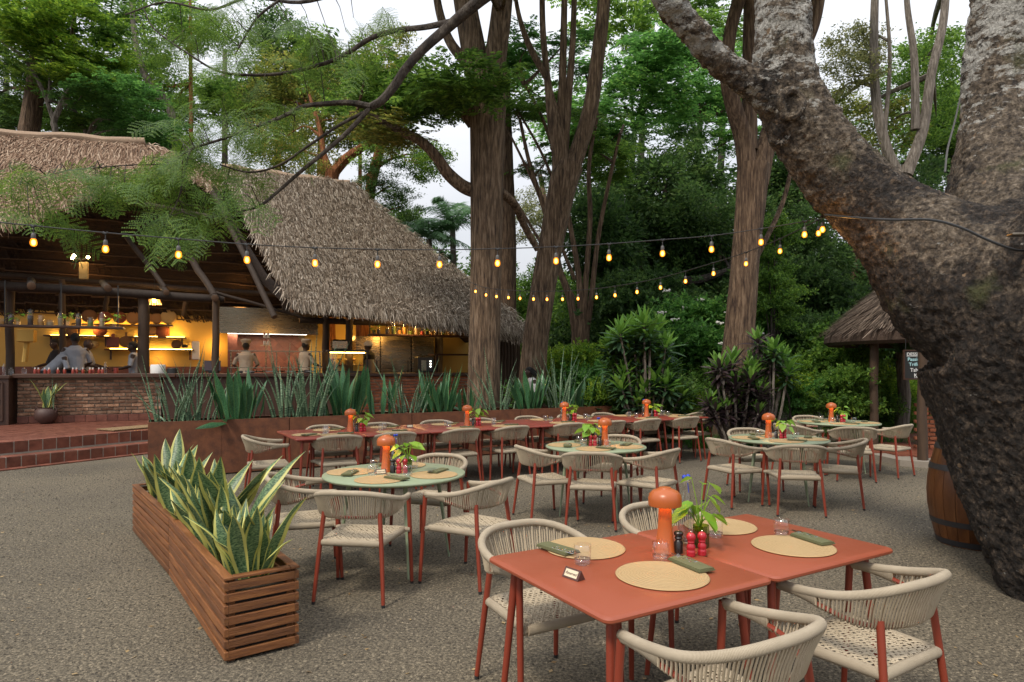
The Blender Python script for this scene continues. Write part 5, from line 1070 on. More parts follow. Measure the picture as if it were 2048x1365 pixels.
# dracaena-like rosette canes
M_dra = leafmat("dark_cane_leaf", [(0.022, 0.045, 0.026), (0.035, 0.080, 0.035), (0.064, 0.136, 0.048)], trans=.2, rough=.4); M_dran = leafmat("fresh_cane_leaf", [(.07, .17, .025), (.11, .24, .04), (.17, .30, .05)], trans=.4, rough=.4); M_drap = leafmat("purple_cane_leaf", [(.03, .018, .022), (.055, .035, .038), (.05, .06, .04)], trans=.15, rough=.45)
def rosette_mesh(seed, n=38, L_=.36, fresh=.42, dark=None):
    r = random.Random(seed); mb = MB()
    for k in range(n):
        a = k * 2.399; s = k / n; el = 1.25 - 1.75 * s + r.uniform(-.15, .15); l = L_ * (.55 + .55 * math.sin(math.pi * min(1, s + .2))) * r.uniform(.85, 1.1); mb.mi = 1 if s < fresh else 0
        d = Vector((math.cos(a) * math.cos(el), math.sin(a) * math.cos(el), math.sin(el))); sdv = Vector((-math.sin(a), math.cos(a), 0)); b0 = Vector((0, 0, -.22 * s)); vs = []
        for (t, wv) in ((0, .35), (.3, .9), (.6, 1), (.85, .55), (1, .04)):
            c = b0 + d * (t * l) + Vector((0, 0, -.30 * t * t * l * math.cos(el))); wd = .033 * wv * L_ / .34; vs += [tuple(c - sdv * wd), tuple(c + Vector((0, 0, -.006))), tuple(c + sdv * wd)]
        mb.add(vs, [f for i in range(4) for f in ((i * 3, i * 3 + 1, i * 3 + 4, i * 3 + 3), (i * 3 + 1, i * 3 + 2, i * 3 + 5, i * 3 + 4))])
    return mb.mesh("leaf_rosette", [dark or M_dra, M_dran], True)
ROS = [rosette_mesh(k) for k in range(4)]; ROSP = [rosette_mesh(20 + k, dark=M_drap, fresh=.2) for k in range(3)]
def cane(label, px, pyb, Y, heads, scale=1.0, lib=ROS):
    g = W(px, 735, Y); t = thing("cane_shrub", label, "shrub", (g.x, g.y, 0)); mb = MB()
    heads = list(heads) + [(h[0] + random.uniform(-16, 16), h[1] + random.uniform(18, 48)) + tuple(h[2:]) for h in heads if h[1] < 800] + [(h[0] + random.uniform(-30, 30), h[1] + random.uniform(10, 70)) + tuple(h[2:]) for h in heads if h[1] < 780]
    for (hx, hy, *s) in heads:
        q = W(hx, hy, Y + random.uniform(-.35, .35)) - Vector((g.x, g.y, 0)); mb.tube([Vector((q.x * .15, q.y * .2, 0)), Vector((q.x * .6, q.y, q.z * .5)), q], [.03, .024, .018], 6, cap=False)
        l = s[1] if len(s) > 1 else lib; ob("leaf_rosette", random.choice(l), t, q, (random.uniform(-.3, .3), random.uniform(-.3, .3), random.uniform(0, 6)), scale * (s[0] if s else 1))
    mb.build("cane", M_bark3, t)
shrub("dark leafy mass inside the many-headed cane shrub", 1290, 790, 13.3, 48, 45, 12, .45, "dark")
cane("tall many-headed cane shrub with fresh green rosettes behind the long table", 1290, 800, 12.6, [(1288, 645), (1262, 652), (1240, 665), (1316, 655), (1332, 690), (1285, 690), (1258, 705), (1306, 715), (1335, 735), (1275, 740), (1246, 748), (1310, 760), (1290, 780), (1330, 790), (1262, 790), (1345, 770), (1300, 815), (1272, 825), (1320, 830), (1340, 820), (1225, 690), (1300, 670), (1270, 672)], 1.15)
cane("dark purple cane shrub in front of the V-forked trunk", 1465, 800, 11.9, [(1466, 722, 1.1, ROSP), (1430, 745, .8, ROSP), (1440, 790, 1, ROSP), (1470, 770, 1, ROSP), (1500, 760, 1, ROSP), (1485, 800, 1.1, ROSP), (1450, 820, 1, ROSP), (1505, 810, 1, ROSP), (1478, 835, 1.0, ROSP), (1420, 810, .9, ROSP), (1520, 785, .9, ROSP), (1430, 775, .7)], 1.0)
cane("spreading cane shrub with drooping brown heads right of the V-forked trunk", 1530, 800, 12.2, [(1515, 680, 1, ROSP), (1548, 695), (1540, 720, 1, ROSP), (1500, 740), (1566, 715), (1528, 745, .9, ROSP)], 1.0)
# grass tufts along the bed edge
def tufts():
    n = 3300; r = np.random.default_rng(4); px = r.uniform(1215, 1800, n); Yb = 12.9 + r.random(n) ** 2 * 2.2 + np.where(px < 1380, .9, 0); X = (px - 1024) / F * Yb; k = r.integers(0, 140, n); kx = r.normal(0, .12, 140); c = np.stack([X + kx[k], Yb, np.full(n, .0)], 1)
    d = unit(np.stack([r.normal(0, .45, n), r.normal(0, .45, n), np.ones(n)], 1)); L_ = (.16 + .22 * r.random(n)); s = unit(np.cross(d, r.normal(0, 1, (n, 3)))) * .009
    m = c + d * L_[:, None] * .6; e = c + d * L_[:, None] + (d * [1, 1, 0]) * .25 * L_[:, None] - [0, 0, .04]
    Q = np.concatenate([np.stack([c - s, c + s, m + s, m - s], 1), np.stack([m - s, m + s, e + s * .1, e - s * .1], 1)])
    ob("grass_tufts", quads("grass_tufts", Q, GRN['emerald']), kind='stuff', label='strappy green grass tufts along the edge of the gravel yard', category='grass')
tufts()
# ------------------------------------------------------------------ the giant tree at right
def giantmat():
    m, n, l, p = nodes_mat("giant_tree_bark"); t = n.new("ShaderNodeTexCoord"); sx = n.new("ShaderNodeSeparateXYZ"); l.new(t.outputs['Object'], sx.inputs[0])
    a = n.new("ShaderNodeTexNoise"); a.inputs['Scale'].default_value = 22; a.inputs['Detail'].default_value = 10; a.inputs['Roughness'].default_value = .7; l.new(t.outputs['Object'], a.inputs[0])
    base = ramp(n, [(.009, .007, .005), (.045, .032, .023), (.15, .108, .074), (.34, .25, .17)], [.38, .52, .64, .76]); l.new(a.outputs[0], base.inputs[0])
    b = n.new("ShaderNodeTexNoise"); b.inputs['Scale'].default_value = 1.7; b.inputs['Detail'].default_value = 9; b.inputs['Roughness'].default_value = .68; l.new(t.outputs['Object'], b.inputs[0])
    smooth = ramp(n, [(.055, .040, .028), (.19, .145, .10), (.42, .34, .25)], [.40, .54, .68]); l.new(a.outputs[0], smooth.inputs[0])
    mr = n.new("ShaderNodeMapRange"); mr.inputs[1].default_value = 1.7; mr.inputs[2].default_value = 3.1; mr.inputs[3].default_value = -.13; mr.inputs[4].default_value = .10; l.new(sx.outputs['Z'], mr.inputs[0])
    ad = n.new("ShaderNodeMath"); l.new(b.outputs[0], ad.inputs[0]); l.new(mr.outputs[0], ad.inputs[1]); r2 = ramp(n, [(0, 0, 0), (1, 1, 1)], [.50, .56]); l.new(ad.outputs[0], r2.inputs[0])
    m1 = n.new("ShaderNodeMixRGB"); l.new(r2.outputs[0], m1.inputs[0]); l.new(base.outputs[0], m1.inputs[1]); l.new(smooth.outputs[0], m1.inputs[2])
    # lichen, mostly on the upper limbs
    c = n.new("ShaderNodeTexNoise"); c.inputs['Scale'].default_value = 5; c.inputs['Detail'].default_value = 11; c.inputs['Roughness'].default_value = .75; mpg = n.new("ShaderNodeMapping"); mpg.inputs['Scale'].default_value = (1, 1, 2.2); mpg.inputs['Location'].default_value = (3, 7, 1); l.new(t.outputs['Object'], mpg.inputs[0]); l.new(mpg.outputs[0], c.inputs[0])
    mr3 = n.new("ShaderNodeMapRange"); mr3.inputs[1].default_value = 3.0; mr3.inputs[2].default_value = 4.4; mr3.inputs[3].default_value = -.10; mr3.inputs[4].default_value = .075; l.new(sx.outputs['Z'], mr3.inputs[0])
    ad3 = n.new("ShaderNodeMath"); l.new(c.outputs[0], ad3.inputs[0]); l.new(mr3.outputs[0], ad3.inputs[1]); r4 = ramp(n, [(0, 0, 0), (1, 1, 1)], [.54, .58]); l.new(ad3.outputs[0], r4.inputs[0])
    m2 = n.new("ShaderNodeMixRGB"); m2.inputs[2].default_value = (.54, .52, .47, 1); l.new(r4.outputs[0], m2.inputs[0]); l.new(m1.outputs[0], m2.inputs[1])
    g = n.new("ShaderNodeTexNoise"); g.inputs['Scale'].default_value = 2.6; g.inputs['Detail'].default_value = 8; mp3 = n.new("ShaderNodeMapping"); mp3.inputs['Location'].default_value = (9, 2, 5); l.new(t.outputs['Object'], mp3.inputs[0]); l.new(mp3.outputs[0], g.inputs[0]); r5 = ramp(n, [(0, 0, 0), (.7, .7, .7)], [.62, .72]); l.new(g.outputs[0], r5.inputs[0])
    m3 = n.new("ShaderNodeMixRGB"); m3.inputs[2].default_value = (.075, .085, .018, 1); l.new(r5.outputs[0], m3.inputs[0]); l.new(m2.outputs[0], m3.inputs[1]); l.new(m3.outputs[0], p.inputs['Base Color']); p.inputs['Roughness'].default_value = .85
    v = n.new("ShaderNodeTexNoise"); v.inputs['Scale'].default_value = 38; v.inputs['Detail'].default_value = 8; v.inputs['Roughness'].default_value = .7; l.new(t.outputs['Object'], v.inputs[0])
    vo = n.new("ShaderNodeTexVoronoi"); vo.feature = 'DISTANCE_TO_EDGE'; vo.inputs['Scale'].default_value = 16; mp4 = n.new("ShaderNodeMapping"); mp4.inputs['Scale'].default_value = (1.5, 1.5, .8); nd = n.new("ShaderNodeTexNoise"); nd.inputs['Scale'].default_value = 7; vm = n.new("ShaderNodeVectorMath"); vm.operation = 'MULTIPLY_ADD'; vm.inputs[1].default_value = (.25, .25, .25)
    l.new(t.outputs['Object'], nd.inputs[0]); l.new(nd.outputs['Color'], vm.inputs[0]); l.new(t.outputs['Object'], vm.inputs[2]); l.new(vm.outputs[0], mp4.inputs[0]); l.new(mp4.outputs[0], vo.inputs[0]); rv = ramp(n, [(0, 0, 0), (1, 1, 1)], [0, .16]); l.new(vo.outputs['Distance'], rv.inputs[0])
    b0 = n.new("ShaderNodeBump"); b0.inputs['Strength'].default_value = .9; b0.inputs['Distance'].default_value = .035; l.new(rv.outputs[0], b0.inputs['Height'])
    sp = n.new("ShaderNodeTexVoronoi"); sp.inputs['Scale'].default_value = 34; l.new(t.outputs['Object'], sp.inputs[0]); rs = ramp(n, [(0, 0, 0), (0, 0, 0), (.8, .8, .8)], [0, .91, .96]); l.new(sp.outputs['Color'], rs.inputs[0]); m5 = n.new("ShaderNodeMixRGB"); m5.inputs[2].default_value = (.33, .22, .13, 1); l.new(rs.outputs[0], m5.inputs[0]); l.new(m3.outputs[0], m5.inputs[1]); l.new(m5.outputs[0], p.inputs['Base Color'])
    b1 = n.new("ShaderNodeBump"); l.new(b0.outputs[0], b1.inputs['Normal']); b1.inputs['Strength'].default_value = 1; b1.inputs['Distance'].default_value = .03; l.new(v.outputs[0], b1.inputs['Height']); b2 = n.new("ShaderNodeBump"); b2.inputs['Strength'].default_value = .9; b2.inputs['Distance'].default_value = .06; l.new(a.outputs[0], b2.inputs['Height']); l.new(b1.outputs[0], b2.inputs['Normal']); l.new(b2.outputs[0], p.inputs['Normal'])
    return m
M_giant = giantmat()
gt = thing("giant_tree", "giant dark rough-barked tree with two huge limbs at the right edge", "tree", (4.75, 5.4, 0)); go = Vector((4.75, 5.4, 0))
mb = MB()
def gl(pts, n=26, ridge=.03, seed=0): bark_tube(mb, [(a - go.x, b - go.y, c, r) for a, b, c, r in pts], n=n, ridge=ridge, sub=6, seed=seed)
gl([(5.10, 4.3, -.3, 1.62), (5.10, 4.3, .05, 1.50), (5.03, 4.3, .5, 1.56), (4.93, 4.32, 1.0, 1.60), (4.80, 4.36, 1.6, 1.60), (4.60, 4.45, 2.15, 1.58), (4.45, 4.6, 2.5, 1.42), (4.35, 4.75, 2.75, 1.10)], 40, .025)
gl([(4.50, 4.3, -.3, .92), (4.42, 4.36, .05, .90), (4.25, 4.45, .5, .88)] + ipts([(2200, 900, 4.6, 560), (2120, 740, 4.65, 505), (2045, 610, 4.72, 470), (1905, 545, 4.98, 320), (1775, 440, 5.25, 180), (1676, 348, 5.38, 156), (1602, 245, 5.4, 142), (1573, 170, 5.4, 126), (1566, 80, 5.4, 112), (1565, -10, 5.4, 112), (1570, -120, 5.4, 110), (1580, -300, 5.4, 100)]), 26, .03, 2)
gl(ipts([(1570, 215, 5.4, 110), (1515, 175, 5.35, 72), (1470, 150, 5.3, 62), (1425, 110, 5.2, 60), (1385, 60, 5.1, 58), (1345, 15, 5.0, 56), (1300, -60, 4.9, 52), (1250, -200, 4.8, 46)]), 20, .05, 3)
gl(ipts([(2050, 620, 4.9, 420), (2030, 470, 5.3, 290), (2010, 350, 5.6, 205), (2010, 240, 5.8, 165), (2010, 120, 5.9, 152), (2018, 20, 5.9, 145), (2020, -120, 5.9, 140), (2025, -320, 5.9, 130)]), 26, .03, 4)
gl([(3.75, 3.9, -.25, .35), (3.95, 4.0, .25, .35), (4.4, 4.2, 1.1, .5)], 16, .08, 5)
me = remesh(mb, "trunk", M_giant, .019, disp=((.5, .05), (.13, .04), (.05, .04), (.022, .02)), iters=2); gtr = ob("trunk", me, gt)
mb = MB(); kc = W(1575, 215, 5.22) - go
for k in range(3): mb.add([tuple(kc + Vector(((.085 - k * .022) * math.cos(a) * (1 + .12 * math.sin(3 * a)) + w_ * .0, -.03 * k - .05 + .0, (.10 - k * .026) * math.sin(a)))) for a in [j / 20 * 6.2832 for j in range(20)] for w_ in (0,)], [])
pts = [kc + Vector((.085 * math.cos(a) * (1 + .15 * math.sin(3 * a)), -.075 + .02 * math.sin(2 * a), .105 * math.sin(a))) for a in [j / 18 * 6.2832 for j in range(19)]]
mb = MB(); mb.tube(pts, [.03 * random.uniform(.8, 1.25) for _ in pts], 8, cap=False); mb.ell(kc + Vector((0, .0, -.0)), (.08, .05, .1), 12, 8); mb.build("knot", M_giant, gt)
for k in range(0):
    a = k * .7; q = W(1420 + 90 * (k % 4), -260 - 60 * (k % 3), 5.5 + (k % 3)) - go; put_clump('broad', 'mid', q, 1.5, gt)
# ------------------------------------------------------------------ woven armchairs
def chair_proto():
    t = thing("rope_armchair", "", "armchair")
    mb = MB()
    for s in (-1, 1):
        m = MB(); m.tube([(s * .288, .235, .018), (s * .281, .215, .35), (s * .274, .195, .672)], [.0125, .0155, .0165], 12); m.mi = 1; m.tube([(s * .288, .236, 0), (s * .288, .235, .02)], [.012, .0128], 10); m.build("leg", [M_red, M_rub], t)
        m = MB(); m.tube([(s * .245, -.275, .018), (s * .220, -.235, .36), (s * .198, -.208, .615)], [.0125, .0155, .0155], 12); m.mi = 1; m.tube([(s * .2455, -.276, 0), (s * .245, -.275, .02)], [.012, .0128], 10); m.build("leg", [M_red, M_rub], t)
    # seat frame, wrapped
    m = MB(); zt = .43; fr = [(-.205, -.225), (.205, -.225), (.235, .20), (-.235, .20)]
    for i in range(4):
        a = Vector((*fr[i], zt - .022)); b = Vector((*fr[(i + 1) % 4], zt - .022)); m.tube([a, a.lerp(b, .5), b], .021, 10, flat=1.15, up=(0, 0, 1))
    for s in (-1, 1): m.tube([(s * .225, .185, zt - .022), (s * .28, .205, zt - .022)], .019, 8)
    m.build("seat_frame", M_rope, t)
    m = MB()
    def clip(p, d):
        ts = []
        for i in range(4):
            a = Vector(fr[i]); b = Vector(fr[(i + 1) % 4]); e = b - a; den = d.x * e.y - d.y * e.x
            if abs(den) < 1e-9: continue
            u_ = ((a.x - p.x) * e.y - (a.y - p.y) * e.x) / den; v_ = ((a.x - p.x) * d.y - (a.y - p.y) * d.x) / den
            if 0 <= v_ <= 1: ts.append(u_)
        return (min(ts), max(ts)) if len(ts) >= 2 else None
    for sgn in (-1, 1):
        d = Vector((.62, sgn * .78)).normalized(); nrm = Vector((-d.y, d.x))
        for k in range(-14, 15):
            p = nrm * (k * .0262); c = clip(p, d)
            if not c or c[1] - c[0] < .03: continue
            segs = max(2, int((c[1] - c[0]) / .027)); pts = []
            for i in range(segs + 1): q = p + d * (c[0] + (c[1] - c[0]) * i / segs); pts.append((q.x, q.y, zt - .004 + sgn * .003 * (1 if (i + k) % 2 else -1)))
            m.tube(pts, .0062, 4, cap=False, flat=.45, up=(0, 0, 1))
    for k in range(-15, 16):
        y = k * .0135 + .0; c = clip(Vector((0, y)), Vector((1, 0)))
        if c and k % 2 == 0: m.tube([(c[0], y, zt - .006), (c[1], y, zt - .006)], .0042, 4, cap=False, flat=.5, up=(0, 0, 1))
    m.build("seat_weave", M_cord, t)
    # back band
    def sm(x): x = max(0, min(1, x)); return x * x * (3 - 2 * x)
    def band(s, up):   # s -1..1
        a = abs(s); sg = 1 if s >= 0 else -1
        w = sm((.80 - a) / .62)
        if a > .70:
            f = (a - .70) / .30; x = .290 - .012 * f; y = -.02 + .215 * f
        else:
            ph = a / .70 * math.pi / 2; x = .290 * math.sin(ph) ** .88; y = -.02 - .255 * math.cos(ph) ** .82
        if up: k = 1 + .075 * w; z = .665 + .095 * sm((.92 - a) / .85); return Vector((sg * x * k, y - .030 * w, z))
        k = 1 - .095 * w; z = .652 - .062 * sm((.92 - a) / .55); return Vector((sg * x * k, y + .022 * w, z))
    S = [-1 + 2 * i / 44 for i in range(45)]
    m = MB(); m.tube([band(s, True) for s in S], [.0200 if abs(s) < .93 else .0190 for s in S], 12); m.build("arm_rail", M_rope, t, smooth='all')
    m = MB(); m.tube([band(s, False) for s in S], .0105, 8); m.build("lower_rail", M_red, t)
    # closed wrapping on the arms
    for sg in (-1, 1):
        m = MB(); vs = []; k = 0; A = [.985 - .26 * i / 9 for i in range(10)]
        for a in A:
            u1 = band(sg * a, True); l1 = band(sg * a, False); o = Vector((sg * .016, 0, 0)); c = (u1 + l1) / 2
            dn = (l1 - u1); L_ = dn.length + .030; dn = dn.normalized() if dn.length > 1e-4 else Vector((0, 0, -1)); tg = (band(sg * (a - .01), True) - band(sg * (a + .01), True)).normalized(); nn = tg.cross(dn).normalized()
            for j in range(10): an = j / 10 * 6.2832; vs.append(tuple(c + dn * math.cos(an) * L_ / 2 + nn * math.sin(an) * .0165))
        fs = [(i * 10 + j, i * 10 + (j + 1) % 10, (i + 1) * 10 + (j + 1) % 10, (i + 1) * 10 + j) for i in range(9) for j in range(10)] + [tuple(range(10)), tuple(range(90, 100))]
        m.add(vs, fs, [(i * .03, j * .1) for i in range(10) for j in range(10)])
        m.build("arm_wrap", M_rope, t, smooth='all')
    m = MB(); n = 66; rr_ = random.Random(2)
    for i in range(n):
        s = -.735 + 1.47 * (i + .5) / n; u1 = band(s, True); l1 = band(s + rr_.uniform(-.004, .004), False); out_ = Vector((u1.x, u1.y * 1.0, 0)).normalized()
        m.tube([u1 + out_ * .012 + Vector((0, 0, -.012)), (u1 + l1) / 2 + out_ * .010, l1 + out_ * .013, l1 + Vector((0, 0, -.014)), l1 - out_ * .012], [.0042, .0040, .0045, .0045, .004], 5, cap=False)
        if i % 3 == 0: m.tube([u1 - out_ * .010 + Vector((0, 0, -.014)), (u1 + l1) / 2 - out_ * .004, l1 - out_ * .011], .0034, 4, cap=False)
    m.build("back_cords", M_cord, t, kind='stuff')
    return remember(t)
CHP = chair_proto(); chair_used = [False]
def chair(x, y, fx, fy, label, group, s=1.0):
    rz = math.atan2(-fx, fy)
    if not chair_used[0]: o = CHP; chair_used[0] = True; o.location = (x, y, 0); o.rotation_euler = (0, 0, rz); o['label'] = label; o['group'] = group; o.scale = (s, s, s)
    else: o = copy_tree(CHP, label, (x, y, 0), rz, group, scale=s)
    return o
e = Vector((.862, .507, 0)); nn_ = Vector((-.507, .862, 0)); EZ = math.atan2(.507, .862)
FG = "armchairs around the front double table"
chair(.72, 2.29, -.56, .83, "rope armchair before the near corner of the front table, cut by the bottom edge", FG)
chair(1.49, 2.83, -.53, .85, "rope armchair at the right near side of the front table, beside the big tree", FG)
chair(.17, 3.25, .507, -.862, "rope armchair on the far side of the front table, behind the place card", FG)
chair(.96, 3.74, .507, -.862, "rope armchair on the far side of the front table behind its mushroom lamp", FG)
def rnd(cx, cy, L_, what):
    for (x, y, wd) in L_: chair(x, y, cx - x, cy - y, "rope armchair on the %s side of the %s" % (wd, what), "armchairs around the %s" % what)
rnd(-.96, 5.36, [(-1.06, 4.66, "near"), (-1.60, 5.13, "left"), (-.33, 4.97, "right"), (-.74, 5.98, "far")], "nearest round green table")
rnd(.92, 7.2, [(.82, 6.68, "near"), (.36, 6.98, "left"), (1.40, 6.80, "right"), (1.2, 7.75, "far")], "middle round green table")
rnd(3.23, 7.95, [(3.13, 7.26, "near"), (2.63, 7.70, "left"), (3.80, 7.66, "right"), (3.18, 8.62, "far")], "right-hand round green table")
rnd(5.13, 10.3, [(4.86, 9.36, "near"), (4.25, 9.75, "left"), (5.55, 9.70, "right"), (5.05, 10.95, "far")], "farthest round green table by the kiosk")
LB = Vector((-2.585, 7.82, 0)); ordn = ["first", "second", "third", "fourth", "fifth", "sixth", "seventh", "eighth"]; LW = 1.2; LL = 6.96
for i, tt in enumerate((.54, 1.26, 2.2, 3.0, 4.0, 4.8, 5.55, 6.42)):
    q = LB + e * tt + nn_ * .18; chair(q.x, q.y, nn_.x + random.uniform(-.1, .1), nn_.y, "rope armchair on the near side of the long table, %s from its left" % ordn[i], "armchairs along the near side of the long table")
for i, tt in enumerate((.7, 1.5, 2.4, 3.2, 4.1, 4.95, 5.7, 6.5)):
    q = LB + e * tt + nn_ * (LW - .08); chair(q.x, q.y, -nn_.x + random.uniform(-.1, .1), -nn_.y, "rope armchair on the far side of the long table, %s from its left" % ordn[i], "armchairs along the far side of the long table")
chair(-2.98, 8.05, e.x, e.y - .1, "rope armchair at the left end of the long red table by the rusty planter", "armchairs at the ends of the long table")
q = LB + e * (LL + .12) + nn_ * .5; chair(q.x, q.y, -e.x, -e.y, "rope armchair at the far right end of the long red table", "armchairs at the ends of the long table")
# ------------------------------------------------------------------ tables
def rtop(mb, sx, sy, z, th=.028, r=.035, n=5):
    ol = []
    for cx, cy, a0 in ((sx / 2 - r, sy / 2 - r, 0), (-sx / 2 + r, sy / 2 - r, 90), (-sx / 2 + r, -sy / 2 + r, 180), (sx / 2 - r, -sy / 2 + r, 270)):
        for k in range(n + 1): a = R(a0 + 90 * k / n); ol.append((cx + r * math.cos(a), cy + r * math.sin(a), math.cos(a), math.sin(a)))
    k = len(ol); lv = [(z - th, .010), (z - th * .7, 0), (z - th * .35, 0), (z - .004, .006), (z, .016)]; vs = []
    for (zz, ins) in lv: vs += [(x - nx * ins, y - ny * ins, zz) for x, y, nx, ny in ol]
    fs = [(l * k + i, l * k + (i + 1) % k, (l + 1) * k + (i + 1) % k, (l + 1) * k + i) for l in range(4) for i in range(k)]
    fs += [tuple(range(k - 1, -1, -1)), tuple(4 * k + i for i in range(k))]; mb.add(vs, fs)
def sqtable(cx, cy, sx, sy, rz, label, grp, mt, mleg=M_red):
    t = thing("square_table", label, "table", (cx, cy, 0), rz, grp)
    mb = MB(); rtop(mb, sx - .006, sy, .74); mb.build("tabletop", mt, t)
    for ax in (-1, 1):
        for ay in (-1, 1): mb = MB(); mb.tube([(ax * (sx / 2 - .05), ay * (sy / 2 - .045), 0), (ax * (sx / 2 - .10), ay * (sy / 2 - .10), .712)], [.013, .019], 12); mb.build("leg", mleg, t)
    mb = MB()
    for ay in (-1, 1): mb.box((0, ay * (sy / 2 - .10), .695), (sx - .2, .022, .034))
    for ax in (-1, 1): mb.box((ax * (sx / 2 - .10), 0, .694), (.022, sy - .21, .034))
    mb.build("apron_frame", mleg, t); return t
T1 = Vector((.322, 2.232, 0)) + e * .437 + nn_ * .435; T2 = T1 + e * .876
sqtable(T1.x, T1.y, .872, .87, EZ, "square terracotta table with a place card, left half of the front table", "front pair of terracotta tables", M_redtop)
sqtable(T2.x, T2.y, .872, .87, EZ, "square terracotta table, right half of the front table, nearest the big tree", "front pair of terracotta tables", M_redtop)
for i in range(8):
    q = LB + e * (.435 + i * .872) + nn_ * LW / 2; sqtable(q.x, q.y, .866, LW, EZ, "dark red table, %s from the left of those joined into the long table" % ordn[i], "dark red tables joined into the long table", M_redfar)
def roundtable(cx, cy, r, lab):
    t = thing("round_table", lab, "table", (cx, cy, 0), .4, "round sage-green tables")
    mb = MB(); mb.lathe([(0, .712), (r - .02, .712), (r - .004, .720), (r, .728), (r - .002, .735), (r - .012, .740), (0, .741)], n=64); mb.build("tabletop", M_green, t, smooth=True)
    for k in range(4):
        a = k * math.pi / 2; mb = MB(); mb.tube([(.46 * r / .57 * math.cos(a), .46 * r / .57 * math.sin(a), 0), (.36 * math.cos(a), .36 * math.sin(a), .71)], [.008, .019], 10); mb.build("leg", M_green, t)
    mb = MB(); mb.lathe([(.30, .685), (.33, .685), (.33, .712), (.30, .712)], n=24, cap=False); mb.tube([(-.36, 0, .69), (.36, 0, .69)], .014, 6); mb.tube([(0, -.36, .69), (0, .36, .69)], .014, 6); mb.build("under_frame", M_green, t)
RT = [(-.96, 5.36, .575, "nearest round sage-green table, left of the front red table"), (.92, 7.2, .55, "round sage-green table in the middle of the yard"), (3.23, 7.95, .575, "right-hand round sage-green table in front of the kiosk table"), (5.13, 10.3, .60, "farthest round sage-green table, beside the kiosk post")]
for a in RT: roundtable(*a)
# ------------------------------------------------------------------ table things
def matmat():
    m, n, l, p = nodes_mat("straw_placemat"); t = n.new("ShaderNodeTexCoord"); wv = n.new("ShaderNodeTexWave"); wv.wave_type = 'RINGS'; wv.rings_direction = 'Z'; wv.inputs['Scale'].default_value = 52; wv.inputs['Distortion'].default_value = .5; wv.inputs['Detail Scale'].default_value = 8
    l.new(t.outputs['Object'], wv.inputs[0]); rp = ramp(n, [(.40, .26, .115), (.49, .34, .165)], [.05, .6]); l.new(wv.outputs['Fac'], rp.inputs[0]); l.new(rp.outputs[0], p.inputs['Base Color']); p.inputs['Roughness'].default_value = .75
    b = n.new("ShaderNodeBump"); b.inputs['Strength'].default_value = .8; b.inputs['Distance'].default_value = .003; l.new(wv.outputs['Fac'], b.inputs['Height']); l.new(b.outputs[0], p.inputs['Normal']); return m
M_mat = matmat(); M_nap = surf("olive_napkin_cloth", [(.085, .088, .036), (.125, .125, .055)], scale=12, rough=.9, bump=.4, bscale=400, dist=.002)
M_lamp = surf("orange_lamp_enamel", [(.36, .085, .018), (.42, .105, .024)], scale=2, rough=.33, bump=0, spec=.5); M_redmill = surf("glossy_red_mill", [(.34, .012, .022), (.40, .016, .028)], rough=.22, bump=0, spec=.6); M_blk = surf("glossy_black_mill", [(.012, .010, .009), (.02, .017, .015)], rough=.25, bump=0, spec=.6)
M_fork = surf("polished_cutlery", [(.6, .6, .6), (.7, .7, .7)], rough=.18, bump=0, metallic=1); M_blue = surf("blue_plastic_cap", [(.01, .03, .35), (.015, .05, .45)], rough=.35, bump=0); M_brown = surf("brown_card_holder", [(.06, .022, .016), (.09, .032, .022)], rough=.5, bump=0)
M_card = surf("cream_card", [(.58, .50, .34), (.66, .58, .42)], rough=.8, bump=0)
def mesh_once(f, _c={}):
    k = f.__name__
    if k not in _c: _c[k] = f()
    return _c[k]
def me_mat():
    m = MB(); m.lathe([(.0, .0), (.186, .0), (.190, .003), (.187, .006)] + [(.184 - i * .0046, .0060 + (.0008 if i % 2 else 0)) for i in range(39)] + [(0, .007)], n=56); return m.mesh("placemat", M_mat, 'all')
def me_napk():
    m = MB(); 
    for i, (dz, sx, sy, rz) in enumerate(((0, .205, .095, 0), (.0035, .20, .090, .02), (.007, .196, .084, -.015))):
        nx = 12; vs = []; 
        for k in range(nx + 1):
            x = -sx / 2 + sx * k / nx; w_ = .0015 * math.sin(k * 1.9 + i)
            for (yy, zz) in ((-.5, .001), (-.5, .0055), (-.2, .0075 + w_), (.2, .0072 - w_), (.5, .0055), (.5, .001)): vs.append((x * math.cos(rz) - yy * sy * math.sin(rz) * (1 - .08 * k / nx), yy * sy * (1 - .12 * k / nx), dz + zz))
        fs = [(k * 6 + j, k * 6 + (j + 1) % 6, (k + 1) * 6 + (j + 1) % 6, (k + 1) * 6 + j) for k in range(nx) for j in range(6)] + [tuple(range(5, -1, -1)), tuple(nx * 6 + j for j in range(6))]; m.add(vs, fs)
    return m.mesh("folded_cloth", M_nap, True)
def me_fork():
    m = MB(); m.box((-.04, 0, .013), (.09, .008, .0025), bev=.001); m.box((-.092, 0, .014), (.02, .022, .002), bev=.001)
    for k in range(4): m.box((-.122, -.009 + .006 * k, .015), (.045, .0028, .002))
    return m.mesh("fork", M_fork, True)
def me_knife():
    m = MB(); m.box((-.06, .022, .013), (.13, .014, .002), bev=.001); return m.mesh("knife", M_fork, True)
def me_glass():
    m = MB(); m.lathe([(0, 0), (.030, 0), (.034, .004), (.0385, .05), (.0375, .086), (.0362, .0865)], n=32, cap=False); return m.mesh("tumbler", M_glass, 'all')
def me_gbase():
    m = MB(); m.lathe([(.0345, .014), (.0355, .024), (.020, .020), (0, .0195)], n=28, cap=False); return m.mesh("thick_base", M_water, 'all')
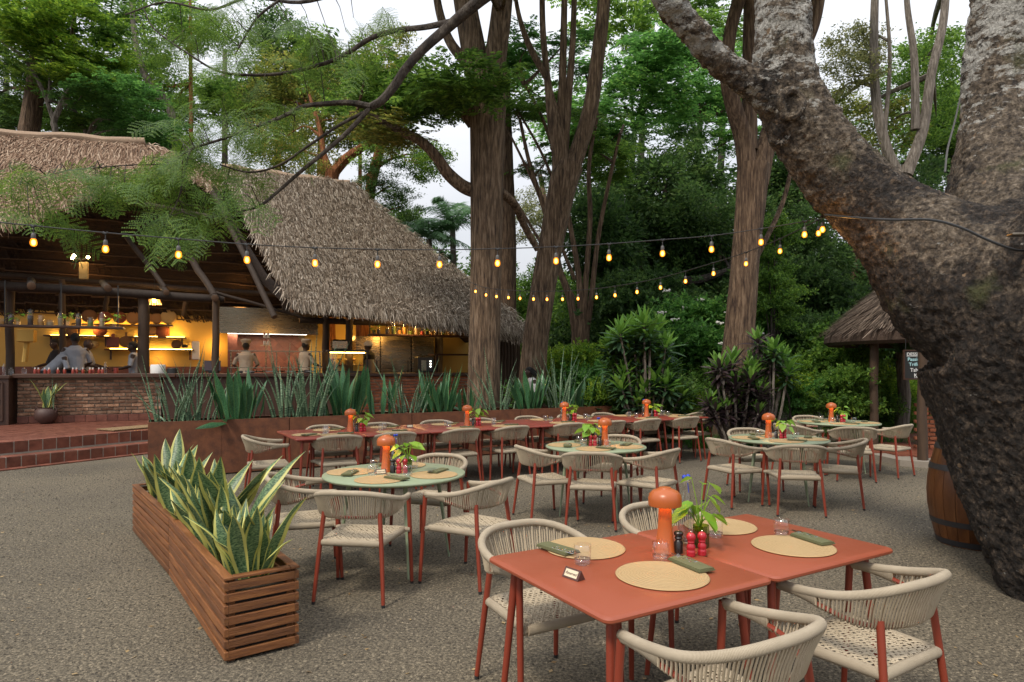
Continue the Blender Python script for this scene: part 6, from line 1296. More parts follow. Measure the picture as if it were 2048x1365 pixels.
def me_lamp():
    m = MB(); m.lathe([(.046, 0), (.046, .004), (.043, .008), (.032, .135), (.029, .225)], n=32, cap=False); m.add([(0, 0, 0.001)], []); return m.mesh("lamp_stem", M_lamp, True)
def me_shade():
    m = MB(); m.lathe([(.000, .248), (.070, .244), (.072, .220), (.075, .218), (.0765, .223), (.0765, .252), (.071, .271), (.057, .286), (.030, .297), (.028, .301), (.020, .303), (0, .303)], n=40, cap=False); return m.mesh("lamp_shade", M_lamp, True)
def me_lbulb():
    m = MB(); m.lathe([(.031, .233), (.06, .236), (.06, .244), (0, .244)], n=20, cap=False); return m.mesh("light_disc", glow("table_lamp_glow", (1, .50, .16), 9), True)
def me_mill():
    m = MB(); m.lathe([(0, 0), (.0215, 0), (.0225, .006), (.0215, .012), (.0225, .016), (.0225, .022), (.0185, .030), (.0215, .040), (.0215, .050), (.015, .062), (.0185, .070), (.0165, .075), (.0175, .079), (.0225, .088), (.0235, .098), (.019, .110), (.010, .117), (0, .118)], n=24); return m.mesh("mill_body", M_redmill, True)
def me_knob():
    m = MB(); m.ell((0, 0, .121), (.0045, .0045, .0045), 8, 6); return m.mesh("knob", M_fork, True)
def me_bmill():
    m = MB(); m.lathe([(0, 0), (.0225, 0), (.0225, .055), (.014, .068), (.021, .078), (.016, .088), (.0235, .094), (.0245, .106), (.020, .112), (0, .113)], n=24); return m.mesh("mill_body", M_blk, True)
def me_bottle():
    m = MB(); m.lathe([(0, 0), (.036, 0), (.038, .01), (.038, .12), (.034, .15), (.017, .21), (.0135, .235), (.0135, .262), (.016, .265), (.016, .272), (.012, .273)], n=24, cap=False); return m.mesh("bottle_glass", M_glass, 'all')
def me_bwater():
    m = MB(); m.lathe([(0, .006), (.034, .008), (.0355, .12), (.031, .148), (.022, .175), (0, .176)], n=20, cap=False); return m.mesh("water", M_water, 'all')
def me_bcap():
    m = MB(); m.ell((-.009, 0, .284), (.010, .010, .011), 10, 8); m.ell((.010, 0, .286), (.010, .010, .011), 10, 8); m.tube([(0, -.014, .262), (0, -.022, .22)], .002, 5); return m.mesh("stopper", M_blue, True)
def me_vase():
    m = MB(); pr = [(0, 0), (.034, 0), (.036, .01), (.0355, .10)]; m.lathe(pr, n=24, cap=False)
    m.V = [(x * (1 + .03 * math.cos(12 * math.atan2(y, x))), y * (1 + .03 * math.cos(12 * math.atan2(y, x))), z) for x, y, z in m.V]; return m.mesh("green_glass_vase", M_gglass, True)
TZ = .7415
def place(lab, grp, cx, cy, rz, parts, nm, cat, z=TZ, s=1): 
    t = thing(nm, lab, cat, (cx, cy, z), rz, grp, s)
    for (n_, f) in parts: ob(n_, mesh_once(f), t)
    return t
def simple(lab, grp, cx, cy, rz, f, nm, cat, z=TZ, s=1): o = ob(nm, mesh_once(f), None, (cx, cy, z), (0, 0, rz), s, label=lab, category=cat, group=grp); return o
def setting(where, cx, cy, dirx, diry, gl_off, np_off, np_rot, tag_):
    """dir: unit vector from mat towards table middle"""
    d = Vector((dirx, diry, 0)).normalized(); s = Vector((d.y, -d.x, 0)); rz = math.atan2(d.y, d.x)
    simple("round straw placemat at the %s" % where, "straw placemats", cx, cy, random.uniform(0, 6), me_mat, "placemat", "placemat")
    q = Vector((cx, cy, 0)) + d * gl_off[0] + s * gl_off[1]; place("short clear tumbler at the %s" % where, "clear tumblers", q.x, q.y, 0, (("glass", me_glass), ("thick_base", me_gbase)), "tumbler", "glass")
    q = Vector((cx, cy, 0)) + d * np_off[0] + s * np_off[1]; place("olive napkin round cutlery at the %s" % where, "folded olive napkins", q.x, q.y, rz + np_rot, (("cloth", me_napk), ("fork", me_fork), ("knife", me_knife)), "napkin", "napkin", z=TZ + .009)
def lampset(what, c, ax, ay, flip=1, seed=0, s=1.0):
    """c centre; ax: unit vector to the right as seen, ay: away"""
    ax = Vector((*ax, 0)).normalized(); ay = Vector((*ay, 0)).normalized(); f = lambda u, v: c + ax * u * flip + ay * v; r = random.Random(seed)
    p = f(-.075, .03); t = place("orange mushroom-shaped lamp glowing on the %s" % what, "mushroom table lamps", p.x, p.y, 0, (("lamp_stem", me_lamp), ("lamp_shade", me_shade), ("light_disc", me_lbulb)), "mushroom_lamp", "lamp", s=s)
    light('POINT', (p.x - .0 - ay.x * .065, p.y - ay.y * .065, TZ + .215), .045, (1, .50, .14), .02, name="lamp_or_fill_light")
    p = f(-.022, .165); place("clear water bottle with blue stopper on the %s" % what, "water bottles with blue stoppers", p.x, p.y, r.uniform(0, .6), (("bottle_glass", me_bottle), ("water", me_bwater), ("stopper", me_bcap)), "water_bottle", "bottle", s=s)
    p = f(-.01, -.035); simple("black pepper mill on the %s" % what, "black mills", p.x, p.y, 0, me_bmill, "pepper_mill", "mill", s=s)
    for k, (u, v) in enumerate(((.045, -.055), (.092, -.045))): p = f(u, v); place("glossy red mill, %s of the pair on the %s" % ("left" if (k == 0) == (flip > 0) else "right", what), "pairs of red mills", p.x, p.y, 0, (("mill_body", me_mill), ("knob", me_knob)), "red_mill", "mill", s=s)
    p = f(.10, .04); t = place("green glass vase of bright heart-leaved sprigs on the %s" % what, "vases of leafy sprigs", p.x, p.y, 0, (("green_glass_vase", me_vase),), "sprig_vase", "plant", s=s)
    sprig(t, 11 + seed % 3, .16, M_pothos, r, leaf=.105, base=(0, 0, .085), droop=.9, spread=.62)
def card(what, p, rz):
    t = thing("place_card", "small brown wedge place card on the %s" % what, "place card", (p.x, p.y, TZ), rz, "place cards")
    m = MB(); m.add([(-.045, -.022, 0), (.045, -.022, 0), (.045, .022, 0), (-.045, .022, 0), (-.045, 0, .038), (.045, 0, .038)], [(3, 2, 1, 0), (0, 1, 5, 4), (2, 3, 4, 5), (1, 2, 5), (3, 0, 4)]); m.build("holder", M_brown, t, smooth=False)
    m = MB(); ang = math.atan2(.038, .022); m.box((0, -.0125, .0198), (.07, .0012, .030), Matrix.Rotation(-(math.pi / 2 - ang), 3, 'X')); m.build("card", M_card, t, smooth=False)
    cu = bpy.data.curves.new("w", 'FONT'); cu.body = "Reserved"; cu.size = .0165; cu.align_x = 'CENTER'; cu.align_y = 'CENTER'; cu.extrude = .0002; cu.shear = .3; o = bpy.data.objects.new("w", cu); COL.objects.link(o)
    me = bpy.data.meshes.new_from_object(o.evaluated_get(bpy.context.evaluated_depsgraph_get())); bpy.data.objects.remove(o); me.materials.clear(); me.materials.append(M_brown)
    w_ = ob("lettering", me, t, (0, -.0140, .0203), (ang, 0, 0))
# front table
FT = "front table"
def ft(px, py): return G(px, py, TZ)
def fset(where, mat, gl, n0, n1):
    q = ft(*mat); simple("round straw placemat at the %s" % where, "straw placemats", q.x, q.y, 1.0, me_mat, "placemat", "placemat")
    if gl: q = ft(*gl); place("short clear tumbler at the %s" % where, "clear tumblers", q.x, q.y, 0, (("glass", me_glass), ("thick_base", me_gbase)), "tumbler", "glass")
    if n0: u_ = ft(*n0); v_ = ft(*n1); c = (u_ + v_) / 2; place("olive napkin round cutlery at the %s" % where, "folded olive napkins", c.x, c.y, math.atan2(v_.y - u_.y, v_.x - u_.x), (("cloth", me_napk), ("fork", me_fork), ("knife", me_knife)), "napkin", "napkin", z=TZ + .009)
fset("front table's near left seat", (1324, 1152), (1321, 1121), (1350, 1121), (1418, 1150))
fset("front table's near right seat", (1586, 1093), (1563, 1072), (1590, 1072), (1662, 1096))
fset("front table's far left seat", (1170, 1097), (1165, 1128), (1142, 1112), (1088, 1095))
fset("front table's far right seat", (1440, 1053), (1431, 1074), None, None)
FT = "front table"; t = place("orange mushroom-shaped lamp standing in the middle of the front table", "mushroom table lamps", *ft(1330, 1105)[:2], 0, (("lamp_stem", me_lamp), ("lamp_shade", me_shade), ("light_disc", me_lbulb)), "mushroom_lamp", "lamp")
place("clear water bottle with blue stopper on the front table", "water bottles with blue stoppers", *ft(1372, 1084)[:2], .3, (("bottle_glass", me_bottle), ("water", me_bwater), ("stopper", me_bcap)), "water_bottle", "bottle", s=1.12)
simple("black pepper mill on the front table", "black mills", *ft(1357, 1106)[:2], 0, me_bmill, "pepper_mill", "mill", s=.88)
place("glossy red mill, left one of the pair on the front table", "pairs of red mills", *ft(1382, 1112)[:2], 0, (("mill_body", me_mill), ("knob", me_knob)), "red_mill", "mill", s=.90)
place("glossy red mill, right one of the pair on the front table", "pairs of red mills", *ft(1404, 1110)[:2], 0, (("mill_body", me_mill), ("knob", me_knob)), "red_mill", "mill", s=.90)
t = place("green glass vase of bright heart-leaved sprigs on the front table", "vases of leafy sprigs", *ft(1402, 1094)[:2], 0, (("green_glass_vase", me_vase),), "sprig_vase", "plant", s=1.05)
sprig(t, 12, .15, M_pothos, random.Random(8), leaf=.10, base=(-.01, 0, .09), droop=.8, spread=.55); sprig(t, 4, .22, M_pothos, random.Random(5), leaf=.085, base=(.0, 0, .09), droop=.5, spread=.35)
card("front table's left half", ft(1147, 1156), -.98 + .1)
# long table sets
for g in range(4):
    b0 = LB + e * (g * 1.744)
    for j, (tt, vv, sg, nm) in enumerate(((.55, .26, 1, "near left"), (1.28, .26, 1, "near right"), (.62, LW - .26, -1, "far left"), (1.42, LW - .26, -1, "far right"))):
        q = b0 + e * tt + nn_ * vv; setting("%s seat of the long table's %s group" % (nm, ordn[g]), q.x, q.y, nn_.x * sg, nn_.y * sg, (.21, -.06 * sg), (.03, .14 * sg), -1.9 * sg, 0)
    lampset("long table's %s lamp group" % ordn[g], b0 + e * .92 + nn_ * LW * .48, (e.x, e.y), (nn_.x, nn_.y), 1, g + 3)
q = LB + e * .24 + nn_ * .45; setting("left end of the long table", q.x, q.y, e.x, e.y, (.20, .1), (.0, .12), .6, 0)
q = LB + e * (LL - .24) + nn_ * .6; setting("right end of the long table", q.x, q.y, -e.x, -e.y, (.20, .1), (.0, .12), .6, 0)
card("long table beside the first lamp group", LB + e * 1.75 + nn_ * .75, .1)
for k, (cx, cy, r, lab) in enumerate(RT):
    nm = ["nearest round table", "middle round table", "right-hand round table", "farthest round table"][k]; cc = [(-1.06, 4.66), (.82, 6.68), (3.13, 7.26), (4.86, 9.36)][k]; base = math.atan2(cc[1] - cy, cc[0] - cx)
    for j in range(4):
        a = base - j * math.pi / 2 + (0, .12, .1, -.25)[j]; d = Vector((math.cos(a), math.sin(a), 0)); q = Vector((cx, cy, 0)) + d * (r - .21)
        setting("%s side of the %s" % (("near", "left", "far", "right")[j], nm), q.x, q.y, -d.x, -d.y, (.17, -.12), (.03, .13), -2.1 if j == 0 else -1.6, 0)
    lampset(nm, Vector((cx, cy, 0)) + Vector(((.0, .03, -.03, -.02)[k], 0, 0)), (1, 0), (0, 1), -1 if k == 1 else 1, k + 9)
card("nearest round table", Vector((-1.06, 5.28, 0)), .5)
# ------------------------------------------------------------------ slatted wooden planters
def slat_planter(label, L_, W_, H_, p, rz, n=7):
    t = thing("slatted_planter", label, "planter", p, rz); gap = .016; sh = (H_ - .02) / n - gap; th = .022
    for k in range(n):
        z = .02 + k * (sh + gap) + sh / 2
        for (s, nm) in ((-1, 0), (1, 1)):
            mb = MB(); mb.box((0, s * (W_ / 2 - th / 2), z), (L_, th, sh), bev=.003); mb.V = [(x, y + random.uniform(-.001, .001), zz) for x, y, zz in mb.V]; mb.build("slat", M_woodh, t)
            mb = MB(); mb.box((0, 0, 0), (W_ - 2 * th - .002, th, sh), bev=.003); o = mb.build("slat", M_woodh, t); o.location = (s * (L_ / 2 - th / 2), 0, z); o.rotation_euler = (0, 0, R(90))
    mb = MB()
    for sx in (-1, 1):
        for sy in (-1, 1): mb.box((sx * (L_ / 2 - th - .02), sy * (W_ / 2 - th - .02), H_ / 2), (.036, .036, H_ - .01))
    mb.build("corner_batten", M_woodh, t)
    for (s) in (-1, 1):
        mb = MB(); mb.box((0, s * (W_ / 2 - .022), H_ + .004), (L_ + .006, .05, .016), bev=.003); mb.build("rim_board", M_woodh, t)
        mb = MB(); mb.box((0, 0, 0), (W_ - .096, .05, .016), bev=.003); o = mb.build("rim_board", M_woodh, t); o.location = (s * (L_ / 2 - .023), 0, H_ + .004); o.rotation_euler = (0, 0, R(90))
    mb = MB(); mb.box((0, 0, H_ / 2 - .05), (L_ - .07, W_ - .07, H_ - .14)); mb.build("liner", M_black, t)
    mb = MB(); mb.box((0, 0, H_ - .10), (L_ - .08, W_ - .08, .02)); mb.build("soil", M_soil, t); return t
pa = Vector((-1.54, 3.51, 0)); pb = Vector((-2.617, 4.99, 0)); pc = Vector((-3.68, 6.35, 0)); nr = Vector((pa - pb).normalized()); sd3 = Vector((-nr.y, nr.x, 0)); PW = .40
def frm(a, b, off=.012): d = (a - b).normalized(); s3 = Vector((-d.y, d.x, 0)); L_ = (a - b).length - off; c = (a + b) / 2 + s3 * PW / 2; return c, math.atan2(d.y, d.x), L_, d, s3
c1, r1, L1, d1_, s1_ = frm(pa, pb); c2, r2, L2, d2_, s2_ = frm(pb, pc)
slat_planter("near slatted wooden planter, its end facing the viewer, full of yellow-edged sword plants", L1, PW, .455, (c1.x, c1.y, 0), r1)
slat_planter("far slatted wooden planter butted behind the near one", L2, PW, .455, (c2.x, c2.y, 0), r2)
# ------------------------------------------------------------------ sword-leaved plants
def uvleaf(name, edge, body1, body2, edgew=.2, band=60, trans=.15, rough=.42):
    m, n, l, p = nodes_mat(name); uv = n.new("ShaderNodeUVMap"); sx = n.new("ShaderNodeSeparateXYZ"); l.new(uv.outputs[0], sx.inputs[0])
    nz = n.new("ShaderNodeTexNoise"); mp_ = n.new("ShaderNodeMapping"); mp_.inputs['Scale'].default_value = (5, band, 1); l.new(uv.outputs[0], mp_.inputs[0]); l.new(mp_.outputs[0], nz.inputs[0]); nz.inputs['Scale'].default_value = 1; nz.inputs['Detail'].default_value = 4; nz.inputs['Distortion'].default_value = .6
    rp = ramp(n, [body1, body2], [.40, .60]); l.new(nz.outputs[0], rp.inputs[0])
    a = n.new("ShaderNodeMath"); a.operation = 'SUBTRACT'; a.inputs[1].default_value = .5; l.new(sx.outputs[0], a.inputs[0]); b = n.new("ShaderNodeMath"); b.operation = 'ABSOLUTE'; l.new(a.outputs[0], b.inputs[0])
    n2 = n.new("ShaderNodeTexNoise"); n2.inputs['Scale'].default_value = 9; l.new(uv.outputs[0], n2.inputs[0]); c = n.new("ShaderNodeMath"); c.operation = 'MULTIPLY_ADD'; c.inputs[1].default_value = .08; l.new(n2.outputs[0], c.inputs[0]); l.new(b.outputs[0], c.inputs[2])
    r2_ = ramp(n, [(0, 0, 0), (1, 1, 1)], [.54 - edgew, .57 - edgew]); l.new(c.outputs[0], r2_.inputs[0]); mx_ = n.new("ShaderNodeMixRGB"); l.new(r2_.outputs[0], mx_.inputs[0]); l.new(rp.outputs[0], mx_.inputs[1]); mx_.inputs[2].default_value = (*edge, 1)
    oi = n.new("ShaderNodeObjectInfo"); hs = n.new("ShaderNodeHueSaturation"); mr = n.new("ShaderNodeMapRange"); mr.inputs[3].default_value = .75; mr.inputs[4].default_value = 1.3; l.new(oi.outputs['Random'], mr.inputs[0]); l.new(mr.outputs[0], hs.inputs['Value']); l.new(mx_.outputs[0], hs.inputs['Color']); l.new(hs.outputs[0], p.inputs['Base Color']); p.inputs['Roughness'].default_value = rough
    tr = n.new("ShaderNodeBsdfTranslucent"); l.new(hs.outputs[0], tr.inputs[0]); ms = n.new("ShaderNodeMixShader"); ms.inputs[0].default_value = trans; l.new(p.outputs[0], ms.inputs[1]); l.new(tr.outputs[0], ms.inputs[2]); l.new(ms.outputs[0], n['Material Output'].inputs[0]); return m
M_varieg = uvleaf("yellow_edged_sword_leaf", (.46, .44, .12), (.022, .070, .028), (.16, .24, .11), edgew=.18, band=60)
M_cyl = uvleaf("mottled_spear_leaf", (.06, .13, .07), (.022, .068, .034), (.20, .29, .17), edgew=.0, band=70)
M_broadl = uvleaf("dark_whale_fin_leaf", (.14, .22, .05), (.030, .105, .042), (.075, .19, .085), edgew=.05, band=22, trans=.2, rough=.35)
def blade(seed, kind):
    r = random.Random(seed); mb = MB(); n = 14
    L_, wd = {'var': (r.uniform(.34, .62), r.uniform(.040, .058)), 'cyl': (r.uniform(.85, 1.5), .024), 'broad': (r.uniform(.62, 1.0), r.uniform(.055, .080))}[kind]
    bend = {'var': r.uniform(.03, .42), 'cyl': r.uniform(.0, .25), 'broad': r.uniform(.0, .3)}[kind]; tw = r.uniform(-1.2, 1.2) if kind != 'cyl' else 0; vs = []; us = []; ph = r.random() * 6
    if kind == 'cyl':
        pts = []; rd = []
        for i in range(11): t = i / 10; pts.append((bend * t * t * L_, .02 * math.sin(t * 3 + ph), L_ * (t - .3 * bend * t * t))); rd.append(wd * (1 - t ** 1.6 * .95))
        mb.tube(pts, rd, 7, cap=False, flat=.8); k = len(mb.V); mb.U = [(.5, u[0]) for u in mb.U]
        return mb.mesh("leaf", M_cyl, 'all')
    for i in range(n + 1):
        t = i / n; c = Vector((bend * t * t * L_, .015 * math.sin(t * 4 + ph), L_ * (t - .35 * bend * t * t)))
        w_ = wd * (.55 + .45 * math.sin(min(1, t * 1.7) * math.pi / 2)) * (1 - max(0, (t - .55) / .45) ** 1.8) if kind == 'var' else wd * (.30 + .70 * math.sin(min(1, t * 1.6) * math.pi / 2)) * (1 - max(0, (t - .5) / .5) ** 1.7)
        w_ = max(w_, .0012); a = tw * t + .06 * math.sin(t * 9 + ph); sdv = Vector((math.sin(a) * .5, math.cos(a), 0)).normalized(); nn = Vector((-math.cos(a), math.sin(a), .2)); wav = .25 * w_ * math.sin(t * 11 + ph)
        for (u, cup) in ((-1, .34), (-.55, .10), (0, 0), (.55, .10), (1, .34)): vs.append(tuple(c + sdv * w_ * u + nn * (w_ * cup * -1 + wav * abs(u) * (1 if u > 0 else -1) * .6))); us.append((.5 + u * .5, t * L_ * 2))
    mb.add(vs, [(i * 5 + j, i * 5 + j + 1, (i + 1) * 5 + j + 1, (i + 1) * 5 + j) for i in range(n) for j in range(4)], us)
    me = mb.mesh("leaf", M_varieg if kind == 'var' else M_broadl, 'all'); return me
LIB = {k: [blade(s * 7 + i, k) for s in range(9)] for i, k in enumerate(('var', 'cyl', 'broad'))}
def sword(label, p, kind, n, rad, lean, s=1.0, name="sword_plant", grp=None, seed=0, zb=0, ell=None, rz=0, flop=0):
    t = thing(name, label, "plant", p, rz, grp); r = random.Random(seed)
    for k in range(n):
        u = r.random() ** .6; a = r.random() * 6.28; x, y = (ell or (rad, rad)); px_, py_ = x * u * math.cos(a), y * u * math.sin(a); az = math.atan2(py_, px_) + r.uniform(-.8, .8); ln = lean * u * r.uniform(.3, 1.5) + r.uniform(0, .10)
        if k < flop: ln = r.uniform(1.0, 1.7)
        Mx = Matrix.Translation((px_, py_, zb)) @ Matrix.Rotation(az, 4, 'Z') @ Matrix.Rotation(ln, 4, 'Y') @ Matrix.Rotation(r.uniform(-.5, .5) if kind != 'cyl' else 0, 4, 'Z') @ Matrix.Scale(s * r.uniform(.7, 1.2), 4); ob("leaf", r.choice(LIB[kind]), t, mw=Mx)
    return t
PG = "yellow-edged sword plants in the slatted planters"
for i, (ct, d_, L_, f, n, s, lab) in enumerate(((c1, d1_, L1, .32, 26, 1.02, "yellow-edged sword plant nearest the viewer in the near slatted planter"), (c1, d1_, L1, .08, 24, 1.15, "tall yellow-edged sword plant in the middle of the near slatted planter"), (c1, d1_, L1, -.16, 22, 1.2, "yellow-edged sword plant behind the middle of the near slatted planter"),
                                            (c1, d1_, L1, -.38, 16, 1.0, "yellow-edged sword plant at the seam end of the near slatted planter"), (c2, d2_, L2, .32, 16, 1.05, "yellow-edged sword plant at the seam end of the far slatted planter"), (c2, d2_, L2, .05, 16, 1.1, "yellow-edged sword plant in the middle of the far slatted planter"), (c2, d2_, L2, -.28, 14, 1.1, "yellow-edged sword plant at the far end of the far slatted planter"))):
    q = ct + d_ * (f * L_); sword(lab, (q.x, q.y, .355), 'var', int(n * 1.1), .2, .20, s, "sword_plant", PG, seed=40 + i, ell=(.20, .10), rz=math.atan2(d_.y, d_.x), flop=0)
# ------------------------------------------------------------------ rusted steel planters
CA = Vector((-5.17, 9.29, 0)); CB = Vector((2.04, 13.27, 0)); cd = (CB - CA).normalized(); cs = Vector((-cd.y, cd.x, 0)); CL_ = (CB - CA).length; CW = .62; CHT = .79; crz = math.atan2(cd.y, cd.x)
for i, (f0, f1, lab) in enumerate(((0, .235, "left rusted steel planter with dark spear plants by the terrace steps"), (.235, .48, "second rusted steel planter from the left behind the long table"), (.48, .74, "third rusted steel planter from the left behind the long table"), (.74, 1.0, "right rusted steel planter ending by the garden"))):
    L_ = CL_ * (f1 - f0) - .008; c = CA + cd * CL_ * (f0 + f1) / 2 + cs * CW / 2; t = thing("steel_planter", lab, "planter", (c.x, c.y, 0), crz, "rusted steel planters in a row"); hh = CHT
    for s in (-1, 1):
        half = L_ / 2
        for hx in (-1, 1): mb = MB(); mb.box((hx * half / 2, s * (CW / 2 - .006), hh / 2 + .02), (half - .004, .012, hh), bev=.002); mb.build("panel", M_corten, t)
        mb = MB(); mb.box((s * (L_ / 2 - .006), 0, hh / 2 + .02), (.012, CW - .026, hh), bev=.002); mb.build("panel", M_corten, t)
        mb = MB(); mb.box((0, s * (CW / 2 - .022), hh + .023), (L_, .045, .006)); mb.build("rim", M_corten, t)
    mb = MB(); mb.box((0, 0, hh - .04), (L_ - .03, CW - .03, .02)); mb.build("soil", M_soil, t)
for i, (px, kind, n, s, lean, flop, lab) in enumerate((
    (345, 'cyl', 22, .78, .40, 1, "mottled spear plant at the left end of the rusted planters"), (395, 'cyl', 16, .70, .40, 0, "smaller mottled spear plant beside the first one"),
    (480, 'broad', 15, .82, .35, 3, "broad-leaved plant left in the row with drooping leaves over the rusty rim"), (570, 'cyl', 14, .95, .25, 0, "tall mottled spear plant right of the first broad-leaved plant"), (620, 'cyl', 30, .92, .25, 1, "densest tall mottled spear plant in the middle of the rusted planters"), (690, 'broad', 17, .92, .35, 1, "tall broad-leaved plant in front of the display case"),
    (760, 'broad', 5, .9, .2, 0, "single tall upright leaf plant before the brick counter"), (815, 'cyl', 24, .72, .45, 1, "leaning mottled spear plant before the brick counter"), (880, 'broad', 19, .86, .35, 0, "broad-leaved plant just left of the twin-stemmed trunk"),
    (935, 'broad', 6, .6, .5, 1, "small broad-leaved plant at the foot of the twin-stemmed trunk"), (1000, 'cyl', 24, .72, .4, 0, "mottled spear plant right of the twin-stemmed trunk"), (1060, 'broad', 18, .85, .4, 1, "broad-leaved plant in front of the walking woman"), (1120, 'cyl', 26, .85, .3, 0, "tall mottled spear plant in the right rusted planter"), (1160, 'broad', 8, .75, .5, 1, "broad-leaved plant beside the last spear plant"), (1200, 'broad', 9, .85, .55, 4, "drooping broad-leaved plant at the right end of the rusted planters"))):
    rx = (px - 1024) / F; q0 = CA + cs * CW * .5; tY = (q0.x * cd.y - q0.y * cd.x) / (rx * cd.y - cd.x); q = Vector((rx * tY, tY, CHT - .03)); sword(lab, q, kind, int(n * (1.1 if kind == 'cyl' else 1.9)), .2, lean * (.8 if kind == 'cyl' else .5), s * 1.0, "spear_plant" if kind == 'cyl' else "broad_leaved_plant", None, seed=70 + i, ell=(.30, .16), rz=crz, flop=flop)
# terrace pot with plant
q = G(92, 848, FZ); t = thing("clay_pot", "round dark clay pot with small handles on the red terrace", "pot", (q.x, q.y, FZ + .02))
mb = MB(); mb.lathe([(0, 0), (.12, 0), (.19, .08), (.215, .18), (.19, .27), (.14, .31), (.15, .33), (.13, .33), (.12, .30)], n=26, cap=False); mb.build("vessel", surf("dark_clay", [(.045, .022, .018), (.08, .04, .03)], rough=.6, bump=.2), t)
for s in (-1, 1): mb = MB(); mb.tube([(s * .15, 0, .28), (s * .21, 0, .34), (s * .23, 0, .27), (s * .2, 0, .22)], .018, 6); mb.build("handle", MATS["dark_clay"], t)
mb = MB(); mb.lathe([(0, .29), (.13, .29)], n=16); mb.build("soil", M_soil, t)
sword("upright yellow-edged sword plant growing in the clay pot on the terrace", (q.x, q.y, FZ + .30), 'var', 8, .05, .12, 1.35, "sword_plant", None, 99); sword("small spear plant at the right of the clay pot", (q.x + .16, q.y + .02, FZ + .26), 'cyl', 4, .04, .2, .5, "spear_plant", None, 98)
# ------------------------------------------------------------------ string lights
M_cable = surf("black_cable", [(.012, .012, .012), (.02, .02, .02)], rough=.5, bump=0); M_sock = surf("grey_lamp_socket", [(.05, .048, .045), (.09, .085, .08)], rough=.5, bump=0)
M_env = glow("amber_bulb_glass", (1.0, .36, .045), 1.5); M_fil = glow("bulb_filament", (1.0, .58, .15), 10)
mb = MB(); mb.lathe([(.012, -.040), (.020, -.052), (.0245, -.072), (.022, -.090), (.012, -.100), (0, -.102)], n=14, cap=False); BE = mb.mesh("bulb", M_env, 'all')
mb = MB(); mb.ell((0, 0, -.072), (.0135, .0135, .0215), 10, 8); BF = mb.mesh("filament", M_fil, 'all'); BE = BE
mb = MB(); mb.lathe([(0, .0), (.010, .0), (.015, -.008), (.0165, -.030), (.015, -.044), (0, -.044)], n=12); SO = mb.mesh("socket", M_sock, True)
def envmat():   # clear amber envelope so that the filament shows through
    m = M_env; n = m.node_tree.nodes; l = m.node_tree.links; p = n['Principled BSDF']; em = n.new("ShaderNodeEmission"); em.inputs[0].default_value = (1, .30, .02, 1); em.inputs[1].default_value = 1.8
    tr = n.new("ShaderNodeBsdfTransparent"); tr.inputs[0].default_value = (1, .75, .4, 1); ms = n.new("ShaderNodeMixShader"); ms.inputs[0].default_value = .42; l.new(tr.outputs[0], ms.inputs[1]); l.new(em.outputs[0], ms.inputs[2]); l.new(ms.outputs[0], n['Material Output'].inputs[0])
envmat()
def string(label, cab, bulbs, drop=.05, s=1.0, r=.004):
    t = thing("string_lights", label, "string lights"); C = interp([tuple(W(*c)) for c in cab], 10); C = [Vector(c) for c in C]; mb = MB(); mb.tube(C, r, 5); mb.build("cable", M_cable, t)
    for px in bulbs:
        best = None
        for i in range(len(C) - 1):
            a, b = C[i], C[i + 1]; pa_, pb_ = 1024 + F * a.x / a.y, 1024 + F * b.x / b.y
            if min(pa_, pb_) <= px <= max(pa_, pb_) and abs(pb_ - pa_) > 1e-6: f = (px - pa_) / (pb_ - pa_); best = a.lerp(b, f); break
        if best is None: continue
        mb = MB(); mb.tube([best + Vector((-.018, 0, .002)), best + Vector((0, 0, -.006)), best + Vector((.018, 0, .002))], .009, 6); mb.tube([best, best + Vector((0, 0, -drop * s))], .0035, 5); mb.build("hanger", M_cable, t)
        so_ = ob("socket", SO, t, best + Vector((0, 0, -drop * s)), None, s); b_ = ob("bulb", BE, so_); ob("filament", BF, so_)
        light('POINT', best + Vector((0, 0, -drop * s - .17)), .35, (1, .5, .15), .03, name="bulb_light")
string("front string of warm bulbs crossing the whole yard to the giant tree",
       [(-260, 420, 4.15), (67, 452, 4.38), (211, 466, 4.47), (357, 478, 4.56), (494, 489, 4.66), (630, 496, 4.76), (755, 499, 4.86), (879, 500, 4.96), (995, 498, 5.06), (1112, 494, 5.15), (1218, 488, 5.24), (1325, 480, 5.32), (1423, 472, 5.38), (1522, 458, 5.44), (1609, 443, 5.48), (1655, 430, 5.48)],
       [67, 211, 357, 494, 630, 755, 879, 995, 1112, 1218, 1325, 1423, 1522, 1609, 1645], drop=.055, s=.88)
string("back string of small warm bulbs receding behind the front one",
       [(930, 560, 11.9), (972, 576, 11.4), (1040, 582, 10.7), (1094, 583, 10.2), (1156, 581, 9.7), (1230, 573, 9.1), (1321, 556, 8.4), (1427, 526, 7.6), (1492, 505, 7.1), (1560, 478, 6.6), (1637, 440, 6.05), (1655, 431, 5.7)],
       [951, 972, 993, 1017, 1040, 1067, 1094, 1125, 1156, 1193, 1230, 1274, 1321, 1371, 1427, 1492, 1560, 1637], drop=.07, s=.88, r=.005)
# cable wrapped on the giant tree
t = thing("power_cable", "black cable looped across the fork of the giant tree", "cable"); mb = MB()
mb.tube([tuple(v) for v in interp([tuple(W(*c)) for c in ((1650, 430, 4.95), (1700, 435, 4.72), (1780, 440, 4.45), (1860, 440, 4.28), (1920, 455, 4.18), (1975, 480, 4.12), (2030, 500, 4.08), (2070, 500, 4.1))], 6)], .008, 6); mb.build("cable", M_cable, t)
light('POINT', W(1672, 476, 5.0), 1.2, (1, .45, .1), .05, name="bulb_light")
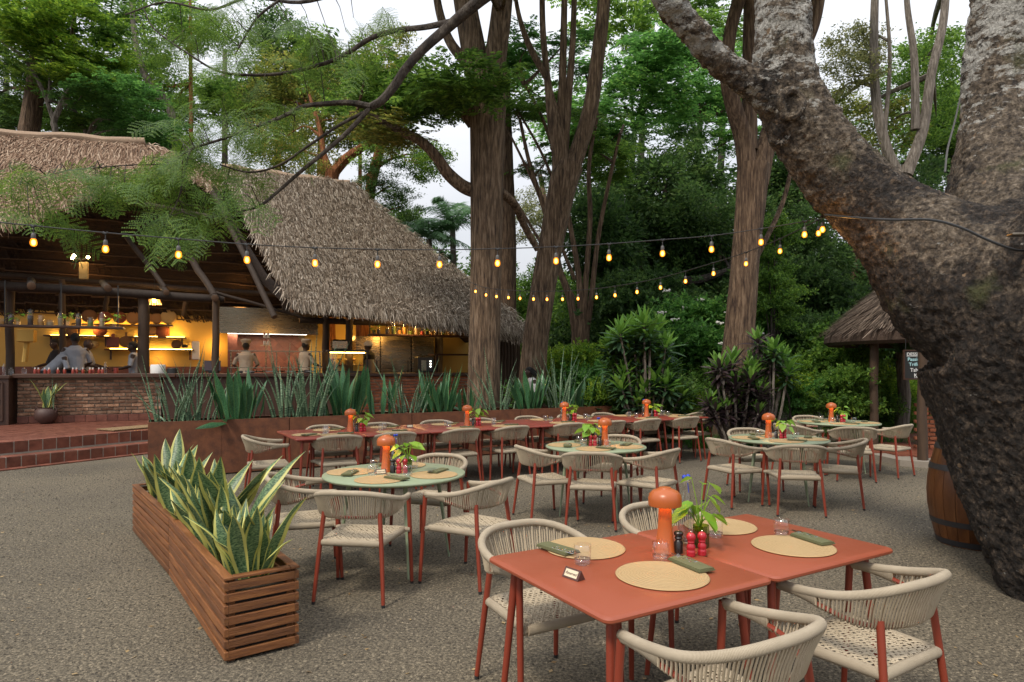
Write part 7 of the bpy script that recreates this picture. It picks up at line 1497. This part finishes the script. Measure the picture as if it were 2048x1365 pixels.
# ------------------------------------------------------------------ barrel
bt = thing("wooden_barrel", "old oak wine barrel with dark iron hoops behind the giant tree", "barrel", (4.20, 5.95, 0)); HB = .93
def brad(z): return .285 + .085 * math.sin(math.pi * z / HB)
M_oak = surf("varnished_oak", [(.055, .017, .005), (.13, .045, .012), (.21, .085, .028)], pos=[.3, .5, .75], scale=3, rough=.38, bump=.3, bscale=25, stretch=(3, 3, .6), rnd=.18, spec=.5)
for k in range(22):
    a0, a1 = k / 22 * 6.2832 + .006, (k + 1) / 22 * 6.2832 - .006; mb = MB(); vs = []
    for i in range(9):
        z = HB * i / 8; r_ = brad(z)
        for (rr2, a) in ((r_, a0), (r_ + .003, (a0 + a1) / 2), (r_, a1), (r_ - .02, a1), (r_ - .02, a0)): vs.append((rr2 * math.cos(a), rr2 * math.sin(a), z))
    mb.add(vs, [(i * 5 + j, i * 5 + (j + 1) % 5, (i + 1) * 5 + (j + 1) % 5, (i + 1) * 5 + j) for i in range(8) for j in range(5)] + [(4, 3, 2, 1, 0), tuple(40 + j for j in range(5))]); mb.build("stave", M_oak, bt)
for z in (.035, .21, .70, .885):
    w_ = .05; mb = MB(); mb.lathe([(brad(z - w_ / 2) + .002, z - w_ / 2), (brad(z - w_ / 2) + .006, z - w_ / 2), (brad(z + w_ / 2) + .006, z + w_ / 2), (brad(z + w_ / 2) + .002, z + w_ / 2)], n=48, cap=False); mb.build("hoop", surf("dark_iron_hoop", [(.02, .02, .022), (.045, .043, .045)], scale=8, rough=.5, bump=.2), bt)
mb = MB(); mb.lathe([(0, HB - .03), (.27, HB - .03)], n=30); mb.build("head", M_oak, bt)
# ------------------------------------------------------------------ thatched kiosk at right
kk = thing("thatched_kiosk", "small conical thatched kiosk half hidden by the giant tree", "kiosk"); kb = Vector((7.0, 12.2, 0))
apex = W(1850, 530, 12.2); apex = Vector((8.28, 12.6, 4.05)); ring = 26; er = 2.05
M_kth = M_thatch
mb = MB(); prof = [(0, 4.05), (.25, 3.85), (1.0, 3.2), (1.6, 2.66), (er, 2.22), (er + .02, 2.08), (er - .05, 2.02), (1.5, 2.45), (0, 3.7)]; mb.lathe(prof, c=(apex.x, apex.y, 0), n=32, cap=False); mb.build("thatch_core", [M_tcore], kk)
Q = []; r_ = np.random.default_rng(9)
for row in range(16):
    f = (row + .2) / 15; N = int(150 + 650 * f); th = r_.random(N) * 6.2832; rad = er * f * (1 + .02 * r_.normal(0, 1, N)) - .22; rad = np.maximum(rad, .02); z = np.interp(rad, [0, .25, 1, 1.6, er], [4.08, 3.88, 3.23, 2.69, 2.25])
    b = np.stack([apex.x + rad * np.cos(th), apex.y + rad * np.sin(th), z], 1); dn = np.stack([np.cos(th) * .8, np.sin(th) * .8, np.full(N, -.62)], 1); sdv = np.stack([-np.sin(th), np.cos(th), 0 * th], 1); nrm = np.stack([np.cos(th) * .6, np.sin(th) * .6, np.full(N, .8)], 1)
    a = r_.normal(0, .22, N)[:, None]; dd = dn * np.cos(a) + sdv * np.sin(a); L_ = (.40 * (.5 + .8 * r_.random(N)))[:, None]; ww = sdv * (.011 * (.5 + r_.random(N)))[:, None]; p1 = b + dd * L_ + nrm * (.07 * r_.random(N))[:, None]
    Q.append(np.stack([b - ww, b + ww, p1 + ww * .4, p1 - ww * .4], 1))
ob("thatch", quads("thatch", np.concatenate(Q), leafmat("dark_kiosk_thatch", [(.03, .02, .015), (.10, .072, .052), (.22, .165, .125), (.42, .34, .28)], trans=0, rough=.9)), kk, kind='stuff')
for (px, py, Y, wd) in ((1748, 860, 12.0, 13), (1845, 870, 10.6, 14), (2000, 860, 12, 13)):
    q = G(px, 735 + 2096 / Y, 0); q = Vector(((px - 1024) / F * Y, Y, 0)); pole(q, q + Vector((0, 0, 2.5)), .075, .07, "post", parent=kk)
mb = MB(); poly_prism(mb, [((1745 - 1024) / F * 11.3, 11.3), ((1800 - 1024) / F * 10.6, 10.6), ((1900 - 1024) / F * 10.2, 10.2), (8.6, 10.3), (11, 12), (10.5, 15), (7, 15.2), (6.2, 13)], -.02, .10); mb.build("kiosk_floor", M_grout, kk, smooth=False)
mb = MB()
for i in range(26):
    for j in range(24):
        x = 6.0 + i * .205; y = 10.3 + j * .205; 
        if (x - 8.3) ** 2 / 5.4 + (y - 12.7) ** 2 / 5.5 < 1: mb.box((x, y, .112), (.195, .195, .02))
mb.build("floor_tiling", M_tile, kk, smooth=False, kind='stuff')
a0 = W(1828, 840, 12.0); 
for r in range(12):
    for c in range(6): 
        mbk = None; x = a0.x + .13 + c * .235 + (r % 2) * .117; o = ob("brick", bpy.data.meshes.get("brick.006") or bpy.data.meshes["brick"], kk, (x, a0.y - c * .05, .15 + r * .076), (0, 0, -.2)); 
t = thing("chalkboard", "black chalkboard with handwritten dessert menu hanging in the kiosk", "chalkboard", W(1834, 730, 10.9), -.1)
mb = MB(); mb.box((0, 0, 0), (.66, .02, .46 + .0)); mb.V = [(x * .62, y, z * 1.0) for x, y, z in mb.V]; mb.build("board", surf("slate_black", [(.008, .009, .010), (.018, .019, .02)], rough=.7, bump=0), t, smooth=False)
mb = MB()
for s in (-1, 1): mb.box((s * .21, -.005, 0), (.025, .035, .50)); mb.box((0, -.006, s * .237), (.395, .03, .025))
mb.build("frame", M_darkwood, t); mb = MB()
for s in (-1, 1): mb.tube([(s * .18, 0, .24), (s * .18, 0, .75)], .006, 5)
mb.build("hanger", M_cable, t)
def word(txt, size, x, z, col, par):
    cu = bpy.data.curves.new("w", 'FONT'); cu.body = txt; cu.size = size; cu.extrude = .001; cu.offset = .0012; o = bpy.data.objects.new("w", cu); COL.objects.link(o); me = bpy.data.meshes.new_from_object(o.evaluated_get(bpy.context.evaluated_depsgraph_get())); bpy.data.objects.remove(o); me.materials.clear(); me.materials.append(col); ob("chalk_lettering", me, par, (x, -.014, z), (R(90), 0, random.uniform(-.0, .0)))
M_chalk = surf("white_chalk", [(.6, .6, .6), (.75, .75, .72)], rough=.95, bump=0); M_chalkb = surf("pale_blue_chalk", [(.35, .6, .65), (.45, .7, .72)], rough=.95, bump=0)
for txt, s, x, z, c in (("DESSERT", .075, -.17, .150, M_chalk), ("Passion", .080, -.155, .065, M_chalkb), ("Trifle", .080, -.135, -.020, M_chalkb), ("Tsh_", .085, -.115, -.115, M_chalk), ("Kgr", .085, -.055, -.205, M_chalk)): word(txt, s, x, z, c, t)
mb = MB(); mb.box((-.02, -.014, .140), (.3, .002, .005)); mb.box((.05, -.014, -.214), (.2, .002, .005)); mb.build("chalk_lines", M_chalk, t)
# ------------------------------------------------------------------ garden bollard lights, stones, small shed, floodlight
for (px, pb_, lab) in ((1508, 852, "dark bollard light right of the V-forked trunk"), (1338, 838, "dark bollard light left of the V-forked trunk"), (1363, 836, "slim bollard light with pale head beside the rocks")):
    q = G(px, pb_ + 6); t = thing("bollard_light", lab, "bollard light", q, 0, "garden bollard lights"); mb = MB(); mb.box((0, 0, .17), (.09, .09, .34), bev=.008); mb.box((0, 0, .40), (.09, .09, .05), bev=.008); mb.build("post", M_black, t); mb = MB(); mb.lathe([(.03, .34), (.03, .375)], n=12); mb.build("lens", M_glass, t); mb = MB(); mb.box((.052, -.01, .30), (.03, .05, .07), bev=.01); mb.build("lamp_head", M_steel, t)
rk = []
for i, (px, py, s) in enumerate(((1395, 842, .34), (1425, 846, .26), (1440, 838, .22), (1380, 850, .16), (1460, 852, .15))):
    q = G(px, py + 6); mb = MB(); mb.ell((0, 0, 0), (s, s * .6, s * .38), 12, 8); mb.V = [tuple(Vector(v) * (1 + .35 * mnoise.noise(Vector(v) * 6 + Vector((i, 0, 0))))) for v in mb.V]; o = mb.build("garden_rock", surf("pale_grey_rock", [(.12, .11, .09), (.28, .26, .22)], scale=6, rough=.9, bump=.8) if i == 0 else MATS["pale_grey_rock"], smooth=False); o.location = q + Vector((0, 0, s * .25)); o['label'] = "pale flat rock on the bed edge, %s from the left" % ("first", "third", "fourth", "second", "fifth")[i] if 0 else "pale rock at the bed edge, %s largest by the cane shrub" % ("the", "second", "third", "fourth", "smallest, not the")[i]; o['category'] = 'rock'; o['group'] = 'rocks edging the planting bed'
t = thing("garden_shed", "low shed with pale blue corrugated metal roof behind the shrubs", "shed"); 
for (x0, x1, y0, y1, Y) in ((1075, 1195, 688, 698, 21), (1072, 1130, 698, 712, 20.2), (1125, 1200, 700, 718, 20.2)):
    p0 = W(x0, y1, Y); p1 = W(x1, y0, Y + 1.2); mb = MB(); n = 26
    vs = []
    for i in range(n * 2 + 1): x = p0.x + (p1.x - p0.x) * i / (2 * n); vs += [(x, p0.y, p0.z + (.03 if i % 2 else 0)), (x, p1.y + 1, p1.z + (.03 if i % 2 else 0) + .1)]
    mb.add(vs, [(i * 2, i * 2 + 2, i * 2 + 3, i * 2 + 1) for i in range(2 * n)]); mb.build("roof_sheet", surf("pale_metal_roof", [(.28, .36, .42), (.38, .46, .52)], rough=.5, bump=0) if "pale_metal_roof" not in MATS else MATS["pale_metal_roof"], t, smooth=False)
p0 = W(1080, 735, 20.6); p1 = W(1195, 735, 20.6); mb = MB(); mb.box(((p0.x + p1.x) / 2, 21.2, .95), (p1.x - p0.x, 1.0, 1.9)); mb.build("wall", M_grout, t, smooth=False)
t = thing("outdoor_sensor", "slim grey fitting fixed in the fork of the giant tree at the right edge", "light fitting", W(2045, 470, 4.0)); mb = MB(); mb.box((0, 0, 0), (.16, .05, .016), bev=.004); mb.tube([(.02, 0, 0), (.02, 0, -.04)], .008, 6); mb.build("housing", M_steel, t)
mb = MB(); mb.tube([tuple(v) for v in interp([tuple(W(*c)) for c in ((1920, 200, 5.9), (1908, 250, 5.7), (1895, 300, 5.5), (1890, 345, 5.3))], 5)], .008, 5); mb.build("grey_conduit", M_sock, label='pale cable running down the left side of the right limb', category='cable')
# fallen leaves
lm = leafmat("fallen_leaf", [(.18, .10, .04), (.32, .22, .10), (.40, .31, .18)], trans=.1, rough=.7); N = 240; r_ = np.random.default_rng(21); Yv = 2.5 + r_.random(N) ** 1.3 * 8; Xv = (r_.random(N) - .5) * 1.65 * Yv
c = np.stack([Xv, Yv, np.full(N, .006)], 1); a = r_.random(N) * 6.28; dr = np.stack([np.cos(a), np.sin(a), r_.normal(0, .15, N)], 1)
ob("fallen_leaves", quads("fallen_leaves", leaves(c, dr, np.tile([0, 0, 1.], (N, 1)) + r_.normal(0, .2, (N, 3)), .02 + .03 * r_.random(N), .006 + .008 * r_.random(N)), lm), kind='stuff', label='small fallen leaves scattered on the gravel', category='leaves')
print("objects", len(bpy.data.objects), "meshes", len(bpy.data.meshes))

for o in bpy.data.objects:
    if o.get('label') and len(o['label'].replace('-', ' ').split()) > 16: print("LONG", o.name, len(o['label'].split()), o['label'])
